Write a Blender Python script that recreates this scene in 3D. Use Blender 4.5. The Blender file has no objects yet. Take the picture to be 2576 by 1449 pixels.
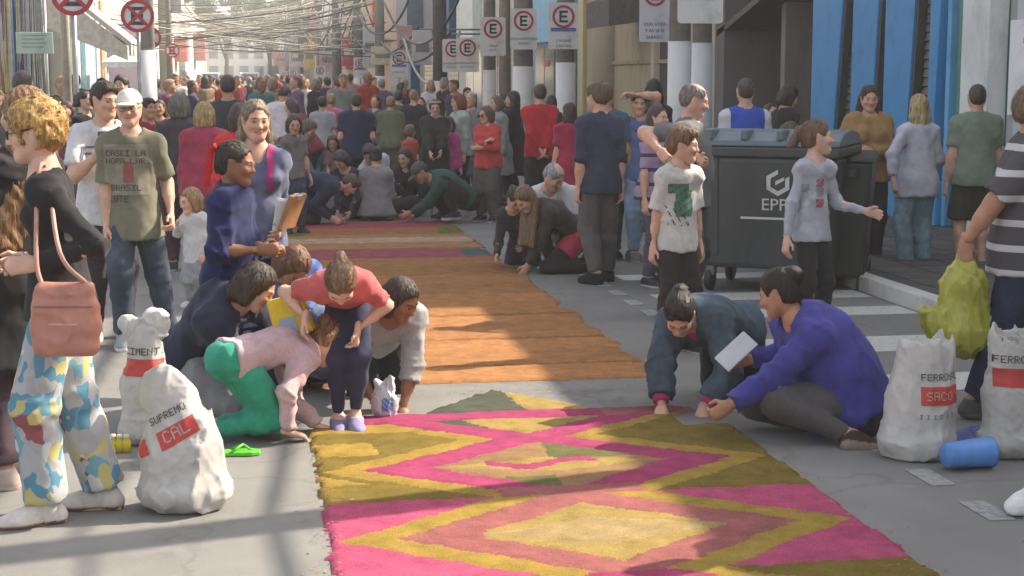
import bpy, math, random
import numpy as np
from mathutils import Vector
from mathutils.bvhtree import BVHTree

# ------------------------------------------------------------------ camera, sky, sun, exposure
S = bpy.context.scene
C = bpy.context.collection
CAM_Z = 1.75
YAW, PITCH, FOC = math.radians(9.41), math.radians(7.65), 4000.0
cam = bpy.data.cameras.new('camera'); cam.sensor_width = 36.0; cam.lens = FOC / 2576.0 * 36.0
cam.clip_start = 0.1; cam.clip_end = 3000
cam_ob = bpy.data.objects.new('camera', cam); C.objects.link(cam_ob)
cam_ob.location = (0, 0, CAM_Z); cam_ob.rotation_euler = (math.pi / 2 - PITCH, 0, -YAW)
S.camera = cam_ob
SUN_EL, SUN_AZ = math.radians(40), math.radians(15)      # azimuth measured from +X (across the street) towards +Y (up the street)
w = bpy.data.worlds.new('World'); S.world = w; w.use_nodes = True
nt = w.node_tree; sky = nt.nodes.new('ShaderNodeTexSky'); sky.sky_type = 'NISHITA'; sky.sun_disc = False
sky.sun_elevation = SUN_EL; sky.sun_rotation = math.pi / 2 - SUN_AZ
sky.air_density = 1.0; sky.dust_density = 3.0; sky.ozone_density = 1.0
hsv = nt.nodes.new('ShaderNodeHueSaturation'); hsv.inputs['Saturation'].default_value = .45; nt.links.new(sky.outputs[0], hsv.inputs['Color'])     # milky, hazy winter sky
bg = nt.nodes['Background']; nt.links.new(hsv.outputs[0], bg.inputs[0]); bg.inputs[1].default_value = 0.15
sl = bpy.data.lights.new('sun', 'SUN'); sl.energy = 4.3; sl.angle = math.radians(0.6); sl.color = (1.0, 0.885, 0.71)
so = bpy.data.objects.new('sun', sl); C.objects.link(so)
sd = Vector((math.cos(SUN_AZ) * math.cos(SUN_EL), math.sin(SUN_AZ) * math.cos(SUN_EL), math.sin(SUN_EL)))
so.rotation_euler = sd.to_track_quat('Z', 'Y').to_euler(); so.location = (30, 20, 40)
vs = S.view_settings
try: S.display_settings.display_device = 'sRGB'
except Exception: pass
vs.view_transform = 'Standard'; vs.look = 'None'; vs.gamma = 1.0; vs.use_curve_mapping = False
vs.exposure = 1.28
S.render.engine = 'CYCLES'
S.cycles.use_denoising = True
S.cycles.max_bounces = 6; S.cycles.diffuse_bounces = 3; S.cycles.glossy_bounces = 2
S.cycles.transparent_max_bounces = 6; S.cycles.caustics_reflective = False; S.cycles.caustics_refractive = False

# ------------------------------------------------------------------ sighting helpers (survey of the place: picture point -> place)
A = np.array
FW = A([math.sin(YAW) * math.cos(PITCH), math.cos(YAW) * math.cos(PITCH), -math.sin(PITCH)])
RT = A([math.cos(YAW), -math.sin(YAW), 0.0]); UPV = np.cross(RT, FW)
FH = A([math.sin(YAW), math.cos(YAW), 0.0]); CP = A([0, 0, CAM_Z])
def ray(px, py): return FW + RT * ((px - 1288.0) / FOC) + UPV * ((724.5 - py) / FOC)
def G(px, py, z=0.0):
    r = ray(px, py); t = (z - CAM_Z) / r[2]; return CP + r * t
def U(px, py, h):
    r = ray(px, py); t = h / float(r @ FH); return CP + r * t
def HD(p): return float((A(p) - CP) @ FH)
def FY(h):      # picture row of the ground at horizontal distance h
    lo, hi = 195.0, 4000.0
    for _ in range(40):
        m = (lo + hi) / 2
        if HD(G(1288, m)) > h: lo = m
        else: hi = m
    return lo
def XW(px, X, py=190):     # distance along the street where the sight line meets the plane x = X
    r = ray(px, py); return float(r[1] * X / r[0])

# ------------------------------------------------------------------ materials
MATS = {}
def srgb(c):
    if isinstance(c, str):
        c = c.lstrip('#'); c = c if len(c) == 6 else ''.join(x + x for x in c); c = [int(c[i:i + 2], 16) / 255 for i in (0, 2, 4)]
        return tuple(x / 12.92 if x <= .04045 else ((x + .055) / 1.055) ** 2.4 for x in c)
    return tuple(c)
class N:
    def __init__(s, m): s.t = m.node_tree; s.b = s.t.nodes['Principled BSDF']
    def new(s, ty, **kw):
        n = s.t.nodes.new(ty)
        for k, v in kw.items():
            if k in n.inputs: n.inputs[k].default_value = v
            else: setattr(n, k, v)
        return n
    def l(s, a, b): s.t.links.new(a, b)
def base_mat(key, rough=.85, spec=.3):
    m = bpy.data.materials.new(key); m.use_nodes = True; MATS[key] = m
    n = N(m); n.b.inputs['Roughness'].default_value = rough; n.b.inputs['Specular IOR Level'].default_value = spec
    return m, n
def noise(n, scale, detail=3, rough=.6, vec=None, stretch=None):
    tc = n.new('ShaderNodeTexCoord')
    src = tc.outputs['Object'] if vec is None else vec
    if stretch:
        mp = n.new('ShaderNodeMapping'); mp.inputs['Scale'].default_value = stretch; n.l(src, mp.inputs[0]); src = mp.outputs[0]
    t = n.new('ShaderNodeTexNoise'); t.inputs['Scale'].default_value = scale; t.inputs['Detail'].default_value = detail
    t.inputs['Roughness'].default_value = rough; n.l(src, t.inputs['Vector']); return t
def ramp(n, fac, stops):
    r = n.new('ShaderNodeValToRGB'); e = r.color_ramp.elements
    while len(e) < len(stops): e.new(.5)
    for i, (p, c) in enumerate(stops): e[i].position = p; e[i].color = tuple(c) + (1,)
    n.l(fac, r.inputs[0]); return r
def bump(n, h, strength=.3, dist=.01):
    b = n.new('ShaderNodeBump'); b.inputs['Strength'].default_value = strength; b.inputs['Distance'].default_value = dist
    n.l(h, b.inputs['Height']); n.l(b.outputs[0], n.b.inputs['Normal']); return b
def mulc(c, k): return tuple(min(1, x * k) for x in c)

def M(kind, col, key=None):
    """named material of a kind in a colour"""
    c = srgb(col); k = key or f'{kind}_{"%.3f_%.3f_%.3f" % c}'
    if k in MATS: return MATS[k]
    if kind == 'cloth':
        m, n = base_mat(k, .92, .15)
        t = noise(n, 9, 5, .65); r = ramp(n, t.outputs[0], [(.28, mulc(c, .74)), (.5, c), (.75, mulc(c, 1.22))])
        tg = noise(n, 210, 3, .8); rg_ = ramp(n, tg.outputs[0], [(.3, (.74, .74, .75)), (.7, (1.2, 1.2, 1.18))]); mg = n.new('ShaderNodeMixRGB', blend_type='MULTIPLY'); mg.inputs[0].default_value = 1
        n.l(r.outputs[0], mg.inputs[1]); n.l(rg_.outputs[0], mg.inputs[2]); n.l(mg.outputs[0], n.b.inputs['Base Color'])
        n.b.inputs['Sheen Weight'].default_value = .08; n.b.inputs['Sheen Roughness'].default_value = .5
        t2 = noise(n, 7.5, 4, .55, stretch=(1, 1, .62)); t2.noise_type = 'RIDGED_MULTIFRACTAL'; bump(n, t2.outputs[0], 1.0, .034)
    elif kind == 'denim':
        m, n = base_mat(k, .9, .15)
        t = noise(n, 5, 5, .7, stretch=(1, 1, .6)); r = ramp(n, t.outputs[0], [(.3, mulc(c, .62)), (.52, c), (.72, mulc(c, 1.75))]); n.l(r.outputs[0], n.b.inputs['Base Color'])
        t2 = noise(n, 9, 4, .6, stretch=(1, 1, 1.2)); t2.noise_type = 'RIDGED_MULTIFRACTAL'; bump(n, t2.outputs[0], .9, .026)
    elif kind == 'hair':
        m, n = base_mat(k, .5, .45)
        t = noise(n, 70, 4, .75, stretch=(1, 1, .10)); r = ramp(n, t.outputs[0], [(.3, mulc(c, .4)), (.5, c), (.72, mulc(c, 2.3))]); n.l(r.outputs[0], n.b.inputs['Base Color'])
        bump(n, t.outputs[0], .8, .01)
    elif kind == 'skin':
        m, n = base_mat(k, .55, .35)
        a = n.new('ShaderNodeVertexColor'); a.layer_name = 'Col'
        t = noise(n, 16, 4, .6); r = ramp(n, t.outputs[0], [(.3, (.84, .78, .76)), (.7, (1.1, 1.06, 1.03))])
        mx = n.new('ShaderNodeMixRGB', blend_type='MULTIPLY'); mx.inputs[0].default_value = 1
        n.l(a.outputs[0], mx.inputs[1]); n.l(r.outputs[0], mx.inputs[2]); n.l(mx.outputs[0], n.b.inputs['Base Color'])
        n.b.inputs['Subsurface Weight'].default_value = .08; n.b.inputs['Subsurface Radius'].default_value = (.01, .004, .002)
    elif kind == 'vcol':
        m, n = base_mat(k, .8, .25); a = n.new('ShaderNodeVertexColor'); a.layer_name = 'Col'
        t = noise(n, 22, 4, .6); r = ramp(n, t.outputs[0], [(.3, (.8, .8, .8)), (.7, (1.1, 1.1, 1.1))])
        mx = n.new('ShaderNodeMixRGB', blend_type='MULTIPLY'); mx.inputs[0].default_value = 1
        n.l(a.outputs[0], mx.inputs[1]); n.l(r.outputs[0], mx.inputs[2]); n.l(mx.outputs[0], n.b.inputs['Base Color'])
    elif kind == 'paint':
        m, n = base_mat(k, .55, .4)
        t = noise(n, 3.1, 6, .7); r = ramp(n, t.outputs[0], [(.28, mulc(c, .72)), (.48, c), (.8, mulc(c, 1.1))]); n.l(r.outputs[0], n.b.inputs['Base Color'])
        t2 = noise(n, 40, 3); bump(n, t2.outputs[0], .12, .004)
    elif kind == 'plaster':
        m, n = base_mat(k, .9, .2)
        t = noise(n, 1.4, 7, .72, stretch=(1, 1, .45)); r = ramp(n, t.outputs[0], [(.25, mulc(c, .62)), (.48, c), (.8, mulc(c, 1.12))]); n.l(r.outputs[0], n.b.inputs['Base Color'])
        t2 = noise(n, 30, 4); bump(n, t2.outputs[0], .25, .01)
    elif kind == 'concrete':
        m, n = base_mat(k, .93, .2)
        t = noise(n, 4, 8, .75); r = ramp(n, t.outputs[0], [(.25, mulc(c, .55)), (.5, c), (.8, mulc(c, 1.25))]); n.l(r.outputs[0], n.b.inputs['Base Color'])
        t2 = noise(n, 60, 4); bump(n, t2.outputs[0], .4, .008)
    elif kind == 'plastic':
        m, n = base_mat(k, .45, .45)
        t = noise(n, 3.5, 8, .8, stretch=(1, 1, .35)); r = ramp(n, t.outputs[0], [(.28, mulc(c, .62)), (.48, c), (.62, mulc(c, 1.15)), (.78, mulc(c, 1.7))]); n.l(r.outputs[0], n.b.inputs['Base Color'])
    elif kind == 'leather':
        m, n = base_mat(k, .5, .4)
        t = noise(n, 12, 5, .6); r = ramp(n, t.outputs[0], [(.3, mulc(c, .8)), (.7, mulc(c, 1.12))]); n.l(r.outputs[0], n.b.inputs['Base Color'])
        t2 = noise(n, 180, 2); bump(n, t2.outputs[0], .25, .003)
    elif kind == 'film':       # thin carrier-bag plastic
        m, n = base_mat(k, .35, .5)
        t = noise(n, 10, 5, .7, stretch=(1, 1, .3)); r = ramp(n, t.outputs[0], [(.3, mulc(c, .7)), (.7, mulc(c, 1.25))]); n.l(r.outputs[0], n.b.inputs['Base Color'])
        bump(n, t.outputs[0], .5, .02)
    elif kind == 'woven':      # raffia sack
        m, n = base_mat(k, .48, .5)
        t = noise(n, 7, 6, .7); r = ramp(n, t.outputs[0], [(.28, mulc(c, .72)), (.5, c), (.8, mulc(c, 1.12))]); n.l(r.outputs[0], n.b.inputs['Base Color'])
        tc = n.new('ShaderNodeTexCoord'); wv = n.new('ShaderNodeTexWave', bands_direction='Z'); wv.inputs['Scale'].default_value = 150; wv.inputs['Distortion'].default_value = 3
        n.l(tc.outputs['Object'], wv.inputs[0]); bump(n, wv.outputs[0], .12, .003)
    elif kind == 'sawdust':
        m, n = base_mat(k, 1.0, .05)
        t = noise(n, 190, 3, .8); r = ramp(n, t.outputs[0], [(.25, mulc(c, .5)), (.5, c), (.78, mulc(c, 1.5))])
        t3 = noise(n, 7, 5, .7); r3 = ramp(n, t3.outputs[0], [(.3, (.72, .72, .72)), (.7, (1.18, 1.14, 1.1))])
        mx = n.new('ShaderNodeMixRGB', blend_type='MULTIPLY'); mx.inputs[0].default_value = 1
        n.l(r.outputs[0], mx.inputs[1]); n.l(r3.outputs[0], mx.inputs[2]); n.l(mx.outputs[0], n.b.inputs['Base Color'])
        bump(n, t.outputs[0], .9, .012)
    elif kind == 'glass':
        m, n = base_mat(k, .12, .6); n.b.inputs['Base Color'].default_value = tuple(c) + (1,)
    elif kind == 'metal':
        m, n = base_mat(k, .45, .5); n.b.inputs['Metallic'].default_value = .5
        t = noise(n, 5, 5, .7); r = ramp(n, t.outputs[0], [(.3, mulc(c, .75)), (.7, mulc(c, 1.15))]); n.l(r.outputs[0], n.b.inputs['Base Color'])
    else:
        m, n = base_mat(k, .8, .3); n.b.inputs['Base Color'].default_value = tuple(c) + (1,)
    return m

# ------------------------------------------------------------------ objects
def tag(o, label=None, cat=None, group=None, kind=None):
    if label: o['label'] = label
    if cat: o['category'] = cat
    if group: o['group'] = group
    if kind: o['kind'] = kind
    return o
def empty(name, loc=(0, 0, 0), label=None, cat=None, group=None, kind=None):
    o = bpy.data.objects.new(name, None); o.empty_display_size = .1; o.location = tuple(float(x) for x in loc); C.objects.link(o)
    return tag(o, label, cat, group, kind)
def obj(name, me, mat=None, parent=None, loc=None):
    o = bpy.data.objects.new(name, me)
    if mat is not None and len(me.materials) == 0: me.materials.append(mat)
    if parent is not None: o.parent = parent
    if loc is not None: o.location = tuple(float(x) for x in loc)
    C.objects.link(o); return o
def mesh(V, F, smooth=True, cols=None, mats=None, mi=None):
    """fast mesh from arrays; F is (n,4) or (n,3) or a list of such arrays / a list of polygons"""
    V = np.asarray(V, np.float32); me = bpy.data.meshes.new('m')
    if isinstance(F, np.ndarray):
        k = F.shape[1] if F.ndim == 2 else 4; n = len(F)
        me.vertices.add(len(V)); me.vertices.foreach_set('co', V.ravel())
        me.loops.add(n * k); me.loops.foreach_set('vertex_index', F.astype(np.int32).ravel())
        me.polygons.add(n); me.polygons.foreach_set('loop_start', np.arange(0, n * k, k, dtype=np.int32))
        try: me.polygons.foreach_set('loop_total', np.full(n, k, np.int32))
        except Exception: pass
        me.update(calc_edges=True)
    else:
        me.from_pydata([tuple(map(float, v)) for v in V], [], [tuple(int(i) for i in f) for f in F]); me.update()
    if smooth: me.polygons.foreach_set('use_smooth', np.ones(len(me.polygons), bool))
    if cols is not None:
        a = me.color_attributes.new('Col', 'FLOAT_COLOR', 'POINT')
        cc = np.ones((len(V), 4), np.float32); cc[:, :3] = cols; a.data.foreach_set('color', cc.ravel())
    if mats:
        for m in mats: me.materials.append(m)
        if mi is not None: me.polygons.foreach_set('material_index', np.asarray(mi, np.int32))
    return me
class B:
    """collects boxes, prisms, tubes into one mesh"""
    def __init__(s): s.V = []; s.F = []
    def add(s, V, F):
        o = len(s.V); s.V += [tuple(map(float, v)) for v in V]; s.F += [tuple(i + o for i in f) for f in F]; return s
    def box(s, a, b, bev=0):
        (x0, y0, z0), (x1, y1, z1) = a, b
        x0, x1 = min(x0, x1), max(x0, x1); y0, y1 = min(y0, y1), max(y0, y1); z0, z1 = min(z0, z1), max(z0, z1)
        return s.add([(x0, y0, z0), (x1, y0, z0), (x1, y1, z0), (x0, y1, z0), (x0, y0, z1), (x1, y0, z1), (x1, y1, z1), (x0, y1, z1)],
                     [(0, 3, 2, 1), (4, 5, 6, 7), (0, 1, 5, 4), (1, 2, 6, 5), (2, 3, 7, 6), (3, 0, 4, 7)])
    def hexa(s, P):      # 8 corners, bottom ring then top ring
        return s.add(P, [(0, 3, 2, 1), (4, 5, 6, 7), (0, 1, 5, 4), (1, 2, 6, 5), (2, 3, 7, 6), (3, 0, 4, 7)])
    def prism(s, poly, ex):      # planar polygon extruded by vector ex
        n = len(poly); p = [A(q, float) for q in poly]; e = A(ex, float)
        return s.add(p + [q + e for q in p], [tuple(range(n - 1, -1, -1)), tuple(range(n, 2 * n))] + [(i, (i + 1) % n, n + (i + 1) % n, n + i) for i in range(n)])
    def tube(s, pts, r, n=8, cap=True):
        pts = [A(p, float) for p in pts]; R = r if isinstance(r, (list, tuple)) else [r] * len(pts)
        rings = []; last = None
        for i, p in enumerate(pts):
            d = pts[min(i + 1, len(pts) - 1)] - pts[max(i - 1, 0)]; d = d / (np.linalg.norm(d) + 1e-9)
            if last is None: ref = A([0, 0, 1.]) if abs(d[2]) < .9 else A([1., 0, 0])
            else: ref = last
            u = ref - d * (ref @ d); u = u / (np.linalg.norm(u) + 1e-9); v = np.cross(d, u); last = u
            rings.append([p + (u * math.cos(a) + v * math.sin(a)) * R[i] for a in [2 * math.pi * k / n for k in range(n)]])
        V = [q for ring in rings for q in ring]; F = []
        for i in range(len(rings) - 1):
            for k in range(n): F.append((i * n + k, i * n + (k + 1) % n, (i + 1) * n + (k + 1) % n, (i + 1) * n + k))
        if cap: F.append(tuple(range(n - 1, -1, -1))); F.append(tuple((len(rings) - 1) * n + k for k in range(n)))
        return s.add(V, F)
    def lathe(s, prof, c=(0, 0, 0), n=20, axis='z'):
        V = []; F = []
        for (r, z) in prof:
            for k in range(n):
                a = 2 * math.pi * k / n; q = (r * math.cos(a), r * math.sin(a), z)
                if axis == 'y': q = (q[0], q[2], q[1])
                if axis == 'x': q = (q[2], q[0], q[1])
                V.append(tuple(A(q) + A(c, float)))
        for i in range(len(prof) - 1):
            for k in range(n): F.append((i * n + k, i * n + (k + 1) % n, (i + 1) * n + (k + 1) % n, (i + 1) * n + k))
        F.append(tuple(range(n - 1, -1, -1))); F.append(tuple((len(prof) - 1) * n + k for k in range(n)))
        return s.add(V, F)
    def done(s, name, mat, parent=None, loc=None, smooth=False, bev=0):
        me = mesh(s.V, s.F, smooth); o = obj(name, me, mat, parent, loc)
        if bev:
            b = o.modifiers.new('bevel', 'BEVEL'); b.width = bev; b.segments = 2; b.limit_method = 'ANGLE'
        return o
def text(name, body, size, loc, rot, mat, parent=None, align='CENTER', ext=.002, sx=1.0):
    cu = bpy.data.curves.new(name, 'FONT'); cu.body = body; cu.size = size; cu.align_x = align; cu.align_y = 'CENTER'; cu.extrude = ext; cu.resolution_u = 2
    t = bpy.data.objects.new(name, cu); me = bpy.data.meshes.new_from_object(t); bpy.data.objects.remove(t); bpy.data.curves.remove(cu)
    me.materials.clear(); me.materials.append(mat); o = bpy.data.objects.new(name, me); o.location = loc; o.rotation_euler = rot; o.scale = (sx, 1, 1)
    if parent is not None: o.parent = parent
    C.objects.link(o); return o
# ------------------------------------------------------------------ soft-body modelling: blended volumes turned into one skin
def nrm(v): v = A(v, float); return v / (np.linalg.norm(v) + 1e-12)
class Field:
    def __init__(s): s.P = []
    def cone(s, a, b, ra, rb, k=.03, fa=False, fb=False, sq=None, op=1):
        a = A(a, float); b = A(b, float); r = max(ra, rb); s.P.append(('c', (a, b, ra, rb, fa, fb, sq), k, op, np.minimum(a, b) - r, np.maximum(a, b) + r)); return s
    def ell(s, c, ax, rad, k=.03, op=1):
        c = A(c, float); ax = A(ax, float); rad = A(rad, float); e = np.sqrt(((ax * rad[:, None]) ** 2).sum(0)); s.P.append(('e', (c, ax, rad), k, op, c - e, c + e)); return s
    def sph(s, c, r, k=.03, op=1): return s.ell(c, np.eye(3), (r, r, r), k, op)
    def cut(s, p, n, wob=0.0, seed=1):
        s.P.append(('p', (A(p, float), nrm(n), wob, seed), 0, 2, A([-9., -9, -9]), A([9., 9, 9]))); return s
    def bounds(s, pad):
        lo = np.min([p[4] for p in s.P if p[3] == 1], 0) - pad; hi = np.max([p[5] for p in s.P if p[3] == 1], 0) + pad; return lo, hi
    def skin(s, h, post=None, pad=None, clip=None):
        pad = pad or 2.5 * h
        lo, hi = s.bounds(pad)
        if clip is not None: lo = np.maximum(lo, clip[0]); hi = np.minimum(hi, clip[1])
        n = np.ceil((hi - lo) / h).astype(int) + 1
        D = np.full(n, .25, np.float32); ax = [(lo[i] + h * np.arange(n[i])).astype(np.float32) for i in range(3)]
        for ty, d, k, op, b0, b1 in s.P:
            m = k + 2 * h
            i0 = np.maximum(np.floor((b0 - m - lo) / h).astype(int), 0); i1 = np.minimum(np.ceil((b1 + m - lo) / h).astype(int) + 1, n)
            if (i1 <= i0).any(): continue
            sl = tuple(slice(i0[i], i1[i]) for i in range(3))
            X = ax[0][sl[0]][:, None, None]; Y = ax[1][sl[1]][None, :, None]; Z = ax[2][sl[2]][None, None, :]
            if ty == 'p':
                c, nn, wob, sd = d; q = (X - c[0]) * nn[0] + (Y - c[1]) * nn[1] + (Z - c[2]) * nn[2]
                if wob: q = q + wob * (np.sin(X * 31 + sd) + np.sin(Y * 27 + 2 * sd) + .6 * np.sin((X - Y) * 60 + sd))
                D[sl] = np.maximum(D[sl], q); continue
            if ty == 'c':
                a, b, ra, rb, fa, fb, sq = d
                px, py, pz = X - a[0], Y - a[1], Z - a[2]; ab = b - a; L2 = float(ab @ ab) + 1e-12
                if sq is not None:
                    q, f = sq; dq = (px * q[0] + py * q[1] + pz * q[2]) * (f - 1); px, py, pz = px + dq * q[0], py + dq * q[1], pz + dq * q[2]
                t0 = (px * ab[0] + py * ab[1] + pz * ab[2]) / L2; t = np.clip(t0, 0, 1)
                dd = np.sqrt((px - t * ab[0]) ** 2 + (py - t * ab[1]) ** 2 + (pz - t * ab[2]) ** 2) - (ra + t * (rb - ra))
                L = math.sqrt(L2)
                if fa: dd = np.maximum(dd, -t0 * L)
                if fb: dd = np.maximum(dd, (t0 - 1) * L)
            else:
                c, axm, rad = d; px, py, pz = X - c[0], Y - c[1], Z - c[2]
                u = (px * axm[0, 0] + py * axm[0, 1] + pz * axm[0, 2]) / rad[0]; v = (px * axm[1, 0] + py * axm[1, 1] + pz * axm[1, 2]) / rad[1]
                ww = (px * axm[2, 0] + py * axm[2, 1] + pz * axm[2, 2]) / rad[2]
                k0 = np.sqrt(u * u + v * v + ww * ww); k1 = np.sqrt((u / rad[0]) ** 2 + (v / rad[1]) ** 2 + (ww / rad[2]) ** 2) + 1e-9
                dd = k0 * (k0 - 1) / k1
            cur = D[sl]
            if op > 0:
                hh = np.maximum(k - np.abs(cur - dd), 0) / max(k, 1e-6); D[sl] = np.minimum(cur, dd) - hh * hh * k * .25
            else:
                hh = np.maximum(k - np.abs(cur + dd), 0) / max(k, 1e-6); D[sl] = np.maximum(cur, -dd) + hh * hh * k * .25
        if post is not None:
            idx = np.nonzero(D < .05)
            P = np.stack([ax[i][idx[i]] for i in range(3)], 1); D[idx] = post(P, D[idx])
        D[0] = D[-1] = .1; D[:, 0] = D[:, -1] = .1; D[:, :, 0] = D[:, :, -1] = .1
        return nets(D, lo, h)
def nets(D, lo, h):
    ins = D < 0; n = A(D.shape)
    c = np.zeros(n - 1, np.int8)
    for i in (0, 1):
        for j in (0, 1):
            for k in (0, 1): c += ins[i:n[0] - 1 + i, j:n[1] - 1 + j, k:n[2] - 1 + k]
    I = np.argwhere((c > 0) & (c < 8))
    if len(I) == 0: return np.zeros((0, 3)), np.zeros((0, 4), int)
    idx = np.full(n - 1, -1, np.int32); idx[tuple(I.T)] = np.arange(len(I))
    acc = np.zeros((len(I), 3)); cnt = np.zeros(len(I))
    cr = [(i, j, k) for i in (0, 1) for j in (0, 1) for k in (0, 1)]
    for a in cr:
        for axis in range(3):
            if a[axis]: continue
            b = list(a); b[axis] = 1
            va = D[I[:, 0] + a[0], I[:, 1] + a[1], I[:, 2] + a[2]]; vb = D[I[:, 0] + b[0], I[:, 1] + b[1], I[:, 2] + b[2]]
            x = (va < 0) != (vb < 0); t = np.where(x, va / np.where(x, va - vb, 1), 0)
            p = np.tile(A(a, float), (len(I), 1)); p[:, axis] = t; acc[x] += p[x]; cnt[x] += 1
    V = lo + h * (I + acc / cnt[:, None])
    Fs = []
    for axis in range(3):
        u, v = (axis + 1) % 3, (axis + 2) % 3
        sa = [slice(None)] * 3; sb = [slice(None)] * 3; sa[axis] = slice(0, n[axis] - 1); sb[axis] = slice(1, n[axis])
        ch = ins[tuple(sa)] != ins[tuple(sb)]
        E = np.argwhere(ch); E = E[(E[:, u] > 0) & (E[:, v] > 0) & (E[:, u] < n[u] - 1) & (E[:, v] < n[v] - 1)]
        if len(E) == 0: continue
        q = []
        for du, dv in ((1, 1), (0, 1), (0, 0), (1, 0)):
            e = E.copy(); e[:, u] -= du; e[:, v] -= dv; q.append(idx[tuple(e.T)])
        q = np.stack(q, 1); fl = ins[tuple(E.T)]; q[~fl] = q[~fl][:, ::-1]; Fs.append(q)
    F = np.concatenate(Fs); F = F[(F >= 0).all(1)]
    return V, F
def joinVF(parts):
    V = []; F = []; o = 0
    for v, f in parts:
        if len(v) == 0: continue
        V.append(v); F.append(f + o); o += len(v)
    return np.concatenate(V), np.concatenate(F)
def swave(P, seed, freq, n=4, stretch=(1, 1, 1)):
    r = np.random.RandomState(seed); s = np.zeros(len(P)); st = A(stretch)
    for i in range(n):
        d = r.normal(size=3); d /= np.linalg.norm(d); f = freq * (.7 + .7 * r.rand()); d2 = r.normal(size=3) * .6
        s += np.sin((P * st) @ d * f + r.rand() * 6.3 + 1.4 * np.sin((P * st) @ d2 * f + r.rand() * 6.3))
    return s / n
def folds(P, seed, freq, stretch=(1, 1, 1)):
    a = 1 - np.abs(swave(P, seed, freq, 3, stretch)); b = 1 - np.abs(swave(P, seed + 77, freq * 1.9, 3, stretch))
    return .55 - 1.5 * a ** 5 - .6 * b ** 5
def limbfold(P, a, b, seed, w=.5):
    u = b - a; L = np.linalg.norm(u); u = u / L; q = P - a; t = q @ u; r = np.sqrt(np.maximum((q * q).sum(1) - t * t, 0))
    m = np.exp(-(r / .13) ** 2) * (t > -.08) * (t < L + .08) * np.maximum(w, np.maximum(np.exp(-(t / .09) ** 2), np.exp(-((t - L) / .10) ** 2)))
    return m * (.5 - 1.5 * (1 - np.abs(np.sin(t * 30 + 3.2 * swave(P, seed, 13, 3)))) ** 2.2)
def R3(axis, ang):
    a = nrm(axis); c, s = math.cos(ang), math.sin(ang); x, y, z = a
    return A([[c + x * x * (1 - c), x * y * (1 - c) - z * s, x * z * (1 - c) + y * s], [y * x * (1 - c) + z * s, c + y * y * (1 - c), y * z * (1 - c) - x * s], [z * x * (1 - c) - y * s, z * y * (1 - c) + x * s, c + z * z * (1 - c)]])
def ik(a, t, l1, l2, pole):
    d = t - a; L = np.linalg.norm(d)
    if L > (l1 + l2) * .997: d = d / L * (l1 + l2) * .997; t = a + d; L = np.linalg.norm(d)
    if L < abs(l1 - l2) + .02: d = nrm(d) * (abs(l1 - l2) + .02); t = a + d; L = np.linalg.norm(d)
    u = d / L; x = (l1 * l1 - l2 * l2 + L * L) / (2 * L); y = math.sqrt(max(l1 * l1 - x * x, 0))
    p = pole - u * (pole @ u); p = nrm(p); return a + u * x + p * y, t

HS = dict(body=.0205, cloth=.0118, head=.0062, hand=.0062, hair=.0082, shoe=.0105)      # cell sizes for a figure within 9 m
SKIN = dict(light=(.60, .36, .26), fair=(.66, .43, .33), tan=(.46, .25, .155), brown=(.28, .135, .075), dark=(.17, .08, .048))

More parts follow.
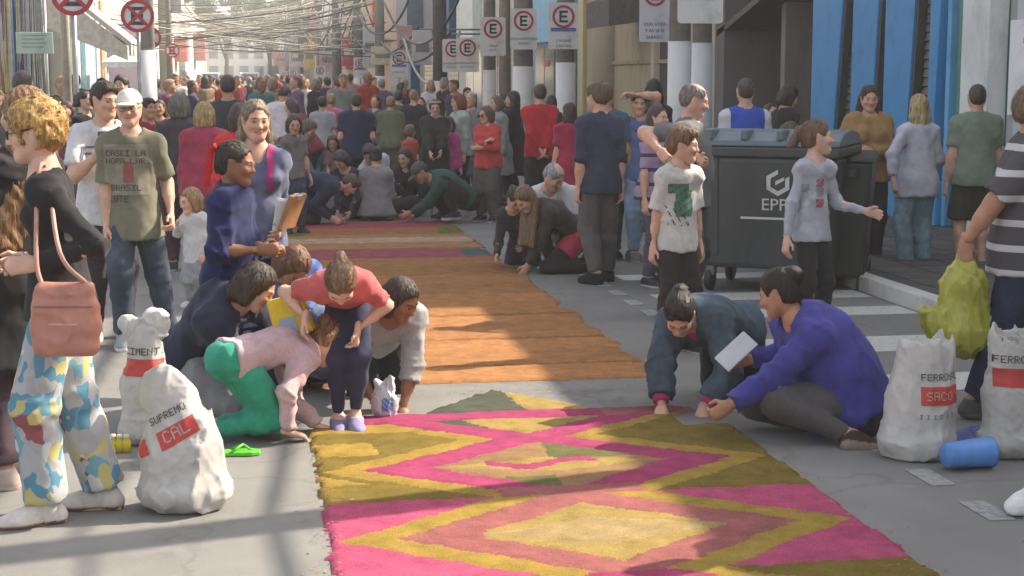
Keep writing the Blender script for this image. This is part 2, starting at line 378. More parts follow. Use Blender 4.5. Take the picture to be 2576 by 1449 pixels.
class Person:
    """poses a skeleton and skins it; joints may be local (left, forward, up in a 1.70 m body) tuples or place arrays"""
    def __init__(s, base, face=0, H=1.7, sex='f', girth=1.0, lod=1, seed=1, **p):
        s.base = A([base[0], base[1], 0.0]); s.H = H; sc = s.sc = H / 1.7; s.lod = lod; fdist = max(1.0, (HD(s.base) / 9.0) ** .85) if lod < 2 else 2.9; s.h = {k_: v_ * fdist for k_, v_ in HS.items()}; s.seed = seed; s.sex = sex; s.g = girth; s.p = p
        a = math.radians(face); s.f = A([math.sin(a), -math.cos(a), 0]); s.left = A([math.cos(a), math.sin(a), 0]); s.up = A([0, 0, 1.])
        child = sex == 'c'
        s.hs = p.get('headk', 1.0) * .955 * (sc if not child else sc ** .35)
        s.shw = (.140 if sex == 'f' else .160 if sex == 'm' else .124) * sc * (.5 + .5 * girth)
        s.pel = s.L(p.get('pel', (0, 0, .93)))
        nk = s.L(p.get('neck', (0, .01, 1.445)), scaleup=True)
        s.ut = nrm(nk - s.pel); s.sl = .49 * sc; s.neck = s.pel + s.ut * s.sl
        sd = s.left - s.ut * (s.left @ s.ut); s.side = nrm(sd); s.front = np.cross(s.side, s.ut)
        s.arch = p.get('arch', 0.0) * sc
        tw = math.radians(p.get('twist', 0)); Rm = R3(s.ut, tw); s.sside = Rm @ s.side; s.sfront = Rm @ s.front
        hip = p.get('hipside', None)
        s.pside = s.side if hip is None else nrm(R3((0, 0, 1), math.radians(hip)) @ s.side)
        mid = .5 * (s.pel + s.neck) - s.front * s.arch
        s.waist = s.pel + (s.neck - s.pel) * .27 - s.front * s.arch * .8; s.chest = s.pel + (s.neck - s.pel) * .62 - s.front * s.arch * .9
        s.uch = s.pel + (s.neck - s.pel) * .84 - s.front * s.arch * .4
        shc = s.neck - s.ut * .078 * sc + s.sfront * .005
        s.sh = {q: shc + s.sside * e * s.shw for q, e in (('L', 1), ('R', -1))}
        l1, l2 = .285 * sc, .25 * sc; s.el = {}; s.wr = {}; s.hd = {}
        for q, e in (('L', 1), ('R', -1)):
            if p.get('shr' + q): s.sh[q] = s.sh[q] + s.ut * p['shr' + q] * sc
            t = s.L(p.get('hand' + q, (.235 * e, .05, .80)))
            pole = p.get('elb' + q, (.22 * e, -1, -.1)); pole = s.D(pole)
            s.el[q], s.wr[q] = ik(s.sh[q], t, l1, l2, pole)
        s.hip = {}; s.kn = {}; s.an = {}; s.fd = {}
        t1, t2 = .43 * sc, .405 * sc; hw = (.082 if sex == 'f' else .08 if sex == 'm' else .062) * sc * (.6 + .4 * girth)
        for q, e in (('L', 1), ('R', -1)):
            s.hip[q] = s.pel - s.ut * .03 * sc * max(0, s.ut[2]) + s.pside * e * hw
            t = s.L(p.get('foot' + q, (.10 * e, 0, .08)))
            pole = s.D(p.get('knee' + q, (.12 * e, 1, 0)))
            s.kn[q], s.an[q] = ik(s.hip[q], t, t1, t2, pole)
            td = p.get('toe' + q, (.22 * e, 1, 0)); s.fd[q] = nrm(s.D(td))
        # head
        hz, hp, hr = p.get('head', (face, 0, 0)); az = math.radians(hz); pt = math.radians(hp)
        hf0 = A([math.sin(az), -math.cos(az), 0]); hl = A([math.cos(az), math.sin(az), 0])
        s.hy = hf0 * math.cos(pt) - s.up * math.sin(pt); s.hz = s.up * math.cos(pt) + hf0 * math.sin(pt); s.hx = hl
        if hr:
            Rr = R3(s.hy, math.radians(hr)); s.hx = Rr @ s.hx; s.hz = Rr @ s.hz
        s.hc = s.neck + s.ut * .078 * sc + s.hz * .088 * s.hs + s.hy * .018 * s.hs
        s.skin = A(SKIN[p.get('skin', 'light')]) if isinstance(p.get('skin', 'light'), str) else A(p['skin'])
    def L(s, v, scaleup=False):
        if isinstance(v, np.ndarray): return v - s.base
        return s.left * v[0] * s.sc + s.f * v[1] * s.sc + s.up * v[2] * s.sc
    def D(s, v):
        if isinstance(v, np.ndarray): return v
        return s.left * v[0] + s.f * v[1] + s.up * v[2]
    def Hd(s, x, y, z): return s.hc + (s.hx * x + s.hy * y + s.hz * z) * s.hs
    # --- volumes
    def torso(s, F, e=0.0, k=.05, lo=0.0, fit=1.0):
        sc, g = s.sc, s.g; sx = s.sex
        hipr, war, chr_ = {'f': (.154, .116, .127), 'm': (.146, .133, .150), 'c': (.116, .106, .112)}[sx]
        if s.p.get('belly'): war *= 1 + .35 * s.p['belly']; hipr *= 1 + .15 * s.p['belly']; chr_ *= 1 + .1 * s.p['belly']
        hipr *= sc * g; war *= sc * g; chr_ *= sc * g ** .8; sq = 1.42 / (1 + .35 * s.p.get('belly', 0))
        dn = s.ut * .03 * sc
        if lo < .5:
            F.cone(s.pel - dn, s.waist, hipr + e, war + e, k, sq=(s.front, sq))
            for q in (1, -1):   # buttocks
                F.sph(s.pel - s.front * .05 * sc + s.pside * q * .062 * sc * g - s.ut * .045 * sc, (.086 * (.84 if sx == 'c' else 1) * sc * g + e) * (1.06 if sx == 'f' else .96), k)
        F.cone(s.waist, s.chest, war + e, chr_ + e, k, sq=(s.front, sq)); F.cone(s.chest, s.uch, chr_ + e, .108 * (.86 if sx == 'c' else 1) * sc * g ** .5 + e, k, sq=(s.sfront, sq))
        F.cone(s.sh['L'] - s.sside * .01, s.sh['R'] + s.sside * .01, .044 * sc + e * .6, .044 * sc + e * .6, k)
        for q in ('L', 'R'):
            F.cone(s.neck + s.ut * .015 * sc, s.sh[q] + s.ut * .006 * sc, .044 * sc + e * .4, .040 * sc + e * .5, .03)
            F.cone(s.uch, s.sh[q], .07 * sc + e, .056 * sc + e, .05)
        if sx == 'f':
            b = s.p.get('bust', 1.0)
            for q in (1, -1): F.sph(s.chest + s.sfront * .072 * sc * g + s.sside * q * .072 * sc + s.ut * .01 * sc, (.062 * b * sc * g + e), .045)
        if s.p.get('belly'): F.ell(s.waist + s.front * .06 * sc, np.stack([s.side, s.front, s.ut]), A([.13, .10, .13]) * sc * g * (.8 + .4 * s.p['belly']) + e, .06)
    def arm(s, F, q, e=0.0, t=2.0, e2=None, k=.03, flat=True):
        sc = s.sc; g = s.g ** .7 * (1.08 if s.sex == 'm' else .96 if s.sex == 'f' else .9); e2 = e if e2 is None else e2
        r0, r1, r2 = .045 * sc * g, .037 * sc * g, .0265 * sc * g; a, b, c = s.sh[q], s.el[q], s.wr[q]
        if t <= 1:
            F.cone(a, a + (b - a) * t, r0 + e, r0 + (r1 - r0) * t + e2, k, fb=flat)
        else:
            F.cone(a, b, r0 + e, r1 + (e + e2) / 2, k); m = t - 1; F.cone(b, b + (c - b) * m, r1 + (e + e2) / 2, r1 + (r2 - r1) * m + e2, k, fb=flat)
            if t >= 1.99 and e == 0: F.cone(b, b + (c - b) * .45, r1, r1 * 1.04, k)
    def leg(s, F, q, e=0.0, t=2.0, e2=None, k=.04, flat=True):
        sc = s.sc; g = s.g; e2 = e if e2 is None else e2
        ck = .82 if s.sex == 'c' else 1.0; eh = min(e, .008)
        r0, r1, r2 = .083 * sc * g * ck, .054 * sc * g ** .6 * ck, .036 * sc * ck; a, b, c = s.hip[q], s.kn[q], s.an[q]
        if t <= 1: F.cone(a, a + (b - a) * t, r0 + eh, r0 + (r1 - r0) * t + e2, k, fb=flat)
        else:
            F.cone(a, b, r0 + eh, r1 + e * .5 + e2 * .5, k); F.cone(a + (b - a) * .3, b, r0 * .93 + e, r1 + e * .5 + e2 * .5, k); m = t - 1; F.cone(b, b + (c - b) * m, r1 + (e + e2) / 2, r1 + (r2 - r1) * m + e2, k, fb=flat and e > 0)
            if e < .03 and t > 1.6:
                u = nrm(c - b); back = nrm((a - b) - u * ((a - b) @ u)) if np.linalg.norm(np.cross(a - b, u)) > .06 else -s.f
                F.ell(b + (c - b) * .32 + back * .016 * sc, np.eye(3), A([1, 1, 1]) * (.05 * sc * g ** .5 + e), .04)
    def foot(s, F, q, e=0.0):
        sc = s.sc; a = s.an[q]; d = s.fd[q]
        u = nrm(a - s.kn[q]); dn = u - d * (u @ d); dn = nrm(dn) if np.linalg.norm(dn) > .2 else A([0, 0, -1.])
        hl = a + dn * .05 * sc - d * .035 * sc; bl = a + dn * .058 * sc + d * .11 * sc; to = a + dn * .062 * sc + d * .165 * sc
        w = np.cross(d, dn)
        F.cone(a, hl, .036 * sc + e, .03 * sc + e, .03); F.cone(hl, bl, .03 * sc + e, .034 * sc + e, .03); F.cone(a, bl, .033 * sc + e, .03 * sc + e, .03)
        F.cone(bl - w * .012 * sc, to - w * .01 * sc, .027 * sc + e, .021 * sc + e, .02); F.cone(bl + w * .012 * sc, to + w * .008 * sc, .027 * sc + e, .021 * sc + e, .02)
        s._sole = (dn, a + dn * .088 * sc)
    def handfield(s, q):
        F = Field(); sc = s.sc; k = sc * (1.0 if s.sex != 'f' else .95); a = s.wr[q]; e = 1 if q == 'L' else -1
        d = s.p.get('hdir' + q); d = nrm(s.wr[q] - s.el[q]) if d is None else nrm(s.D(d))
        pn = s.p.get('palm' + q); pn = -s.sside * e if pn is None else s.D(pn)
        pn = pn - d * (pn @ d); pn = nrm(pn) if np.linalg.norm(pn) > .05 else nrm(np.cross(d, A([.3, .5, .8])))
        lat = np.cross(pn, d) * (1 if q == 'L' else -1)     # towards the thumb
        cl = s.p.get('curl' + q, .35); fr = .0088 * k if s.lod == 0 else .010 * k if s.lod == 1 else .013 * k
        F.cone(s.wr[q] - d * .03 * k, a + d * .02 * k, .026 * k, .026 * k, .02, sq=(pn, 1.25))
        F.cone(a + d * .02 * k, a + d * .078 * k, .036 * k, .040 * k, .02, sq=(pn, 2.1))
        for i, (o, ln) in enumerate(((.029, .066), (.0098, .076), (-.0098, .071), (-.029, .056))):
            p0 = a + d * (.082 - abs(o) * .15) * k + lat * o * k; dr = nrm(d + lat * o * 4 * (1 - cl)); seg = ln * k / 3 * 1.15
            for j in range(3):
                ang = cl * (.95, 1.15, .8)[j] + .06 * i * cl; dr = nrm(dr * math.cos(ang) + pn * math.sin(ang)) if j == 0 else nrm(R3(np.cross(dr, pn), ang) @ dr)
                p1 = p0 + dr * seg; F.cone(p0, p1, fr * (1 - .06 * j), fr * (.95 - .08 * j), .006); p0 = p1
        p0 = a + d * .022 * k + lat * .026 * k + pn * .008 * k; d1 = nrm(lat * .75 + d * .75 + pn * (.25 + .4 * cl)); p1 = p0 + d1 * .042 * k
        d2 = nrm(d * .9 + lat * (.35 - .5 * cl) + pn * .35 * cl); p2 = p1 + d2 * .034 * k
        F.cone(p0, p1, .0135 * k, .0105 * k, .015); F.cone(p1, p2, .0105 * k, .0085 * k, .006)
        s.palmc = getattr(s, 'palmc', {}); s.palmc[q] = a + d * .06 * k + pn * .02 * k
        return F
    def headfield(s):
        F = Field(); k = s.hs; ax = np.stack([s.hx, s.hy, s.hz]); H = s.Hd; fe = s.sex != 'm'
        def e(x, y, z, a, b, c, kk, op=1): F.ell(H(x, y, z), ax, A([a, b, c]) * k, kk * k, op)
        def c(p, q, ra, rb, kk, op=1): F.cone(H(*p), H(*q), ra * k, rb * k, kk * k, op=op)
        e(0, -.018, .032, .076, .096, .086, .02); e(0, .022, -.028, .060, .070, .086, .04)
        jr = .024 if fe else .028
        for q in (1, -1): c((q * .05, .002, -.045), (q * .014, .066, -.093), jr, .021, .035)
        c((-.012, .069, -.094), (.012, .069, -.094), .019, .019, .03)
        for q in (1, -1):
            e(q * .04, .068, -.022, .022, .02, .02, .03)
            c((0, .082, .021), (q * .042, .074, .022), .011, .009, .015)
            e(q * .031, .096, .004, .017, .012, .011, .012, -1)
        c((0, .086, .012), (0, .105, -.024), .0085, .0115, .012); e(0, .106, -.028, .0135, .012, .011, .01)
        for q in (1, -1): e(q * .012, .096, -.031, .008, .009, .007, .008)
        e(0, .091, -.053, .022, .0095, .0052, .006); e(0, .0895, -.0625, .019, .0095, .0058, .006)
        for q in (1, -1):
            F.sph(H(q * .031, .0775, .005), .0125 * k, .003 * k)
            e(q * .076, -.006, -.004, .0085, .019, .031, .012); e(q * .082, -.012, .012, .007, .014, .015, .008)
        nb = s.neck + s.ut * .0 - s.front * .005; F.cone(H(0, -.022, -.055), nb, .052 * k * (1 if not fe else .92), (.058 if s.sex == 'm' else .05) * s.sc, .035 * k)
        return F
    def skincols(s, V, head=None, lips=True):
        c = np.tile(s.skin, (len(V), 1))
        if head is None: return c
        k = s.hs; q = (V - s.hc) / k; x, y, z = q @ s.hx, q @ s.hy, q @ s.hz; ax_ = np.abs(x); fr = y > .05
        def put(m, col, a=1.0): c[m] = c[m] * (1 - a) + A(col) * a
        br = s.p.get('brow', (.05, .03, .02))
        put(fr & (ax_ < .027) & (np.abs(z + .0575) < .012 - .006 * (ax_ / .027) ** 2), A([.42, .13, .12]) * (s.skin.mean() / .38) ** .5 if s.p.get('lips') is None else s.p['lips'], .42)
        put(fr & (ax_ < .026) & (np.abs(z + .0575) < .0018), (.12, .03, .03), .5)
        put(fr & (ax_ > .012) & (ax_ < .05) & (np.abs(z - .026 + (ax_ - .03) ** 2 * 4) < .0048), br, .85)
        ed = np.sqrt(((ax_ - .031) / .0155) ** 2 + ((z - .004) / .0082) ** 2)
        put(fr & (ed < 1.2), s.skin * .35, .7); put(fr & (ed < .72), (.42, .38, .35), 1)
        put(fr & (((ax_ - .031) ** 2 + (z - .004) ** 2) < .0062 ** 2), (.03, .018, .012), 1)
        put(fr & (ax_ > .02) & (ax_ < .06) & (z < -.01) & (z > -.05), s.skin * A([1.12, .88, .84]), .5)
        bd = s.p.get('beard')
        if bd: put((y > .0) & (z < -.035) & (ax_ < .09) & ~((ax_ < .026) & (np.abs(z + .0575) < .009)), bd, .6)
        return c
    # --- pieces
    def build_body(s):
        F = Field(); s.torso(F); parts = []
        for q in ('L', 'R'): s.arm(F, q); s.leg(F, q); s.foot(F, q)
        F.cone(s.neck - s.ut * .03 * s.sc, s.Hd(0, -.02, -.06), .06 * s.sc, .046 * s.hs, .03)
        V, Fc = F.skin(s.h['body']); parts.append((V, Fc)); n0 = len(V)
        Vh, Fh = s.headfield().skin(s.h['head']); parts.append((Vh, Fh))
        for q in ('L', 'R'):
            hv, hf = s.handfield(q).skin(s.h['hand']); parts.append((hv, hf))
        V2, F2 = joinVF(parts); cols = np.tile(s.skin, (len(V2), 1)); cols[n0:n0 + len(Vh)] = s.skincols(Vh, True)
        return mesh(V2, F2, True, cols)
    def top_mesh(s, sleeve=2.0, e=.016, e2=None, hem=-.12, flare=.0, vneck=0, amp=.010, low=False, crew=.073, seed=None, hood=False):
        F = Field(); s.torso(F, e); sc = s.sc; sd = s.seed if seed is None else seed
        if hem < -.06:      # lower body of the garment
            r = {'f': .158, 'm': .153, 'c': .126}[s.sex] * sc * s.g * (1 + .12 * s.p.get('belly', 0)); rh = r + e + .018 + flare; fo = 0
            for q in ('L', 'R'):
                t_ = min(max((-hem - .03) / .43, 0), .8); pt = s.hip[q] + (s.kn[q] - s.hip[q]) * t_; rh = max(rh, abs((pt - s.pel) @ s.side) + .083 * sc * s.g * (.82 if s.sex == 'c' else 1) + .034); fo = max(fo, abs((pt - s.pel) @ s.front) + .083 * sc * s.g * (.82 if s.sex == 'c' else 1) + .045)
            F.cone(s.waist, s.pel + s.ut * (hem - .03) * sc, r * .9 + e, rh, .05, sq=(s.front, min(1.2, max(.9, rh / fo))))
        F.cut(s.pel + s.ut * hem * sc, -s.ut, .0016, sd)
        for q in ('L', 'R'):
            if sleeve > 0: s.arm(F, q, e * 1.05, sleeve, e2 if e2 is not None else e * .8)
        if hood: F.cone(s.neck - s.front * .07 * sc + s.side * .07 * sc, s.neck - s.front * .07 * sc - s.side * .07 * sc, .05 * sc, .05 * sc, .04); F.ell(s.uch - s.front * .13 * sc, np.stack([s.side, s.front, s.ut]), A([.10, .045, .09]) * sc, .05)
        nt_ = s.neck + s.ut * .05 * sc + s.front * .02 * sc
        F.cone(s.neck + s.ut * .012 * sc + s.front * .012 * sc, nt_ + s.ut * .2 * sc, crew * sc, crew * 1.3 * sc, .008, op=-1)
        if vneck: F.cone(s.neck + s.sfront * .09 * sc, s.uch + s.sfront * (.12 + .02 * vneck) * sc - s.ut * .05 * vneck * sc, .055 * sc, .012 * sc, .01, op=-1)
        hp = s.pel + s.ut * hem * sc; ut = s.ut; joints = [s.el['L'], s.el['R'], s.waist - s.ut * .03, s.sh['L'] - s.ut * .1 * sc, s.sh['R'] - s.ut * .1 * sc]
        def post(P, D):
            near = np.abs(D) < .05; Q = P[near]; w_ = np.full(len(Q), .45)
            for j in joints: w_ = np.maximum(w_, np.exp(-(((Q - j) ** 2).sum(1)) / (.12 * sc) ** 2))
            d = amp * 1.0 * folds(Q, sd, 17 / sc ** .5, (1, 1, .42)) * w_ + amp * .3 * swave(Q, sd + 9, 60)
            for q in ('L', 'R'): d = d + amp * .9 * (limbfold(Q, s.sh[q], s.el[q], sd + 1) + (limbfold(Q, s.el[q], s.wr[q], sd + 2) if sleeve > 1 else 0))
            D[near] += np.clip(d, -amp * 1.3, e * .5) - amp * .1
            return D
        return mesh(*F.skin(s.h['cloth'], post), True)
    def legs_mesh(s, length=1.93, e=.016, e2=None, amp=.010, rise=.06, seed=None, skirt=None):
        F = Field(); sc = s.sc; sx = s.sex; sd = (s.seed if seed is None else seed) + 50; eh = min(e, .008)
        hipr = {'f': .154, 'm': .146, 'c': .116}[sx] * sc * s.g * (1 + .15 * s.p.get('belly', 0)); sq = 1.42 / (1 + .3 * s.p.get('belly', 0))
        F.cone(s.pel - s.ut * .03 * sc, s.pel + (s.waist - s.pel) * .7, hipr + eh, hipr * .88 + eh, .05, fb=True, sq=(s.front, sq))
        for q in (1, -1): F.sph(s.pel - s.front * .05 * sc + s.pside * q * .062 * sc * s.g - s.ut * .045 * sc, (.086 * (.84 if sx == 'c' else 1) * sc * s.g + eh) * (1.06 if sx == 'f' else .96), .05)
        for q in ('L', 'R'):
            if skirt is None: s.leg(F, q, e, length, e2)
        if skirt is not None:
            m = .5 * (s.kn['L'] + s.kn['R']); F.cone(s.pel, s.pel + (m - s.pel) * skirt, hipr + e, hipr + e + .04, .05, fb=True, sq=(s.front, 1.25))
        top = s.pel + s.ut * rise * sc; ut = s.ut; joints = [s.kn['L'], s.kn['R'], s.hip['L'], s.hip['R'], s.an['L'], s.an['R']]
        def post(P, D):
            near = np.abs(D) < .05; Q = P[near]; w_ = np.full(len(Q), .35)
            for j in joints: w_ = np.maximum(w_, np.exp(-(((Q - j) ** 2).sum(1)) / (.13 * sc) ** 2))
            d = amp * .9 * folds(Q, sd, 16 / sc ** .5, (1, 1, .6)) * w_ + amp * .3 * swave(Q, sd + 9, 55)
            if skirt is None:
                for q in ('L', 'R'): d = d + amp * .9 * (limbfold(Q, s.hip[q], s.kn[q], sd + 1, .25) + limbfold(Q, s.kn[q], s.an[q], sd + 2, .35))
            D[near] += np.clip(d, -amp * 1.3, e * .5) - amp * .1
            return D
        return mesh(*F.skin(s.h['cloth'], post), True)
    def shoe_mesh(s, q, upper, sole, e=.010, high=.0):
        F = Field(); s.foot(F, q, e); dn, sp = s._sole; sc = s.sc; a = s.an[q]
        if high: F.cone(a, a + nrm(s.kn[q] - a) * high * sc, .042 * sc + e, .044 * sc + e, .02, fb=True)
        def post(P, D): return np.maximum(np.maximum(D, (P - (sp + dn * .004)) @ dn), -(P - (a - dn * (.012 + high) * sc)) @ dn)
        V, Fc = F.skin(s.h['shoe'], post); dd = (V - sp) @ dn; c = np.tile(A(srgb(upper)), (len(V), 1)); c[dd > -.026 * sc] = srgb(sole)
        return mesh(V, Fc, True, c)
    def hair_mesh(s, style='short', ln=.3, vol=1.0, to=None, amp=.004, part=0.0):
        F = Field(); k = s.hs; ax = np.stack([s.hx, s.hy, s.hz]); H = s.Hd; v = vol; dn = A([0, 0, -1.])
        def e(x, y, z, a, b, c, kk=.03, op=1): F.ell(H(x, y, z), ax, A([a, b, c]) * k, kk * k, op)
        t = {'buzz': .0, 'short': .008, 'fringe': .004, 'curly': .026}.get(style, .006) * v
        e(0, -.02, .034, .079 + t, .099 + t, .088 + t)
        if style in ('short', 'curly', 'buzz', 'fringe'): e(0, -.055, -.02, .066 + t * .7, .055 + t * .8, .055 + t * .5, .04)
        if style == 'short': e(0, .04, .085, .06, .05, .035 * v, .03)
        if style == 'curly':
            for q in (1, -1): e(q * .06, -.02, .0, .035, .06, .06, .04)
        if style in ('bob', 'long', 'back', 'pony', 'bun'): e(0, -.05, -.03, .07 + t, .062 + t, .062 + t, .04)
        if style == 'bob':
            for q in (1, -1): F.cone(H(q * .066, -.005, .02), H(q * .074, .0, -.085), .028 * k * v, .032 * k * v, .04 * k)
            F.cone(H(-.04, -.07, -.02), H(-.04, -.065, -.095), .05 * k * v, .045 * k * v, .04 * k); F.cone(H(.04, -.07, -.02), H(.04, -.065, -.095), .05 * k * v, .045 * k * v, .04 * k)
        if style == 'long':
            for q in (-1.2, -.6, 0, .6, 1.2):
                p0 = H(q * .056, -.065 + .022 * abs(q), -.01); p1 = H(q * .066, -.085 + .028 * abs(q), -.10)
                p1 = .5 * p1 + .5 * (p0 + dn * .1 * k); p2 = p1 + (dn * ln - s.front * .02 + s.sside * q * .012) * k
                if to is not None: p2 = p1 + (to + s.hx * q * .02) * k
                F.cone(p0, p1, .034 * k * v, .036 * k * v, .03 * k); F.cone(p1, p2, .036 * k * v, .022 * k * v, .035 * k)
        if style == 'back':
            for q in (1, -1): e(q * .066, -.01, .0, .02, .05, .06, .03)
        if style in ('pony', 'bun'):
            pb = H(0, -.112, .045)
            if style == 'bun': F.sph(pb + s.hz * .01 * k, .044 * k * v, .015 * k)
            else:
                d = (dn * ln - s.hy * .03) if to is None else to
                F.cone(H(0, -.10, .04), H(0, -.135, .045), .022 * k, .026 * k, .015 * k); F.cone(H(0, -.135, .045), H(0, -.135, .045) + d * .5, .028 * k * v, .034 * k * v, .02 * k); F.cone(H(0, -.135, .045) + d * .5, H(0, -.135, .045) + d, .033 * k * v, .012 * k, .03 * k)
        fy = .088; e(part, fy, -.022, .076 if style == 'long' else .072, .066 if style == 'long' else .064, .102 if style not in ('fringe', 'buzz') else .110, .010, -1)
        e(part, fy, -.075, .070, .080, .058, .010, -1)
        if style in ('short', 'buzz', 'fringe', 'pony', 'bun', 'curly'):
            for q in (1, -1): e(q * .085, .012, -.022, .03, .038, .042, .012, -1)
        if style == 'fringe': e(0, .0, .13, .06, .085, .05, .015, -1)
        hc, hz_, hx_ = s.hc, s.hz, s.hx; sd = s.seed; lim = -.065 if style in ('short', 'buzz', 'fringe', 'pony', 'bun') else -9
        am = amp * (2.6 if style == 'curly' else .25 if style == 'buzz' else 1)
        def post(P, D):
            q = (P - hc) / k; x, z, y = q @ hx_, q @ hz_, q @ s.hy
            if style == 'curly': D = D + am * (swave(P, sd, 95, 5) * .6 + folds(P, sd + 4, 60) * .6)
            else: D = D + am * (np.sin(np.arctan2(x, -y + .02) * 26 + 2.2 * np.sin(z * 30 + sd) + swave(P, sd, 30, 3) * 3) * .6 + swave(P, sd + 2, 90, 3, (1, 1, .25)) * .7)
            return np.maximum(D, ((lim - z) - .015 * (y < -.05)) * k) if lim > -5 else D
        V, Fc = F.skin(s.h['hair'], post)
        if s.lod < 2 and len(V): V, Fc = s.strands(V, Fc, style, 600 if s.lod == 0 else 130)
        return mesh(V, Fc, True)
    def strands(s, V, Fc, style, n):
        """loose locks lying on the hair, combed along its flow"""
        r = np.random.RandomState(s.seed); k = s.hs; T = BVHTree.FromPolygons(V.tolist(), Fc.tolist())
        if style == 'buzz': return V, Fc
        pick = r.randint(0, len(V), n); crown = s.Hd(0, -.05, .125); bun = s.Hd(0, -.12, .045); NV = []; NF = []; o = len(V)
        for a in pick:
            p = V[a].copy(); hit = T.find_nearest(Vector(p)); nn = A(hit[1]); L = (.02 if style == 'curly' else .035 if style in ('short', 'fringe') else .05) * k; m = 4; wd = (.0022 + .0016 * r.rand()) * k * (1 if s.lod == 0 else 1.7); pts = []; nrms = []; jit = r.normal(size=3) * (.9 if style == 'curly' else .22)
            lift = (.003 + .006 * r.rand() ** 2) * k
            for i in range(m):
                t = i / (m - 1); pts.append(p + nn * (.001 + lift * (t ** 1.5 + .25))); nrms.append(nn)
                if style in ('bun', 'pony') and (p - s.hc) @ s.hy > -.10 * k: fl = bun - p
                elif style == 'curly': fl = r.normal(size=3)
                else: fl = (p - crown) * 2.2 + A([0, 0, -.16]) * k if (p - s.hc) @ s.hz > -.02 * k else A([0, 0, -1.])
                fl = nrm(fl) + jit; fl = fl - nn * (fl @ nn); p = p + nrm(fl) * L / (m - 1); hit = T.find_nearest(Vector(p))
                if hit[0] is None: break
                p = A(hit[0]); nn = A(hit[1])
            for i in range(len(pts)):
                d = pts[min(i + 1, len(pts) - 1)] - pts[max(i - 1, 0)]; w_ = nrm(np.cross(d, nrms[i])) * wd * (1 - .75 * i / (m - 1)); NV += [pts[i] - w_, pts[i] + w_]
                if i: q = o + len(NV) - 4; NF.append((q, q + 1, q + 3, q + 2))
        return np.concatenate([V, A(NV)]), np.concatenate([Fc, A(NF)])
# ------------------------------------------------------------------ dressing a person
SEED = [100]
def person(label, base, face=0, H=1.7, sex='f', lod=1, top=None, bottom=None, hair=None, shoes=('#3a3a40', '#d8d8d8'), group=None, ret=False, **p):
    """top / bottom / hair: (kind, colour, options)"""
    SEED[0] += 7
    s = Person(base, face, H, sex, lod=lod, seed=SEED[0], **p)
    root = empty('person', s.base, label, 'person', group)
    s.root = root; s.parts = {}
    bm = s.build_body(); s.parts['body'] = obj('body', bm, M('skin', (1, 1, 1), 'skin'), root)
    if top:
        nm, col, o = top; o = dict(o); fab = o.pop('fab', 'cloth'); mt = o.pop('mat', None)
        s.parts['top'] = obj(nm, s.top_mesh(**o), mt or M(fab, col), root)
    if bottom:
        nm, col, o = bottom; o = dict(o); fab = o.pop('fab', 'cloth'); mt = o.pop('mat', None)
        s.parts['bottom'] = obj(nm, s.legs_mesh(**o), mt or M(fab, col), root)
    if hair:
        st, col, o = hair; s.parts['hair'] = obj('hair', s.hair_mesh(st, **o), M('hair', col), root)
    if shoes:
        for q in ('L', 'R'): obj('shoe', s.shoe_mesh(q, *shoes), M('vcol', (1, 1, 1), 'vcol'), root)
    return s
def ring(s, name, col, c, ax, rad, r, n=20, arc=(0, 2 * math.pi), kind='cloth'):
    """a tube bent round an axis frame (u, v): spectacles, straps, ties"""
    pts = [A(c) + A(ax[0]) * rad[0] * math.cos(t) + A(ax[1]) * rad[1] * math.sin(t) for t in np.linspace(arc[0], arc[1], n)]
    return B().tube(pts, r, 6).done(name, M(kind, col), s.root, smooth=True)
def spectacles(s, col='#202020', dark=False):
    b = B(); k = s.hs
    for q in (1, -1):
        c = s.Hd(q * .033, .104, .003); pts = [c + (s.hx * .023 * math.cos(t) + s.hz * .018 * math.sin(t)) * k for t in np.linspace(0, 2 * math.pi, 14)]
        b.tube(pts, .0022 * k, 5); b.tube([s.Hd(q * .056, .103, .008), s.Hd(q * .078, .06, .01), s.Hd(q * .082, -.01, .012)], .0022 * k, 5)
    b.tube([s.Hd(-.011, .107, .006), s.Hd(.011, .107, .006)], .002 * k, 5); o = b.done('spectacles', M('plastic', col), s.root, smooth=True)
    if dark:
        for q in (1, -1):
            c = s.Hd(q * .033, .105, .003); V = [c] + [c + (s.hx * .023 * math.cos(t) + s.hz * .018 * math.sin(t)) * k for t in np.linspace(0, 2 * math.pi, 13)[:-1]]
            obj('lens', mesh(V, [(0, i + 1, (i + 1) % 12 + 1) for i in range(12)], False), M('glass', '#1c1a1c'), o)
    return o
def cap(s, col, brim=True):
    F = Field(); k = s.hs; ax = np.stack([s.hx, s.hy, s.hz]); F.ell(s.Hd(0, -.018, .045), ax, A([.088, .108, .088]) * k, .02)
    z0 = s.Hd(0, 0, .032); up = s.hz
    def post(P, D): return np.maximum(D, (z0 - P) @ up)
    o = obj('cap', mesh(*F.skin(s.h['hair'], post), True), M('cloth', col), s.root)
    if brim:
        F = Field(); F.ell(s.Hd(0, .115, .034), ax, A([.07, .075, .012]) * k, .01)
        obj('peak', mesh(*F.skin(s.h['hair'] * .8), True), M('cloth', col), o)
    return o
def bvh(o):
    me = o.data; n = len(me.vertices); co = np.empty(n * 3, np.float32); me.vertices.foreach_get('co', co)
    return BVHTree.FromPolygons([tuple(v) for v in co.reshape(-1, 3)], [tuple(p.vertices) for p in me.polygons])
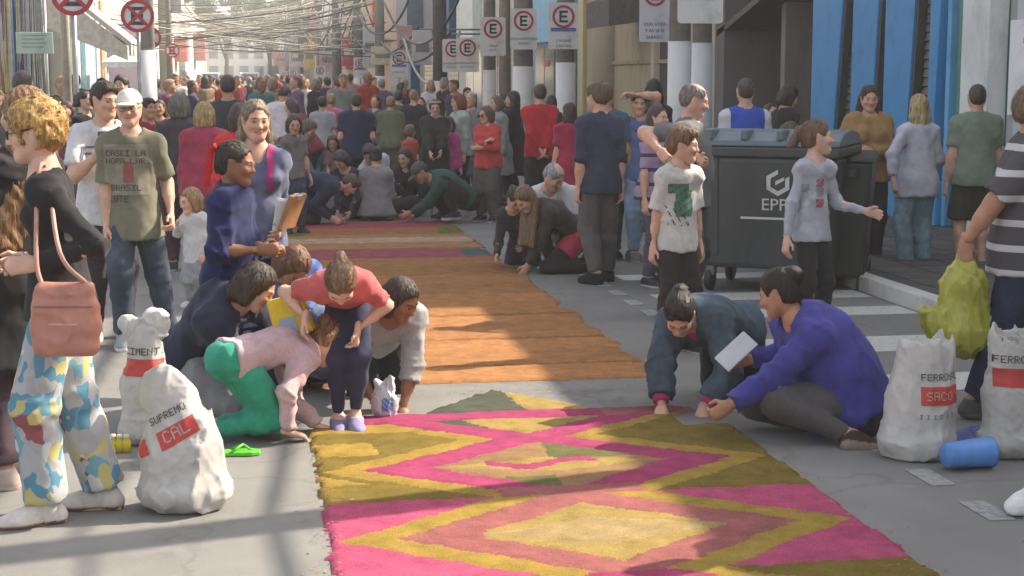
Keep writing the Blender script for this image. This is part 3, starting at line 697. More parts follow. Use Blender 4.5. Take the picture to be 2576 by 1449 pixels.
def decal(target, name, c, u, v, n, nu, nv, cell, mask, mat, off=.004, parent=None):
    """flat print laid on a curved surface: mask(i, j) says which cells carry ink; c centre, u right, v up, n outward (local to the target's parent)"""
    T = target if isinstance(target, BVHTree) else bvh(target); V = []; idx = {}; F = []
    u, v, n, c = nrm(u), nrm(v), nrm(n), A(c, float)
    def at(i, j):
        if (i, j) in idx: return idx[(i, j)]
        o = c + u * (i - nu / 2) * cell + v * (nv / 2 - j) * cell + n * .35
        h = T.ray_cast(Vector(o), Vector(-n), .9)
        idx[(i, j)] = None if h[0] is None else len(V)
        if h[0] is not None: V.append(A(h[0]) + n * off)
        return idx[(i, j)]
    for i in range(nu):
        for j in range(nv):
            if mask(i, j):
                q = [at(i, j), at(i, j + 1), at(i + 1, j + 1), at(i + 1, j)]
                if None not in q: F.append(q)
    if not F: return None
    return obj(name, mesh(V, F, True), mat, parent)
FONT = {'A': '01110100011000111111100011000110001', 'B': '11110100011000111110100011000111110', 'C': '01110100011000010000100001000101110', 'D': '11110100011000110001100011000111110', 'E': '11111100001000011110100001000011111',
        'F': '11111100001000011110100001000010000', 'H': '10001100011000111111100011000110001', 'I': '11111001000010000100001000010011111', 'L': '10000100001000010000100001000011111', 'M': '10001110111010110101100011000110001',
        'N': '10001110011010110011100011000110001', 'O': '01110100011000110001100011000101110', 'P': '11110100011000111110100001000010000', 'R': '11110100011000111110101001001010001', 'S': '01111100001000001110000010000111110',
        'T': '11111001000010000100001000010000100', 'U': '10001100011000110001100011000101110', ' ': '0' * 35}
def ink(lines, sx=1, sy=1, gap=2):
    """letters as a grid of inked cells"""
    rows = []
    for ln in lines:
        for r in range(7):
            row = []
            for ch in ln: row += [c == '1' for c in FONT[ch][r * 5:r * 5 + 5] for _ in range(sx)] + [False] * sx
            rows += [row] * sy
        rows += [[]] * gap
    W = max(len(r) for r in rows)
    return [r + [False] * (W - len(r)) for r in rows]
# ------------------------------------------------------------------ the street
XL, XR, KL, KR = -4.6, 7.5, -2.3, 4.9        # facades and kerbs
def sheet(name, x0, x1, y0, y1, z, mat, th=0.0, label=None):
    o = B().box((x0, y0, z - max(th, .02)), (x1, y1, z)).done(name, mat); o['kind'] = 'structure'
    if label: o['label'] = label
    return o
def road_mat():
    m, n = base_mat('asphalt', .93, .2)
    t = noise(n, .55, 8, .7); r = ramp(n, t.outputs[0], [(.3, (.165, .16, .152)), (.5, (.215, .208, .196)), (.72, (.26, .25, .235))])
    t2 = noise(n, 260, 2, .7); r2 = ramp(n, t2.outputs[0], [(.3, (.72, .72, .72)), (.7, (1.22, 1.22, 1.22))])
    mx = n.new('ShaderNodeMixRGB', blend_type='MULTIPLY'); mx.inputs[0].default_value = 1
    n.l(r.outputs[0], mx.inputs[1]); n.l(r2.outputs[0], mx.inputs[2]); n.l(mx.outputs[0], n.b.inputs['Base Color'])
    tc = n.new('ShaderNodeTexCoord'); wn = n.new('ShaderNodeTexNoise'); wn.inputs['Scale'].default_value = 2.2; wn.inputs['Detail'].default_value = 5; n.l(tc.outputs['Object'], wn.inputs['Vector'])
    ad = n.new('ShaderNodeMixRGB', blend_type='ADD'); ad.inputs[0].default_value = .55; n.l(tc.outputs['Object'], ad.inputs[1]); n.l(wn.outputs[1], ad.inputs[2])
    vo = n.new('ShaderNodeTexVoronoi', feature='DISTANCE_TO_EDGE'); vo.inputs['Scale'].default_value = .42; n.l(ad.outputs[0], vo.inputs['Vector'])
    rc = ramp(n, vo.outputs[0], [(.0, (.86, .86, .86)), (.004, (.9, .9, .9)), (.008, (1, 1, 1))])                       # hairline cracks
    st = noise(n, .9, 5, .75); rs = ramp(n, st.outputs[0], [(.30, (.72, .71, .70)), (.42, (1, 1, 1)), (.62, (1, 1, 1)), (.72, (1.1, 1.09, 1.06))])   # worn patches
    m2 = n.new('ShaderNodeMixRGB', blend_type='MULTIPLY'); m2.inputs[0].default_value = 1; n.l(mx.outputs[0], m2.inputs[1]); n.l(rc.outputs[0], m2.inputs[2])
    m3 = n.new('ShaderNodeMixRGB', blend_type='MULTIPLY'); m3.inputs[0].default_value = 1; n.l(m2.outputs[0], m3.inputs[1]); n.l(rs.outputs[0], m3.inputs[2]); n.l(m3.outputs[0], n.b.inputs['Base Color'])
    bump(n, t2.outputs[0], .5, .006); return m
def pave_mat():
    m, n = base_mat('paving', .9, .2)
    tc = n.new('ShaderNodeTexCoord'); br = n.new('ShaderNodeTexBrick'); br.inputs['Scale'].default_value = 1.0
    br.inputs['Brick Width'].default_value = .4; br.inputs['Row Height'].default_value = .4; br.inputs['Mortar Size'].default_value = .012; br.offset = 0
    br.inputs['Color1'].default_value = (.105, .1, .095, 1); br.inputs['Color2'].default_value = (.14, .132, .125, 1); br.inputs['Mortar'].default_value = (.05, .05, .05, 1)
    n.l(tc.outputs['Object'], br.inputs[0]); t = noise(n, 3, 6, .7); r = ramp(n, t.outputs[0], [(.3, (.7, .7, .7)), (.7, (1.2, 1.2, 1.2))])
    mx = n.new('ShaderNodeMixRGB', blend_type='MULTIPLY'); mx.inputs[0].default_value = 1
    n.l(br.outputs[0], mx.inputs[1]); n.l(r.outputs[0], mx.inputs[2]); n.l(mx.outputs[0], n.b.inputs['Base Color']); bump(n, br.outputs[1], .3, -.01); return m
ASPH, PAVE = road_mat(), pave_mat()
g_ = mesh([(-900, -60, -.03), (900, -60, -.03), (900, 1500, -.03), (-900, 1500, -.03)], [(0, 1, 2, 3)], False); tag(obj('ground', g_, M('concrete', (.16, .15, .12))), kind='structure')
sheet('road', KL, KR, -12, 330, 0.0, ASPH)
sheet('pavement_left', XL - 3, KL - .14, -12, 330, .12, PAVE, .14); sheet('pavement_right', KR + .14, XR + .6, -12, 330, .12, PAVE, .14)
WP, YP = M('paint', (.62, .6, .56)), M('paint', (.62, .52, .26))
for side, x0, x1 in ((0, KL - .14, KL), (1, KR, KR + .14)):
    root = empty('kerb', (0, 0, 0), kind='structure')
    for i in range(36):
        y = 4 + i; wcol = WP if side and 9 <= y <= 13 else YP if not side and 9 <= y < 16 else M('concrete', (.33, .32, .30))
        B().box((x0, y + .006, -.02), (x1, y + .994, .128)).done('kerb_stone', wcol, root, bev=.015)
    B().box((x0, 40, -.02), (x1, 330, .128)).done('kerb_run', M('concrete', (.33, .32, .30)), root)
    B().box((x0, -12, -.02), (x1, 4, .128)).done('kerb_run', M('concrete', (.33, .32, .30)), root)
mk = empty('road_marking', (0, 0, 0), kind='structure')
WORN = base_mat('worn_paint', .8, .25)[0]; n = N(WORN); t = noise(n, 26, 6, .75); r = ramp(n, t.outputs[0], [(.33, (.2, .2, .19)), (.45, (.52, .51, .47)), (.8, (.62, .6, .56))]); n.l(r.outputs[0], n.b.inputs['Base Color'])
FADED = base_mat('faded_paint', .85, .2)[0]; n = N(FADED); t = noise(n, 30, 6, .75); r = ramp(n, t.outputs[0], [(.36, (.2, .195, .185)), (.5, (.31, .305, .30)), (.8, (.37, .36, .35))]); n.l(r.outputs[0], n.b.inputs['Base Color'])
for y0, y1 in ((13.15, 13.5), (11.85, 12.25), (10.95, 11.35), (9.45, 10.02), (8.2, 8.7)):
    B().box((3.15, y0, .001), (4.86, y1, .005)).done('crossing_bar', WORN, mk)
for i in range(17):
    y = 4.62 + i * .5455
    B().box((2.86, y, .0012), (2.97, y + .28, .0052)).done('dash', FADED, mk)

# ------------------------------------------------------------------ buildings
def building(label, x, y0, y1, h, col, sgn, kind='plaster', depth=7.0, name='shop_building'):
    """sgn +1: facade looks towards -x (stands across the street from the sun's origin), -1: facade looks towards +x"""
    root = empty(name, (x, (y0 + y1) / 2, 0), label, 'building', 'buildings along the street')
    cx, cy = x, (y0 + y1) / 2
    root['y'] = cy
    B().box((0, y0 - cy + .003, -.05), (sgn * depth, y1 - cy - .003, h)).done('wall', M(kind, col), root)
    B().box((-sgn * .12, y0 - cy + .006, h), (sgn * (depth - .05), y1 - cy - .006, h + .25)).done('parapet', M('plaster', mulc(srgb(col), .8)), root)
    return root
def on(root, x, name, col, y0, y1, z0, z1, d0, d1, sgn, kind='paint', parent=None, bev=0):
    """a block on a facade: from d0 to d1 in front of the wall plane"""
    cy = root.location.y
    return B().box((-sgn * d1, y0 - cy, z0), (-sgn * d0, y1 - cy, z1)).done(name, M(kind, col) if not isinstance(col, bpy.types.Material) else col, parent or root, bev=bev)
def shutter(root, x, y0, y1, z0, z1, sgn, col, pitch=.11):
    p = on(root, x, 'shutter', mulc(srgb(col), .55), y0, y1, z0, z1, .002, .012, sgn, 'metal')
    cy = root.location.y; k = int((z1 - z0) / pitch); me = None
    for i in range(k):
        if me is None:
            b = B().hexa([(-sgn * .012, y0 - cy + .02, 0), (-sgn * .045, y0 - cy + .02, .004), (-sgn * .045, y1 - cy - .02, .004), (-sgn * .012, y1 - cy - .02, 0), (-sgn * .012, y0 - cy + .02, pitch * .9), (-sgn * .018, y0 - cy + .02, pitch * .88), (-sgn * .018, y1 - cy - .02, pitch * .88), (-sgn * .012, y1 - cy - .02, pitch * .9)])
            me = mesh(b.V, b.F, False); me.materials.append(M('metal', col))
        obj('slat', me, None, p, (0, 0, z0 + i * pitch))
    return p
def shopfront(root, x, y0, y1, z0, z1, sgn, frame, glass='#4a5558', n=3):
    w_ = on(root, x, 'shop_window', frame, y0, y1, z0, z1, .002, .03, sgn)
    cy = root.location.y; dy = (y1 - y0) / n
    for i in range(n):
        B().box((-sgn * .04, y0 - cy + i * dy + .06, z0 + .08), (-sgn * .032, y0 - cy + (i + 1) * dy - .06, z1 - .08)).done('pane', M('glass', glass), w_)
    return w_
Yr = lambda px: XW(px, XR); Yl = lambda px: XW(px, XL)
SH = .12
# the low building on the sunny side, beside and behind the camera's right shoulder
rb = building('low cream shop beside the near crossing', XR, -9, 13.86, 4.72, (.5, .46, .38), 1)
shutter(rb, XR, 4, 7.4, SH, 2.7, 1, (.4, .4, .4)); shopfront(rb, XR, 8.2, 12.9, SH + .3, 2.6, 1, (.5, .5, .48))
# tiled pale grey front with white sign
y0, y1 = 13.9, Yr(2535)
r1 = building('pale grey tiled shop front carrying a white board', XR, y0, y1 - .01, 4.72, (.42, .43, .43), 1)
cy = r1.location.y
tm = None
for i in range(int((y1 - y0) / .3)):
    for j in range(10):
        if tm is None:
            b = B().box((-.012, .004, .004), (-.002, .294, .294)); tm = mesh(b.V, b.F, False); tm.materials.append(M('paint', (.52, .53, .53)))
        obj('tile', tm, None, r1, (0, y0 - cy + .02 + i * .3, SH + j * .3))
sg = on(r1, XR, 'sign_board', (.8, .8, .8), Yr(2548) - 1.0, Yr(2548), 1.35, 2.28, .02, .05, 1, bev=.008)
for k in range(4): on(r1, XR, 'lettering', (.15, .15, .16), Yr(2548) - .9, Yr(2548) - .3 - .08 * k, 2.05 - .17 * k, 2.11 - .17 * k, .052, .056, 1, parent=sg)
# white pillar, green front
y2 = Yr(2400)
r2 = building('green painted shop front between white pillar and blue shop', XR, y1, y2, 10.4, (.10, .30, .22), 1, 'paint')
on(r2, XR, 'pillar', (.72, .72, .70), y1 + .004, Yr(2466), SH, 4.6, .004, .22, 1, 'plaster', bev=.01)
on(r2, XR, 'pilaster', (.16, .42, .70), Yr(2410), y2 - .004, SH, 4.6, .004, .10, 1, 'paint', bev=.01)
on(r2, XR, 'door_panel', (.09, .27, .2), Yr(2452), Yr(2415), SH, 2.6, .003, .04, 1, 'paint', bev=.01)
# the blue shop: shutters behind tapering blue pylons
y3 = Yr(2066)
r3 = building('bright blue shop with tapering pylons over grey roller shutters', XR, y2, y3, 10.8, (.30, .28, .26), 1)
shutter(r3, XR, y2 + .1, y3 - .1, .62, 3.9, 1, (.36, .32, .29), .1)
on(r3, XR, 'plinth', (.08, .36, .66), y2 + .01, y3 - .01, SH, .6, .003, .16, 1, 'paint', bev=.01)
cy = r3.location.y
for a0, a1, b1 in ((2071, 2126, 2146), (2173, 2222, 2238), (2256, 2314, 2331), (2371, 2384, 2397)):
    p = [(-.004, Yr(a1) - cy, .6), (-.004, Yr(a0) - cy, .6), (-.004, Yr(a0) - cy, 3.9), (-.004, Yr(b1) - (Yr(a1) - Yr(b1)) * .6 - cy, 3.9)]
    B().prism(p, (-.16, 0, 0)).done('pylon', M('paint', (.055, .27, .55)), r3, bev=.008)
    if a0 < 2300: B().prism([(-.05, Yr(a1) - cy - .012, .6), (-.05, Yr(a1) - cy - .02 - .05, .6), (-.05, Yr(b1) - (Yr(a1) - Yr(b1)) * .6 - cy - .07, 3.9), (-.05, Yr(b1) - (Yr(a1) - Yr(b1)) * .6 - cy - .012, 3.9)], (-.09, 0, 0)).done('pylon_shadow', M('paint', (.06, .06, .06)), r3)  # dark strip standing in for the shadow beside the pylon on the shutter
# brown grey garage with recessed bay
y4 = Yr(1800)
r4 = building('brown grey garage with a dark recessed bay and sloping canopy', XR + 1.6, y3, y4, 9.0, (.15, .132, .124), 1)
r4.location.x = XR + 1.6
on(r4, XR, 'reveal', (.55, .47, .43), y3 + .004, y3 + .16, SH, 8.8, .003, 1.62, 1, 'plaster')
on(r4, XR, 'pier', (.24, .21, .20), Yr(1908), Yr(1898), SH, 3.4, .003, 1.2, 1, 'plaster', bev=.01)
on(r4, XR, 'garage_panel', (.22, .195, .185), Yr(1895), Yr(1830), SH, 3.2, .003, .35, 1, 'plaster', bev=.01)
on(r4, XR, 'pier', (.15, .14, .135), y4 - .5, y4 - .004, SH, 8.8, .003, 1.62, 1, 'plaster', bev=.01)
cy = r4.location.y
B().hexa([(-1.62, y3 - cy + .2, 3.35), (-1.62, y4 - cy - .1, 2.35), (-.01, y4 - cy - .1, 2.35), (-.01, y3 - cy + .2, 3.35), (-1.62, y3 - cy + .2, 3.45), (-1.62, y4 - cy - .1, 2.45), (-.01, y4 - cy - .1, 2.45), (-.01, y3 - cy + .2, 3.45)]).done('canopy', M('metal', (.06, .06, .06)), r4)
B().box((-.9, Yr(2052) - cy, SH), (-.55, Yr(2045) - cy, 1.35)).done('fire_cabinet', M('paint', (.35, .04, .04)), r4)
B().box((-.9, Yr(2044) - cy, SH), (-.55, Yr(2036) - cy, 1.5)).done('white_cabinet', M('paint', (.6, .6, .56)), r4)
# cream building
y5 = Yr(1462)
r5 = building('cream plastered building with a round pilaster and yellow edge', XR, y4, y5, 8.2, (.42, .36, .265), 1)
cy = r5.location.y
B().lathe([(.34, SH), (.34, 6.0)], (-.05, Yr(1536) - cy, 0), 18).done('pilaster', M('plaster', (.47, .41, .31)), r5, smooth=True)
on(r5, XR, 'edge_strip', (.52, .46, .22), y5 - .55, y5 - .004, SH, 6, .003, .08, 1)
on(r5, XR, 'moulding', (.36, .31, .23), Yr(1700), Yr(1545), 1.95, 2.02, .003, .05, 1, 'plaster')
on(r5, XR, 'door_frame', (.55, .48, .38), Yr(1660), Yr(1652), SH, 2.7, .003, .12, 1, 'plaster'); on(r5, XR, 'doorway', (.09, .075, .07), Yr(1705), Yr(1662), SH, 2.5, .003, .02, 1, 'plaster')
B().hexa([(-1.0, Yr(1665) - cy, 2.62), (-1.0, Yr(1600) - cy, 2.62), (-.003, Yr(1600) - cy, 2.75), (-.003, Yr(1665) - cy, 2.75), (-1.0, Yr(1665) - cy, 3.1), (-1.0, Yr(1600) - cy, 3.1), (-.003, Yr(1600) - cy, 3.5), (-.003, Yr(1665) - cy, 3.5)]).done('awning', M('cloth', (.13, .115, .12)), r5)
# the row beyond
def shop_r(label, p0, p1, h, col, parts=()):
    a, b = Yr(p0), Yr(p1); r = building(label, XR, a, b, h, col, 1)
    for q in parts:
        ty = q[0]
        if ty == 'strip': on(r, XR, q[1], q[2], Yr(q[3]), Yr(q[4]), q[5], q[6], .003, q[7] if len(q) > 7 else .1, 1, bev=.01)
        elif ty == 'win': shopfront(r, XR, Yr(q[1]), Yr(q[2]), q[3], q[4], 1, q[5], n=q[6] if len(q) > 6 else 2)
        elif ty == 'shut': shutter(r, XR, Yr(q[1]), Yr(q[2]), q[3], q[4], 1, q[5], .16)
    return r
shop_r('light blue and teal shop with a glazed ground floor', 1462, 1340, 6.4, (.25, .42, .55), [('strip', 'fascia', (.22, .48, .68), 1455, 1346, 2.55, 5.2), ('win', 1452, 1400, SH, 2.5, (.08, .16, .17)), ('win', 1398, 1350, SH, 2.5, (.1, .2, .2)), ('strip', 'poster', (.5, .12, .12), 1385, 1374, 1.95, 2.12, .06)])
shop_r('beige building with a cable-hung fascia beside the light blue shop', 1340, 1222, 6.4, (.36, .33, .28), [('shut', 1330, 1290, SH, 3, (.45, .42, .36)), ('strip', 'fascia', (.5, .47, .4), 1335, 1230, 3.2, 4.3), ('win', 1280, 1232, SH, 3, (.3, .28, .24))])
shop_r('white shop with tall narrow dark blue upright banner', 1222, 1128, 6.4, (.66, .65, .62), [('strip', 'banner', (.03, .11, .18), 1166, 1158, 2.6, 7, .5), ('strip', 'fascia', (.7, .7, .68), 1212, 1170, 2.7, 6, .3), ('win', 1215, 1175, SH, 2.6, (.55, .55, .5)), ('shut', 1155, 1132, SH, 3.4, (.5, .44, .30))])
shop_r('shop hung with a big blue grey panel', 1128, 1030, 6.4, (.33, .31, .29), [('strip', 'hanging_panel', (.16, .19, .24), 1066, 1036, 3.3, 7.5, .7), ('strip', 'banner', (.05, .14, .26), 1056, 1049, SH, 3.2, .4), ('shut', 1098, 1070, SH, 3.3, (.55, .48, .33)), ('win', 1046, 1034, SH, 3, (.4, .4, .38))])
shop_r('pinkish shop with orange corner strip and arched gable', 1030, 930, 6.4, (.52, .36, .29), [('strip', 'corner_strip', (.55, .17, .06), 952, 944, 2.4, 6.5, .3), ('strip', 'gable', (.5, .46, .46), 975, 940, 6.5, 8.4, .3), ('strip', 'slot_window', (.05, .04, .04), 968, 964, 3.5, 5.6, .06), ('win', 1022, 985, SH, 3.2, (.4, .36, .3)), ('strip', 'yellow_board', (.6, .5, .28), 984, 955, 2.5, 3.6, .5)])
shop_r('shop with a red awning board and pale doors', 930, 860, 6.4, (.45, .38, .3), [('strip', 'red_board', (.5, .09, .07), 892, 872, 2.2, 4.4, .6), ('strip', 'olive_banner', (.2, .2, .1), 912, 902, 3.4, 6.6, .5), ('win', 925, 895, SH, 3, (.5, .45, .36))])
shop_r('grey white panelled shop with dark red banner', 860, 790, 6.4, (.50, .50, .48), [('strip', 'dark_red_banner', (.33, .09, .09), 802, 795, 4, 9, .6), ('strip', 'fascia', (.55, .56, .55), 855, 810, 4.5, 8.4, .3), ('win', 850, 815, SH, 3.6, (.5, .5, .5))])
shop_r('far ochre shop beyond the signs', 790, 735, 7, (.45, .32, .22), [('strip', 'dark_banner', (.1, .08, .08), 768, 760, 3, 7, .7), ('strip', 'yellow_banner', (.6, .42, .08), 785, 778, 4, 6.4, .7), ('win', 780, 770, SH, 3.4, (.5, .4, .3))])
shop_r('far grey shop near the end of the row', 735, 690, 6.5, (.4, .38, .36), [('strip', 'blue_sign', (.1, .2, .35), 715, 708, 3, 4.5, .7)])
shop_r('farthest pale shop on the sunny end', 690, 652, 6.5, (.6, .52, .45), [('strip', 'green_sign', (.12, .3, .2), 675, 668, 3, 5, .7)])

# the shops across the road
def shop_l(label, p0, p1, h, col, parts=()):
    a, b = Yl(p0), Yl(p1); r = building(label, XL, a, b, h, col, -1); 
    for q in parts:
        if q[0] == 'strip': on(r, XL, q[1], q[2], Yl(q[3]), Yl(q[4]), q[5], q[6], .003, q[7] if len(q) > 7 else .1, -1, bev=.01)
        elif q[0] == 'win': shopfront(r, XL, Yl(q[1]), Yl(q[2]), q[3], q[4], -1, q[5], n=q[6] if len(q) > 6 else 2)
        elif q[0] == 'shut': shutter(r, XL, Yl(q[1]), Yl(q[2]), q[3], q[4], -1, q[5], .16)
    return r
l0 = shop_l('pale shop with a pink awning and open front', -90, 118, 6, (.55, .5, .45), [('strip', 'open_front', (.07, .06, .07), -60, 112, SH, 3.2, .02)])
cy = l0.location.y
B().hexa([(.02, Yl(-60) - cy, 3.9), (1.5, Yl(-60) - cy, 3.25), (1.5, Yl(70) - cy, 3.25), (.02, Yl(70) - cy, 3.9), (.02, Yl(-60) - cy, 4.0), (1.5, Yl(-60) - cy, 3.55), (1.5, Yl(70) - cy, 3.55), (.02, Yl(70) - cy, 4.0)]).done('awning', M('cloth', (.62, .42, .38)), l0)
l1 = shop_l('dark fronted shop with grey pillar beside the post', 118, 196, 6.2, (.16, .15, .14), [('strip', 'pillar', (.34, .34, .30), 124, 132, SH, 4, .3), ('strip', 'pillar', (.22, .24, .17), 150, 160, SH, 4, .3), ('strip', 'wall_panel', (.13, .12, .13), 134, 148, SH, 3.6, .1)])
l2 = shop_l('pale blue shop with cream awning over the pavement', 196, 262, 6, (.42, .52, .54), [('strip', 'blue_panel', (.36, .52, .56), 204, 228, SH, 4.4, .15), ('strip', 'white_panel', (.6, .66, .62), 229, 236, SH, 4.4, .2), ('strip', 'orange_strip', (.66, .28, .14), 238, 246, SH, 4.0, .25), ('strip', 'brown_door', (.12, .08, .05), 248, 260, SH, 3.4, .05)])
aw = empty('shop_awning', (XL, 29.3, 0), 'large cream fabric awning sloping down over the kerb by the round signs', 'awning')
P0 = [(.0, 4.5), (2.72, 2.28), (2.72, 2.06), (2.68, 2.06), (2.68, 2.22), (.0, 4.38)]
B().prism([(x, -1.8, z) for x, z in P0][::-1], (0, 3.6, 0)).done('canvas', M('cloth', (.60, .55, .44)), aw)
B().prism([(.0, -1.815, 4.36), (2.66, -1.815, 2.21), (2.66, -1.815, 1.98), (1.4, -1.815, 2.5), (.0, -1.815, 3.35)], (0, .012, 0)).done('side_cheek', M('cloth', (.62, .57, .46)), aw)
for yy in (-1.7, 1.7): B().tube([(.0, yy, 2.9), (1.5, yy, 2.75), (2.66, yy, 2.25)], .022, 8).done('folding_arm', M('metal', (.3, .3, .3)), aw, smooth=True)
B().tube([(2.70, -1.78, 2.26), (2.70, 1.78, 2.26)], .03, 8).done('front_bar', M('metal', (.45, .43, .4)), aw, smooth=True)
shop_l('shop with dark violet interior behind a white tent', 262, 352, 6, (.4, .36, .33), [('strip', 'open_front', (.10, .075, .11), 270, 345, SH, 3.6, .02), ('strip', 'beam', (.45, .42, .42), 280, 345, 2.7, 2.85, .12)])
shop_l('sunlit white shop beyond the painted pole', 352, 420, 6.5, (.62, .58, .52), [('strip', 'dark_upright', (.11, .13, .07), 402, 408, SH, 6, .6), ('strip', 'grey_box_sign', (.30, .29, .31), 404, 414, 5.2, 7.5, 1.2), ('win', 360, 395, SH, 3, (.5, .45, .4))])
shop_l('far sunlit cream shop by the wires', 420, 470, 6.5, (.7, .62, .5), [('strip', 'red_sign', (.5, .14, .12), 440, 447, 2.6, 4.2, .8), ('win', 450, 466, SH, 3, (.5, .42, .36))])
shop_l('farthest sunlit white shop', 470, 520, 7, (.75, .69, .6), [('strip', 'red_sign', (.42, .14, .12), 488, 494, 3, 5.6, 1.0)])
e0 = empty('end_building', (-1.5, 318, 0), 'white building with brown shutters closing the far end of the street', 'building')
B().box((-13, 0, -.1), (9, 10, 9.0)).done('wall', M('plaster', (.78, .76, .68)), e0)
for i in range(7):
    for j in range(2):
        w_ = B().box((-11.4 + i * 2.9, -.14, .4 + j * 4.4), (-9.6 + i * 2.9, -.003, 3.4 + j * 4.4)).done('window', M('paint', [(.20, .13, .12), (.3, .16, .15), (.16, .15, .14)][(i + j) % 3]), e0)
        B().box((-11.2 + i * 2.9, -.17, .6 + j * 4.4), (-9.8 + i * 2.9, -.145, 3.4 + j * 4.4)).done('pane', M('glass', '#3d4144'), w_)
# wooded hill behind
rng = np.random.RandomState(5)
gx, gy = np.meshgrid(np.linspace(-160, 200, 46), np.linspace(345, 640, 30), indexing='ij')
gz = 15 * (1 - np.exp(-(gy - 345) / 60)) + 3 * np.sin(gx * .05) - 3 ; idx = np.arange(gx.size).reshape(gx.shape)
V = np.stack([gx.ravel(), gy.ravel(), gz.ravel()], 1); F = np.stack([idx[:-1, :-1].ravel(), idx[1:, :-1].ravel(), idx[1:, 1:].ravel(), idx[:-1, 1:].ravel()], 1)
tag(obj('hill', mesh(V, F, True), M('concrete', (.06, .08, .035))), kind='structure')
nl = 14000; tx = rng.uniform(-90, 130, 330); ty = rng.uniform(350, 520, 330); tz = 15 * (1 - np.exp(-(ty - 345) / 60)) + 3 * np.sin(tx * .05) - 3
ti = rng.randint(0, 330, nl); u = rng.normal(size=(nl, 3)); u /= np.linalg.norm(u, axis=1)[:, None]; rr = (3.2 + 2.2 * rng.rand(330))[ti] * (.55 + .45 * rng.rand(nl))
c = np.stack([tx[ti], ty[ti], tz[ti] + 5.5], 1) + u * rr[:, None]; d1 = rng.normal(size=(nl, 3)); d1 /= np.linalg.norm(d1, axis=1)[:, None]; d2 = np.cross(d1, u); sz = (.5 + .6 * rng.rand(nl))[:, None]
V = np.concatenate([c + d1 * sz, c + d2 * sz, c - d1 * sz, c - d2 * sz]); F = np.stack([np.arange(nl), np.arange(nl) + nl, np.arange(nl) + 2 * nl, np.arange(nl) + 3 * nl], 1)
colv = np.tile((A([[.075, .105, .035]]) * (.6 + .9 * rng.rand(330))[ti][:, None] * A([1 + .5 * 0, 1, 1])), (4, 1))
tag(obj('forest', mesh(V, F, False, colv), M('vcol', (1, 1, 1), 'vcol')), 'green wooded hillside above the far end of the street', 'trees', kind='stuff')

# street trees closing the view
def leafy(label, x, y, z0, rx, rz, n, col, seed):
    rg = np.random.RandomState(seed); r = empty('street_tree', (x, y, 0), label, 'tree', 'trees at the far end of the street')
    tr = B().tube([(0, 0, 0), (.15, .1, z0 * .6), (0, .2, z0 + rz * .8)], [.32, .24, .08], 9)
    for k in range(5): a = k * 1.3 + seed; tr.tube([(.1, .1, z0 * (.6 + .08 * k)), (rx * .35 * math.cos(a), rx * .35 * math.sin(a), z0 + rz * .6), (rx * .7 * math.cos(a), rx * .7 * math.sin(a), z0 + rz * (.8 + .1 * k))], [.14, .09, .03], 6)
    tr.done('trunk', M('concrete', (.10, .075, .05)), r, smooth=True)
    nc = 26; cu = rg.normal(size=(nc, 3)); cu /= np.linalg.norm(cu, axis=1)[:, None]; cc_ = cu * (.35 + .65 * rg.rand(nc) ** .6)[:, None] * A([rx, rx, rz]) + A([0, 0, z0 + rz]); cr = .22 * rx + .2 * rx * rg.rand(nc)
    i = rg.randint(0, nc, n); u = rg.normal(size=(n, 3)); u /= np.linalg.norm(u, axis=1)[:, None]; c = cc_[i] + u * (cr[i] * (.5 + .5 * rg.rand(n)))[:, None]
    d1 = rg.normal(size=(n, 3)); d1 /= np.linalg.norm(d1, axis=1)[:, None]; d2 = np.cross(d1, u); sz = (.13 + .16 * rg.rand(n))[:, None]
    V = np.concatenate([c + d1 * sz, c + d2 * sz * .6, c - d1 * sz, c - d2 * sz * .6]); F = np.stack([np.arange(n), np.arange(n) + n, np.arange(n) + 2 * n, np.arange(n) + 3 * n], 1)
    cv = A([col]) * (.55 + .9 * rg.rand(nc))[i][:, None] * (.8 + .4 * rg.rand(n))[:, None]
    obj('crown', mesh(V, F, False, np.tile(cv, (4, 1))), M('vcol', (1, 1, 1), 'vcol'), r)
for k, (x, y, z0, rx, rz, lb) in enumerate(((-7.2, 172, 4.3, 3.8, 3.4, 'bushy tree over the last white shop'), (-2.4, 196, 5.6, 4.0, 3.6, 'broad dark green tree rising beside the pale blue van'), (2.6, 188, 5.2, 3.9, 3.2, 'yellow green tree leaning over the vans'), (7.8, 178, 4.6, 3.6, 3.5, 'tall green tree behind the farthest pale shop'), (-11.5, 205, 6.5, 4.6, 4.0, 'big tree behind the roofs of the sunlit shops'), (12.2, 200, 6.2, 4.4, 4.0, 'big tree behind the roofs of the shop row'))):
    leafy(lb, x, y, z0, rx, rz, 4200, [(.06, .10, .03), (.05, .085, .03), (.09, .12, .035)][k % 3], 40 + k)
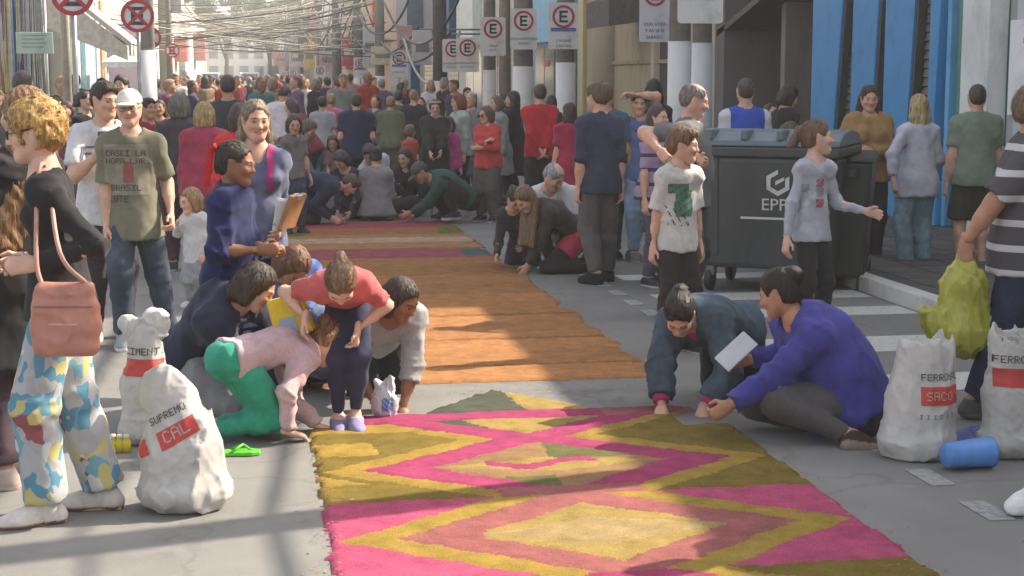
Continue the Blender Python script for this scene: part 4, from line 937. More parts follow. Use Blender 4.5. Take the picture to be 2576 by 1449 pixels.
# ------------------------------------------------------------------ hanging cloth at the first shop
cols = [(.55, .2, .2), (.3, .02, .1), (.62, .5, .22), (.62, .55, .5), (.2, .06, .2), (.65, .58, .2), (.6, .6, .62), (.28, .44, .5), (.07, .05, .22), (.55, .5, .24), (.2, .14, .3), (.5, .5, .44), (.62, .6, .55), (.06, .05, .2), (.58, .55, .35), (.36, .36, .36)]
names = ['salmon', 'maroon', 'mustard', 'off white', 'plum', 'yellow', 'pale grey', 'dusty blue', 'navy', 'straw', 'violet', 'stone', 'cream', 'ink blue', 'butter', 'mid grey']
HF = 24.5
for i, (cc, nm) in enumerate(zip(cols, names)):
    p = U(-14 + i * 7.8, 200, HF); x0, y0 = p[0], p[1]; zt = 3.1 + .05 * math.sin(i * 2.1); zb = 1.15 + .25 * math.sin(i * 1.7)
    V = []; F = []; nu, nv = 9, 8
    for a in range(nu):
        for b_ in range(nv):
            t_ = b_ / (nv - 1); q = a / (nu - 1) - .5
            V.append((q * .085 * (1 + .3 * t_) + .02 * t_ * math.sin(i), .03 * math.sin(q * 19 + i) * (.4 + t_) + .015 * math.sin(t_ * 5 + i), zt + (zb - zt) * t_))
    for a in range(nu - 1):
        for b_ in range(nv - 1): F.append((a * nv + b_, a * nv + b_ + 1, (a + 1) * nv + b_ + 1, (a + 1) * nv + b_))
    o = obj('hanging_fabric', mesh(V, F, True), M('cloth', cc), None, (x0, y0, 0)); sm = o.modifiers.new('thick', 'SOLIDIFY'); sm.thickness = .012
    tag(o, f'{nm} length of cloth hanging in the row at the fabric shop', 'fabric', 'lengths of cloth hung at the fabric shop')
p0, p1 = U(-20, 20, HF), U(112, 20, HF)
rk = empty('hanging_rail', (p0[0], p0[1], 0), 'steel rail on two uprights holding the hanging cloths', 'rail')
B().tube([(0, 0, 3.13), (p1[0] - p0[0], p1[1] - p0[1], 3.13)], .02, 8).done('bar', M('metal', (.4, .4, .4)), rk, smooth=True)
for q in (0, 1): B().tube([((p1[0] - p0[0]) * q, (p1[1] - p0[1]) * q, .12), ((p1[0] - p0[0]) * q, (p1[1] - p0[1]) * q, 3.13)], .022, 8).done('upright', M('metal', (.4, .4, .4)), rk, smooth=True)
q = U(87, 108, HF - 1.2); nb = empty('notice_board', (q[0], q[1], 0), 'pale green notice hung in front of the hanging cloths', 'sign')
B().box((-.26, -.012, q[2] - .155), (.26, .012, q[2] + .155)).done('board', M('paint', (.42, .52, .44)), nb, bev=.006)
for k in range(4): B().box((-.18, -.017, q[2] + .10 - .055 * k), (.18 - .05 * (k % 2), -.0125, q[2] + .118 - .055 * k)).done('lettering', M('paint', (.25, .34, .24)), nb)
for s_ in (-.2, .2): B().tube([(s_, 0, q[2] + .15), (s_, 0, 3.1), (s_, 1.2, 3.13)], .004, 5).done('hanger', M('metal', (.3, .3, .3)), nb)

# ------------------------------------------------------------------ poles, signs, cables
RED, WHT, BLK = M('paint', (.42, .035, .045)), M('paint', (.66, .64, .62)), M('paint', (.03, .03, .035))
def disc(b, c, r, y0, y1, n=28): b.add([(c[0] + r * math.cos(t), y, c[1] + r * math.sin(t)) for y in (y0, y1) for t in [2 * math.pi * i / n for i in range(n)]], [tuple(range(n)), tuple(range(2 * n - 1, n - 1, -1))] + [(i, i + n, (i + 1) % n + n, (i + 1) % n) for i in range(n)])
def annulus(b, c, r0, r1, y0, y1, n=28):
    V = [(c[0] + r * math.cos(t), y, c[1] + r * math.sin(t)) for r in (r0, r1) for y in (y0, y1) for t in [2 * math.pi * i / n for i in range(n)]]
    F = []
    for i in range(n):
        j = (i + 1) % n; a, bb, cc, d = 0, n, 2 * n, 3 * n
        F += [(a + i, a + j, cc + j, cc + i), (bb + i, d + i, d + j, bb + j), (cc + i, cc + j, d + j, d + i), (a + i, bb + i, bb + j, a + j)]
    b.add(V, F)
def letter_E(b, c, s, y0, y1):
    x0, z0 = c[0] - .36 * s, c[1] - .5 * s; t = .19 * s
    b.box((x0, y0, z0), (x0 + t, y1, z0 + s)); 
    for z in (z0, z0 + s / 2 - t / 2, z0 + s - t): b.box((x0 + t, y0, z), (x0 + .74 * s * (1 if z != z0 + s / 2 - t / 2 else .9), y1, z + t))
def no_stop(px, py, dpx, label, rz=0.0, post=True, thick=.03, pcol=(.32, .32, .32)):
    h = FOC * .5 / dpx; p = U(px, py, h); r = empty('traffic_sign', (p[0], p[1], 0), label, 'sign', 'no stopping signs'); r.rotation_euler.z = rz; z = p[2]
    b = B(); disc(b, (0, z), .245, .0, -.008); b.done('plate', WHT, r)
    b = B(); letter_E(b, (0, z), .27, -.013, -.008); b.done('letter', BLK, r)
    b = B(); annulus(b, (0, z), .195, .25, -.022, -.004); b.done('ring', RED, r)
    for a in (45, -45):
        c, s_ = math.cos(math.radians(a)), math.sin(math.radians(a)); L, t = .205, .024
        P = [(x * c - q * s_, y, z + x * s_ + q * c) for y in (-.018, -.0135) for x, q in ((-L, -t), (L, -t), (L, t), (-L, t))]
        if a < 0: P = [(q_[0], q_[1] - .002, q_[2]) for q_ in P]
        B().hexa(P).done('bar', RED, r)
    if post: B().tube([(0, .045, .1), (0, .045, z + .3)], thick, 10).done('post', M('metal', pcol), r, smooth=True)
    return r
no_stop(182, -14, 105, 'round no stopping sign cut by the awning over the fabric shop', thick=.035)
no_stop(346, 40, 82, 'biggest whole round no stopping sign, beside the white painted pole', thick=.03)
no_stop(377, 95, 56, 'smaller round no stopping sign overlapping the white painted pole', thick=.03)
no_stop(433, 127, 37, 'small shaded round no stopping sign past the white pole', thick=.03)
no_stop(462, 185, 17, 'tiny round no stopping sign by the sunlit shops', thick=.03)
def plate_sign(px, py, wpx, label, lines=('DAS 8 AS 18', 'ZONA'), blue=False, hgt=.75, wid=.5, ring=True, rz=0.0, h=None, post=False):
    h = h or FOC * wid / wpx; p = U(px, py, h); r = empty('parking_sign', (p[0], p[1], 0), label, 'sign', 'parking signs on the poles'); r.rotation_euler.z = rz; z = p[2]
    b = B(); n = 6; rad = .04; P = []
    for cx_, cz_, a0 in ((wid / 2 - rad, hgt / 2 - rad, 0), (-wid / 2 + rad, hgt / 2 - rad, 90), (-wid / 2 + rad, -hgt / 2 + rad, 180), (wid / 2 - rad, -hgt / 2 + rad, 270)):
        for i in range(n): t = math.radians(a0 + 90 * i / (n - 1)); P.append((cx_ + rad * math.cos(t), 0, z + cz_ + rad * math.sin(t)))
    b.prism(P[::-1], (0, -.01, 0)); b.done('plate', WHT, r); cz = z + hgt * .2
    if ring:
        b = B(); annulus(b, (0, cz), .145 * wid / .5, .185 * wid / .5, -.02, -.009); b.done('ring', RED, r)
        b = B(); letter_E(b, (0, cz), .19 * wid / .5, -.017, -.0105); b.done('letter', BLK, r)
    if blue: B().box((-wid * .42, -.016, z - .09), (wid * .42, -.0105, z - .03)).done('blue_band', M('paint', (.12, .13, .4)), r)
    for k, ln in enumerate(lines):
        text('lettering', ln, .062, (0, -.013, z - hgt * (.24 if ring else -.12) - (.06 if blue else 0) - .085 * k), (math.pi / 2, 0, 0), M('paint', (.16, .15, .16)), r)
    B().box((-.04, .002, z - .05), (.04, .16, z + .05)).done('bracket', M('metal', (.25, .25, .25)), r)
    if post: B().tube([(0, .04, .1), (0, .04, z + .4)], .03, 10).done('post', M('metal', (.35, .35, .35)), r, smooth=True)
    return r
plate_sign(1762, -8, 116, 'white sign reading permitido beside the thick pole at the garage', ('SOMENTE', 'PERMITIDO'), hgt=.56, ring=False)
plate_sign(1647, 20, 78, 'white parking sign with red arc tucked behind the garage pole', ('DIAS UTEIS', '9 AS 18 H', 'SABADO'), hgt=.9, wid=.42)
plate_sign(1417, 65, 76, 'parking sign with letter E and a blue band at the light blue shop', ('2 HORAS', 'CARTAO'), blue=True)
plate_sign(1317, 73, 67, 'clearest white parking sign with red ring and letter E', ('REGULAMENTADO', 'ACIMA'))
plate_sign(1240, 92, 58, 'parking sign half hidden behind a beige pole', ('ZONA', 'AZUL'), h=31.5)
plate_sign(1176, 138, 57, 'front one of two overlapping parking signs with letter E', ('ESTACIONAMENTO', 'ROTATIVO'))
plate_sign(1140, 140, 56, 'rear one of two overlapping parking signs with letter E', ('ESTACIONAMENTO', 'ROTATIVO'), h=36.8)
plate_sign(1004, 160, 44, 'pinkish parking sign with letter E before the blue upright banner', ('ZONA AZUL', ''), blue=True, post=True)
plate_sign(906, 170, 33, 'small parking sign with letter E before the red board', ('ZONA', ''), blue=True, post=True)
plate_sign(805, 186, 27, 'small grey parking sign with letter E beyond the navy shirt', ('ZONA', ''), post=True)
plate_sign(737, 190, 21, 'tiny parking sign with letter E over the far crowd', ('ZONA', ''), post=True)
plate_sign(715, 192, 17, 'tiniest parking sign over the far crowd', ('ZONA', ''), post=True)
PC = M('concrete', (.23, .21, .19))
def pole(px, h, dia, label, top=9.0, white=2.1, col=None, arms=True, x=None):
    p = U(px, 400, h); r = empty('utility_pole', (p[0], p[1], 0), label, 'pole', 'utility poles along the street')
    B().tube([(0, 0, .05), (0, 0, top)], [dia / 2, dia / 2 * .72], 18).done('shaft', col or PC, r, smooth=True)
    if white: B().tube([(0, 0, .06), (0, 0, white)], [dia / 2 + .006, dia / 2 + .002], 18).done('painted_base', M('paint', (.64, .62, .60)), r, smooth=True)
    if arms:
        for z in (top - .5, top - 1.6): B().box((-.9, -.06, z), (.9, .06, z + .12)).done('crossarm', M('concrete', (.2, .17, .14)), r)
        for i in (-.8, -.4, .4, .8): B().lathe([(.03, 0), (.05, .05), (.035, .1), (.05, .15), (.02, .2)], (i, 0, top - .38), 8).done('insulator', M('paint', (.25, .12, .08)), r, smooth=True)
        B().box((-.22, -.34, top - 3.3), (.22, -.14, top - 2.7)).done('junction_box', M('metal', (.16, .16, .17)), r)
    return r
PL = []
pole(1706, 18.7, .27, 'thick grey pole with white base beside the permitido sign', white=2.13)
pole(1762, 19.6, .25, 'second pole with white base just behind the permitido sign', white=2.13, arms=False)
pole(1422, 27.2, .33, 'pole with white base under the blue banded parking sign', white=1.95)
pole(1316, 30.3, .40, 'pole with white base under the clearest parking sign', white=1.9)
pole(1270, 33.0, .26, 'plain beige pole without paint near the parking signs', white=1.35, col=M('concrete', (.30, .27, .22)), arms=False)
pole(1232, 36.0, .30, 'pole with short white base behind the half hidden sign', white=1.85)
pole(1108, 37.6, .36, 'dark pole hung with boxes by the overlapping signs', white=1.6, col=M('concrete', (.13, .12, .12)))
pole(905, 63.0, .40, 'pole behind the small parking sign by the red board', white=1.7)
pole(851, 79.0, .5, 'tall dark pole with drooping cables over the crowd', white=0, col=M('concrete', (.20, .185, .17)), top=9.2)
pole(958, 54.0, .34, 'grey pole with white base past the pinkish parking sign', white=1.7)
pole(806, 101.0, .34, 'thin grey pole far along the shop row', white=0, arms=True)
pole(762, 132.0, .36, 'thin dark pole beyond the far crowd', white=0, col=M('concrete', (.14, .13, .12)))
pole(726, 172.0, .4, 'farthest pole before the trees', white=0)
for k, (px, py, h_, w_, t_, col, nm) in enumerate(((1062, 120, 42, .5, .9, (.55, .52, .5), 'white'), (1018, 112, 47, .45, 1.1, (.5, .30, .27), 'salmon'), (968, 140, 53, .9, .6, (.55, .46, .30), 'buff'), (930, 120, 60, .5, 1.5, (.50, .48, .46), 'pale grey'), (878, 130, 68, .6, 1.2, (.48, .10, .08), 'red'), (838, 120, 82, 1.0, .8, (.56, .54, .52), 'long white'), (822, 150, 90, .8, 1.3, (.5, .32, .34), 'rose'), (778, 140, 104, .7, 1.8, (.55, .42, .12), 'amber'), (764, 118, 112, .8, 1.6, (.12, .10, .10), 'black'), (748, 150, 126, 1.2, 1.2, (.55, .5, .48), 'ivory'), (733, 128, 140, 1.1, 1.9, (.2, .3, .34), 'steel blue'), (706, 150, 165, 1.4, 1.3, (.5, .22, .2), 'brick red'))):
    p = U(px, py, h_); r = empty('shop_sign', (p[0], p[1], 0), f'{nm} shop sign jutting over the pavement of the far row', 'sign', 'shop signs along the far row')
    B().box((-w_ / 2, -.06, p[2] - t_ / 2), (w_ / 2, .06, p[2] + t_ / 2)).done('board', M('paint', col), r, bev=.015)
    B().box((-w_ * .35, -.075, p[2] - t_ * .12), (w_ * .35, -.062, p[2] + t_ * .12)).done('panel', M('paint', (.2, .18, .18) if sum(col) > .8 else (.6, .58, .54)), r)
    B().tube([(w_ / 2, 0, p[2] + t_ * .4), (max(XR - p[0], w_ / 2 + .1), 0, p[2] + t_ * .4)], .025, 6).done('bracket', M('metal', (.2, .2, .2)), r, smooth=True)
pole(377, 26.8, .30, 'white painted pole with the round signs by the tent', white=2.15, col=M('concrete', (.34, .32, .28)))
pole(176, 20.0, .125, 'slim beige post standing before the dark fronted shop', white=0, col=M('concrete', (.40, .36, .28)), arms=False, top=5)
pole(433, 56.5, .2, 'thin far pole behind the small shaded sign', white=0, arms=False)
po = empty('utility_pole', (4.75, 7.4, 0), 'pole with crossarms standing on the near kerb by the low shop', 'pole', 'utility poles along the street')
B().tube([(0, 0, .05), (0, 0, 9)], [.15, .11], 16).done('shaft', PC, po, smooth=True); B().box((-.9, -.06, 8.4), (.9, .06, 8.52)).done('crossarm', PC, po)
WIRE = M('plastic', (.05, .048, .045)); WPALE = M('plastic', (.42, .38, .3))
def cable(a, b, sag, r, label, pale=False, n=14):
    pts = [A(a) * (1 - t) + A(b) * t - A([0, 0, sag * 4 * t * (1 - t)]) for t in np.linspace(0, 1, n)]
    c0 = (A(a) + A(b)) / 2; o = B().tube([p - c0 for p in pts], r, 5).done('overhead_cable', WPALE if pale else WIRE, None, c0, smooth=True)
    tag(o, label, 'cable', 'overhead cables')
ys = [-8, 7.4, 17.4, 26.9, 35.6, 48.5, 62, 80, 100, 125, 155, 190]
for i in range(len(ys) - 1):
    for j, z in enumerate((8.6, 8.6, 7.4, 6.1, 5.6, 5.2, 4.6, 4.2)):
        x = 4.75 + (-.8, .8, .4, -.1, .1, 0, -.15, .12)[j]; 
        if j >= 3 and ys[i] > 40 and j % 2: continue
        cable((x, ys[i], z), (x + rng.uniform(-.1, .1), ys[i + 1], z), .18 + .12 * rng.rand(), .012 if j < 3 else .02 + .012 * (j % 3), 'dark cable strung pole to pole along the shop row', pale=(i + j) % 5 == 4 and i > 2)
for k in range(78):
    y = 52 + 130 * rng.rand() ** 1.4; pr = (rng.uniform(-10, 150), rng.uniform(20, 140)); z0 = CAM_Z + (190 - pr[0]) * y / 4000; z1 = CAM_Z + (190 - pr[1]) * y / 4000 + .3
    cable((4.7, y, z0), (XL + .05, y + rng.uniform(-8, 12), min(z1, 6.4)), .1 + .35 * rng.rand(), .012 + .016 * rng.rand(), 'cable crossing over the street to the shops opposite', pale=rng.rand() < .55)
for k in range(16):      # slack loops on the poles
    y = 34 + 70 * rng.rand(); x = 4.6 + rng.uniform(-.4, .3); z = CAM_Z + rng.uniform(100, 200) * y / 4000
    cable((x, y, z), (x - .8 - 1.2 * rng.rand(), y + 9 * rng.rand(), z + rng.uniform(-.3, .6)), .5 + 1.0 * rng.rand(), .022 + .015 * rng.rand(), 'slack cable loop drooping from the pole tops', pale=rng.rand() < .25)
for k in range(34):      # drop wires
    y = 55 + 120 * rng.rand(); x = 4.3 + rng.uniform(-1.2, 1.4); z = CAM_Z + rng.uniform(90, 210) * y / 4000
    cable((x, y, z), (x + rng.uniform(-1.5, 1.0), y + rng.uniform(-2, 2), CAM_Z + rng.uniform(15, 80) * y / 4000), .0, .02 + .02 * rng.rand(), 'straight drop wire hanging from the pole tops', pale=rng.rand() < .45)
# white tent
q = U(318, 172, 46.0); tt = empty('tent', (q[0], q[1], 0), 'white square market tent by the dark violet shop', 'tent')
for z0, s0, z1, s1, nm in ((1.95, .62, 2.1, .62, 'valance'), (2.1, .64, 2.45, .05, 'roof')):
    B().hexa([(-s0, -s0, z0), (s0, -s0, z0), (s0, s0, z0), (-s0, s0, z0), (-s1, -s1, z1), (s1, -s1, z1), (s1, s1, z1), (-s1, s1, z1)]).done(nm, M('cloth', (.75, .73, .68)), tt)
for sx in (-1, 1):
    for sy in (-1, 1): B().tube([(sx * .58, sy * .58, .12), (sx * .58, sy * .58, 1.98)], .02, 8).done('leg', M('metal', (.5, .5, .5)), tt, smooth=True)
# far vans
def van(px, py, h, label, col):
    p = U(px, py, h); r = empty('parked_van', (p[0], p[1], 0), label, 'van', 'vans parked far up the street')
    b = B(); P = lambda w_, y, z: [(-w_, y, z), (w_, y, z)]
    prof = [(-2.2, .35), (-2.2, .95), (-1.5, 1.15), (-.9, 1.85), (1.9, 1.95), (2.2, 1.2), (2.2, .35)]
    b.prism([(-.85, y, z) for y, z in prof][::-1], (1.7, 0, 0)); b.done('body', M('paint', col), r, bev=.06)
    B().hexa([(-.72, -1.46, 1.2), (.72, -1.46, 1.2), (.72, -1.40, 1.2), (-.72, -1.40, 1.2), (-.66, -.98, 1.78), (.66, -.98, 1.78), (.66, -.9, 1.78), (-.66, -.9, 1.78)]).done('windscreen', M('glass', '#20262a'), r)
    for sx in (-1, 1):
        B().box((sx * .62 - .14, -2.23, .72), (sx * .62 + .14, -2.19, .9)).done('headlight', M('glass', '#cfd2d2'), r)
        for yy in (-1.4, 1.4):
            wh = B().lathe([(.2, -.1), (.32, -.1), (.33, 0), (.32, .1), (.2, .1)], (sx * .8, yy, .33), 14, 'x').done('wheel', M('plastic', (.03, .03, .03)), r, smooth=True)
    return r
van(530, 208, 150, 'pale blue van far up the street behind the crowd', (.25, .38, .55)); van(628, 208, 140, 'silver blue van beside the pale blue one far up the street', (.35, .42, .5))
# ------------------------------------------------------------------ sawdust carpets
CX0, CX1 = .27, 2.36
def vnoise(x, y, seed, f):
    P = np.stack([np.ravel(x), np.ravel(y), np.zeros(np.size(x))], 1); return swave(P, seed, f, 4).reshape(np.shape(x))
def pieces(R, least):
    """number the connected patches of equal value; patches under `least` cells melt into a neighbour"""
    nx, ny = R.shape
    for ps in (0, 1):
        Lb = -np.ones(R.shape, int); n = 0
        for a in range(nx):
            for b in range(ny):
                if Lb[a, b] >= 0: continue
                v = R[a, b]; st = [(a, b)]; Lb[a, b] = n; cells = []; nb = v
                while st:
                    i, j = st.pop(); cells.append((i, j))
                    for p, q in ((i + 1, j), (i - 1, j), (i, j + 1), (i, j - 1)):
                        if 0 <= p < nx and 0 <= q < ny:
                            if R[p, q] == v:
                                if Lb[p, q] < 0: Lb[p, q] = n; st.append((p, q))
                            else: nb = R[p, q]
                if len(cells) < least and ps == 0:
                    for i, j in cells: R[i, j] = nb
                n += 1
    return Lb
def carpet(label, y0, y1, cell, region, cols, height=.016, warp=.022, seed=3, pad=.06):
    """sawdust laid on the road: region(x, y) -> index of the colour at a point, -1 bare road"""
    root = empty('sawdust_carpet', ((CX0 + CX1) / 2, (y0 + y1) / 2, 0), label, 'carpet', 'sawdust carpets down the street')
    ox, oy = (CX0 + CX1) / 2, (y0 + y1) / 2
    xs = np.arange(CX0 - pad, CX1 + pad + cell, cell); ys = np.arange(y0 - pad, y1 + pad + cell, cell)
    xc, yc = np.meshgrid(xs[:-1] + cell / 2, ys[:-1] + cell / 2, indexing='ij')
    wx = warp * (.6 * vnoise(xc, yc, seed, 18) + .5 * vnoise(xc, yc, seed + 1, 70)); wy = warp * (.6 * vnoise(xc, yc, seed + 2, 18) + .5 * vnoise(xc, yc, seed + 3, 70))
    R = region(xc + wx, yc + wy); LB = pieces(R, 14)
    gx, gy = np.meshgrid(xs, ys, indexing='ij'); hz_ = height * (1 + .22 * vnoise(gx, gy, seed + 5, 22) + .22 * vnoise(gx, gy, seed + 6, 90))
    nx, ny = R.shape; Rp = np.full((nx + 2, ny + 2), -1); Rp[1:-1, 1:-1] = R
    q = np.stack([Rp[:-1, :-1], Rp[1:, :-1], Rp[:-1, 1:], Rp[1:, 1:]]); bare = (q == -1).any(0); mixed = (q.max(0) != q.min(0))
    Z = np.where(bare, .002, np.where(mixed, hz_ * .75, hz_)); idx = np.arange(gx.size).reshape(gx.shape); P = np.stack([gx.ravel() - ox, gy.ravel() - oy, Z.ravel()], 1)
    for k, (nm, col) in enumerate(cols):
      for cid in np.unique(LB[R == k]):
        I = np.argwhere(LB == cid); i, j = I[:, 0], I[:, 1]; F = np.stack([idx[i, j], idx[i + 1, j], idx[i + 1, j + 1], idx[i, j + 1]], 1); uq, inv = np.unique(F, return_inverse=True)
        obj(nm, mesh(P[uq], inv.reshape(-1, 4), True), M('sawdust', col), root)
    rg = np.random.RandomState(seed + 50); m = 1500; sx = rg.rand(m) < .5; ex = np.where(sx, np.where(rg.rand(m) < .5, CX0, CX1) + rg.normal(size=m) * .07, rg.uniform(CX0, CX1, m)); ey = np.where(sx, rg.uniform(y0, y1, m), np.where(rg.rand(m) < .5, y0, y1) + rg.normal(size=m) * .06)
    sz = .0035 + .006 * rg.rand(m) ** 2; an = rg.rand(m) * 6.3; V = []; cl = A([c for _, c in cols])[rg.randint(0, len(cols), m)]
    c0 = np.stack([ex - ox, ey - oy, np.full(m, .0205)], 1); ux = np.stack([np.cos(an), np.sin(an), 0 * an], 1) * sz[:, None]; uy = np.stack([-np.sin(an), np.cos(an), .3 + 0 * an], 1) * sz[:, None] * .6
    inside = (R[np.clip(((ex - xs[0]) / cell).astype(int), 0, nx - 1), np.clip(((ey - ys[0]) / cell).astype(int), 0, ny - 1)] >= 0); c0[~inside, 2] = .0045
    V = np.concatenate([c0 - ux - uy * .0, c0 + ux, c0 + ux + uy, c0 - ux + uy]); F = np.stack([np.arange(m), np.arange(m) + m, np.arange(m) + 2 * m, np.arange(m) + 3 * m], 1)
    o = obj('loose_sawdust', mesh(V, F, False, np.tile(cl, (4, 1))), M('vcol', (1, 1, 1), 'vcol'), root); o['kind'] = 'stuff'
    return root
PITCHC, YC1 = 1.06, 7.93           # star rows
def star_region(x, y):
    u = (x - (CX0 + CX1) / 2) / ((CX1 - CX0) / 2); v = (YC1 - y) / PITCHC; row = np.floor(v + .5).astype(int); row = np.where((row < 0) & (v > -.66), 0, row); fv = v - row; m = np.abs(u) + 1.3 * np.abs(fv)
    r = np.full(x.shape, 0); odd = (row % 2 == 1); eve = ~odd
    r[odd] = 1                                       # olive ground with paler flashes
    r[odd & (u < 0) & (np.abs(fv - .10) < .13) & (m > 1.08)] = 0; r[odd & (u < -.72) & (fv < -.28)] = 0
    r[odd & (m <= .98)] = 0; r[odd & (m <= .81)] = 2; r[odd & (m <= .52)] = 3; r[odd & (m <= .54) & (u > 0.02) & (fv < -.10)] = 4; r[odd & (m <= .54) & (u < -.02) & (fv > .20)] = 4
    r[odd & (np.abs(u) + 4.2 * np.abs(fv) < .50)] = 5; r[odd & (np.abs(u + .03) < .24) & (np.abs(fv + .02 + .05 * np.sin(u * 14)) < .045)] = 2
    r[odd & (fv > .36) & (np.abs(u) < .30)] = 7
    r[eve] = 6; r[eve & (m <= .97)] = 0; r[eve & (m <= .76)] = 7; r[eve & (m <= .48)] = 5; r[eve & (np.abs(u) + 2.6 * np.abs(fv) < .46)] = 8
    z0 = row == 0                                    # first, half laid star
    r[z0] = 1; r[z0 & (u < -.30) & (fv > .10) & (fv < .30) & (m > .95)] = 0
    r[z0 & (m <= .95)] = 0; r[z0 & (m <= .81)] = 2; r[z0 & (m <= .54)] = 9; r[z0 & (m <= .54) & (u > -.05 + .5 * (fv - .5))] = 5; r[z0 & (np.abs(fv) < .085) & (np.abs(u) < .88)] = 2; r[z0 & (np.abs(fv) < .085) & (u > .45)] = 7
    far = fv < -.085; mf = np.abs(u) + .80 * np.abs(fv); r[z0 & far] = np.where(mf[z0 & far] < .51, np.where(u[z0 & far] < .05 + .12 * (fv[z0 & far] + .5), 9, 5), -1)
    r[z0 & (u > .78) & (m > .95) & (fv < .36)] = -1; r[z0 & (u < -1.0)] = -1; r[z0 & (fv < .14) & (u < -.66) & ~((np.abs(fv) < .085) & (u > -.88))] = -1
    r[row < 0] = -1; r[(np.abs(u) > 1.0)] = -1
    return r
YEL, OLI, MAG, BRN, GRN, OCH, PNK, ROS, TAN_, SLT = (.39, .27, .065), (.225, .165, .045), (.41, .075, .165), (.34, .21, .11), (.16, .165, .07), (.40, .29, .10), (.52, .105, .20), (.38, .14, .135), (.42, .31, .15), (.105, .115, .09)
carpet('star patterned carpet of yellow, magenta and olive sawdust', 4.0, 8.62, .017, star_region, [('yellow_sawdust', YEL), ('olive_sawdust', OLI), ('magenta_sawdust', MAG), ('brown_sawdust', BRN), ('green_sawdust', GRN), ('ochre_sawdust', OCH), ('pink_sawdust', PNK), ('rose_sawdust', ROS), ('tan_sawdust', TAN_), ('slate_sawdust', SLT)], .017)
SEAM = [8.86, 9.30, 9.36, 9.80, 10.25, 10.32, 10.85, 11.3, 11.38, 12.0, 12.5, 13.1, 13.7, 14.3, 15.05]
def orange_region(x, y):
    r = np.full(x.shape, -1); xr = CX1 + .0 - .035 * (np.floor(y * 3.1) % 3 == 0) + .018 * np.sin(y * 9)
    for i in range(len(SEAM) - 1): r[(y > SEAM[i] + .006) & (y < SEAM[i + 1] - .006)] = i
    r[(x < CX0) | (x > xr)] = -1; return r
ORC = [tuple(c * k for c in (.42, .205, .09)) for k in (1.08, .72, 1.0, 1.06, .70, .96, 1.04, .68, .94, 1.0, .86, .95, .82, .88)]
carpet('long plain orange sawdust carpet half in shade', 8.86, 15.05, .022, orange_region, [('orange_strip', c) for c in ORC], .016, seed=21)
def far_region(x, y):
    u = (x - (CX0 + CX1) / 2) / ((CX1 - CX0) / 2); r = np.full(x.shape, 0)
    for i, (a, b) in enumerate(((15.08, 15.9), (15.9, 16.5), (16.5, 17.0), (17.0, 17.35), (17.35, 18.1), (18.1, 18.9))):
        r[(y > a) & (y <= b)] = (0, 1, 2, 1, 3, 4)[i]
    r[(y < 15.75) & (y > 15.2) & (np.abs(u) > .72)] = 5; r[(u > .97)] = 6; r[(y > 17.3) & (y < 18.3) & (np.abs(u) > .8 - (18.3 - y) * .1) & (np.abs(u) <= .97)] = 7
    r[(np.abs(u) > 1.0) | (y < 15.1) | (y > 18.85)] = -1; return r
carpet('striped mauve, tan and teal carpet at the crouching helpers', 15.1, 18.85, .03, far_region, [('mauve_band', (.33, .10, .12)), ('tan_band', (.38, .22, .10)), ('pale_band', (.48, .34, .24)), ('terracotta_band', (.36, .155, .075)), ('rose_band', (.36, .085, .11)), ('teal_square', (.06, .15, .15)), ('red_edge', (.30, .055, .04)), ('olive_patch', (.17, .16, .05))], .016, seed=33)

# ------------------------------------------------------------------ sacks
def sack(label, px, py, wd, hgt, seed, lean=(0, 0), open_top=True, flop=False, rz=0.0, prints=(), rot=0.0):
    p = G(px, py); root = empty('sack', (p[0], p[1], 0), label, 'sack', 'white sacks of sawdust'); ax = FH; side = RT; F = Field(); t = A([lean[0], lean[1], 0]) if True else 0
    tp = A([0, 0, hgt]) + RT * lean[0] + FH * lean[1]
    F.cone((0, 0, wd * .36), tp * .5, wd * .5, wd * .47, .05, sq=(FH, 1.25)); F.cone(tp * .5, tp * .97, wd * .46, wd * (.42 if open_top else .26), .05, sq=(FH, 1.4))
    F.ell((0, 0, wd * .22), np.eye(3), (wd * .55, wd * .46, wd * .26), .05)
    if flop: F.cone(tp * .95, tp * 1.02 + RT * -.05, wd * .24, wd * .3, .04, sq=(FH, 1.8)); F.cone(tp + RT * -.03, tp * .72 - FH * wd * .45 + RT * .03, wd * .25, wd * .26, .03, sq=(FH, 2.2))
    if open_top: F.cone(tp * .86, tp * 1.2, wd * .28, wd * .40, .01, op=-1, sq=(FH, 1.4))
    def post(P, D): return np.maximum(D + .015 * folds(P, seed, 12, (1, 1, .3)) + .006 * folds(P, seed + 3, 26, (1, 1, .7)) + .0022 * folds(P, seed + 7, 55), -(P[:, 2] - .003))
    body = obj('bag', mesh(*F.skin(.0085, post), True), M('woven', (.50, .48, .45)), root)
    T = bvh(body)
    for nm, col, u0, z0, wdt, hh, kind in prints:
        cell = .006; nu, nv = int(wdt / cell), int(hh / cell); cc = RT * u0 + A([0, 0, z0]) + tp * (z0 / hgt) * A([1, 1, 0]); n_ = -FH
        if isinstance(kind, tuple):
            g = ink(kind[0], kind[1], kind[2]); mask = lambda i, j, g=g: j < len(g) and i < len(g[0]) and g[j][i]; nu, nv = len(g[0]), len(g); cell = wdt / nu
        else: mask = lambda i, j: True
        cu_, cv_ = RT * math.cos(rot) + A([0, 0, 1.]) * math.sin(rot), A([0, 0, 1.]) * math.cos(rot) - RT * math.sin(rot)
        decal(T, nm, cc, cu_, cv_, n_, nu, nv, cell, mask, M('paint', col), .0035 if nm == 'red_band' else .006, root)
    return root
RB, KB = (.52, .06, .05), (.07, .065, .06)
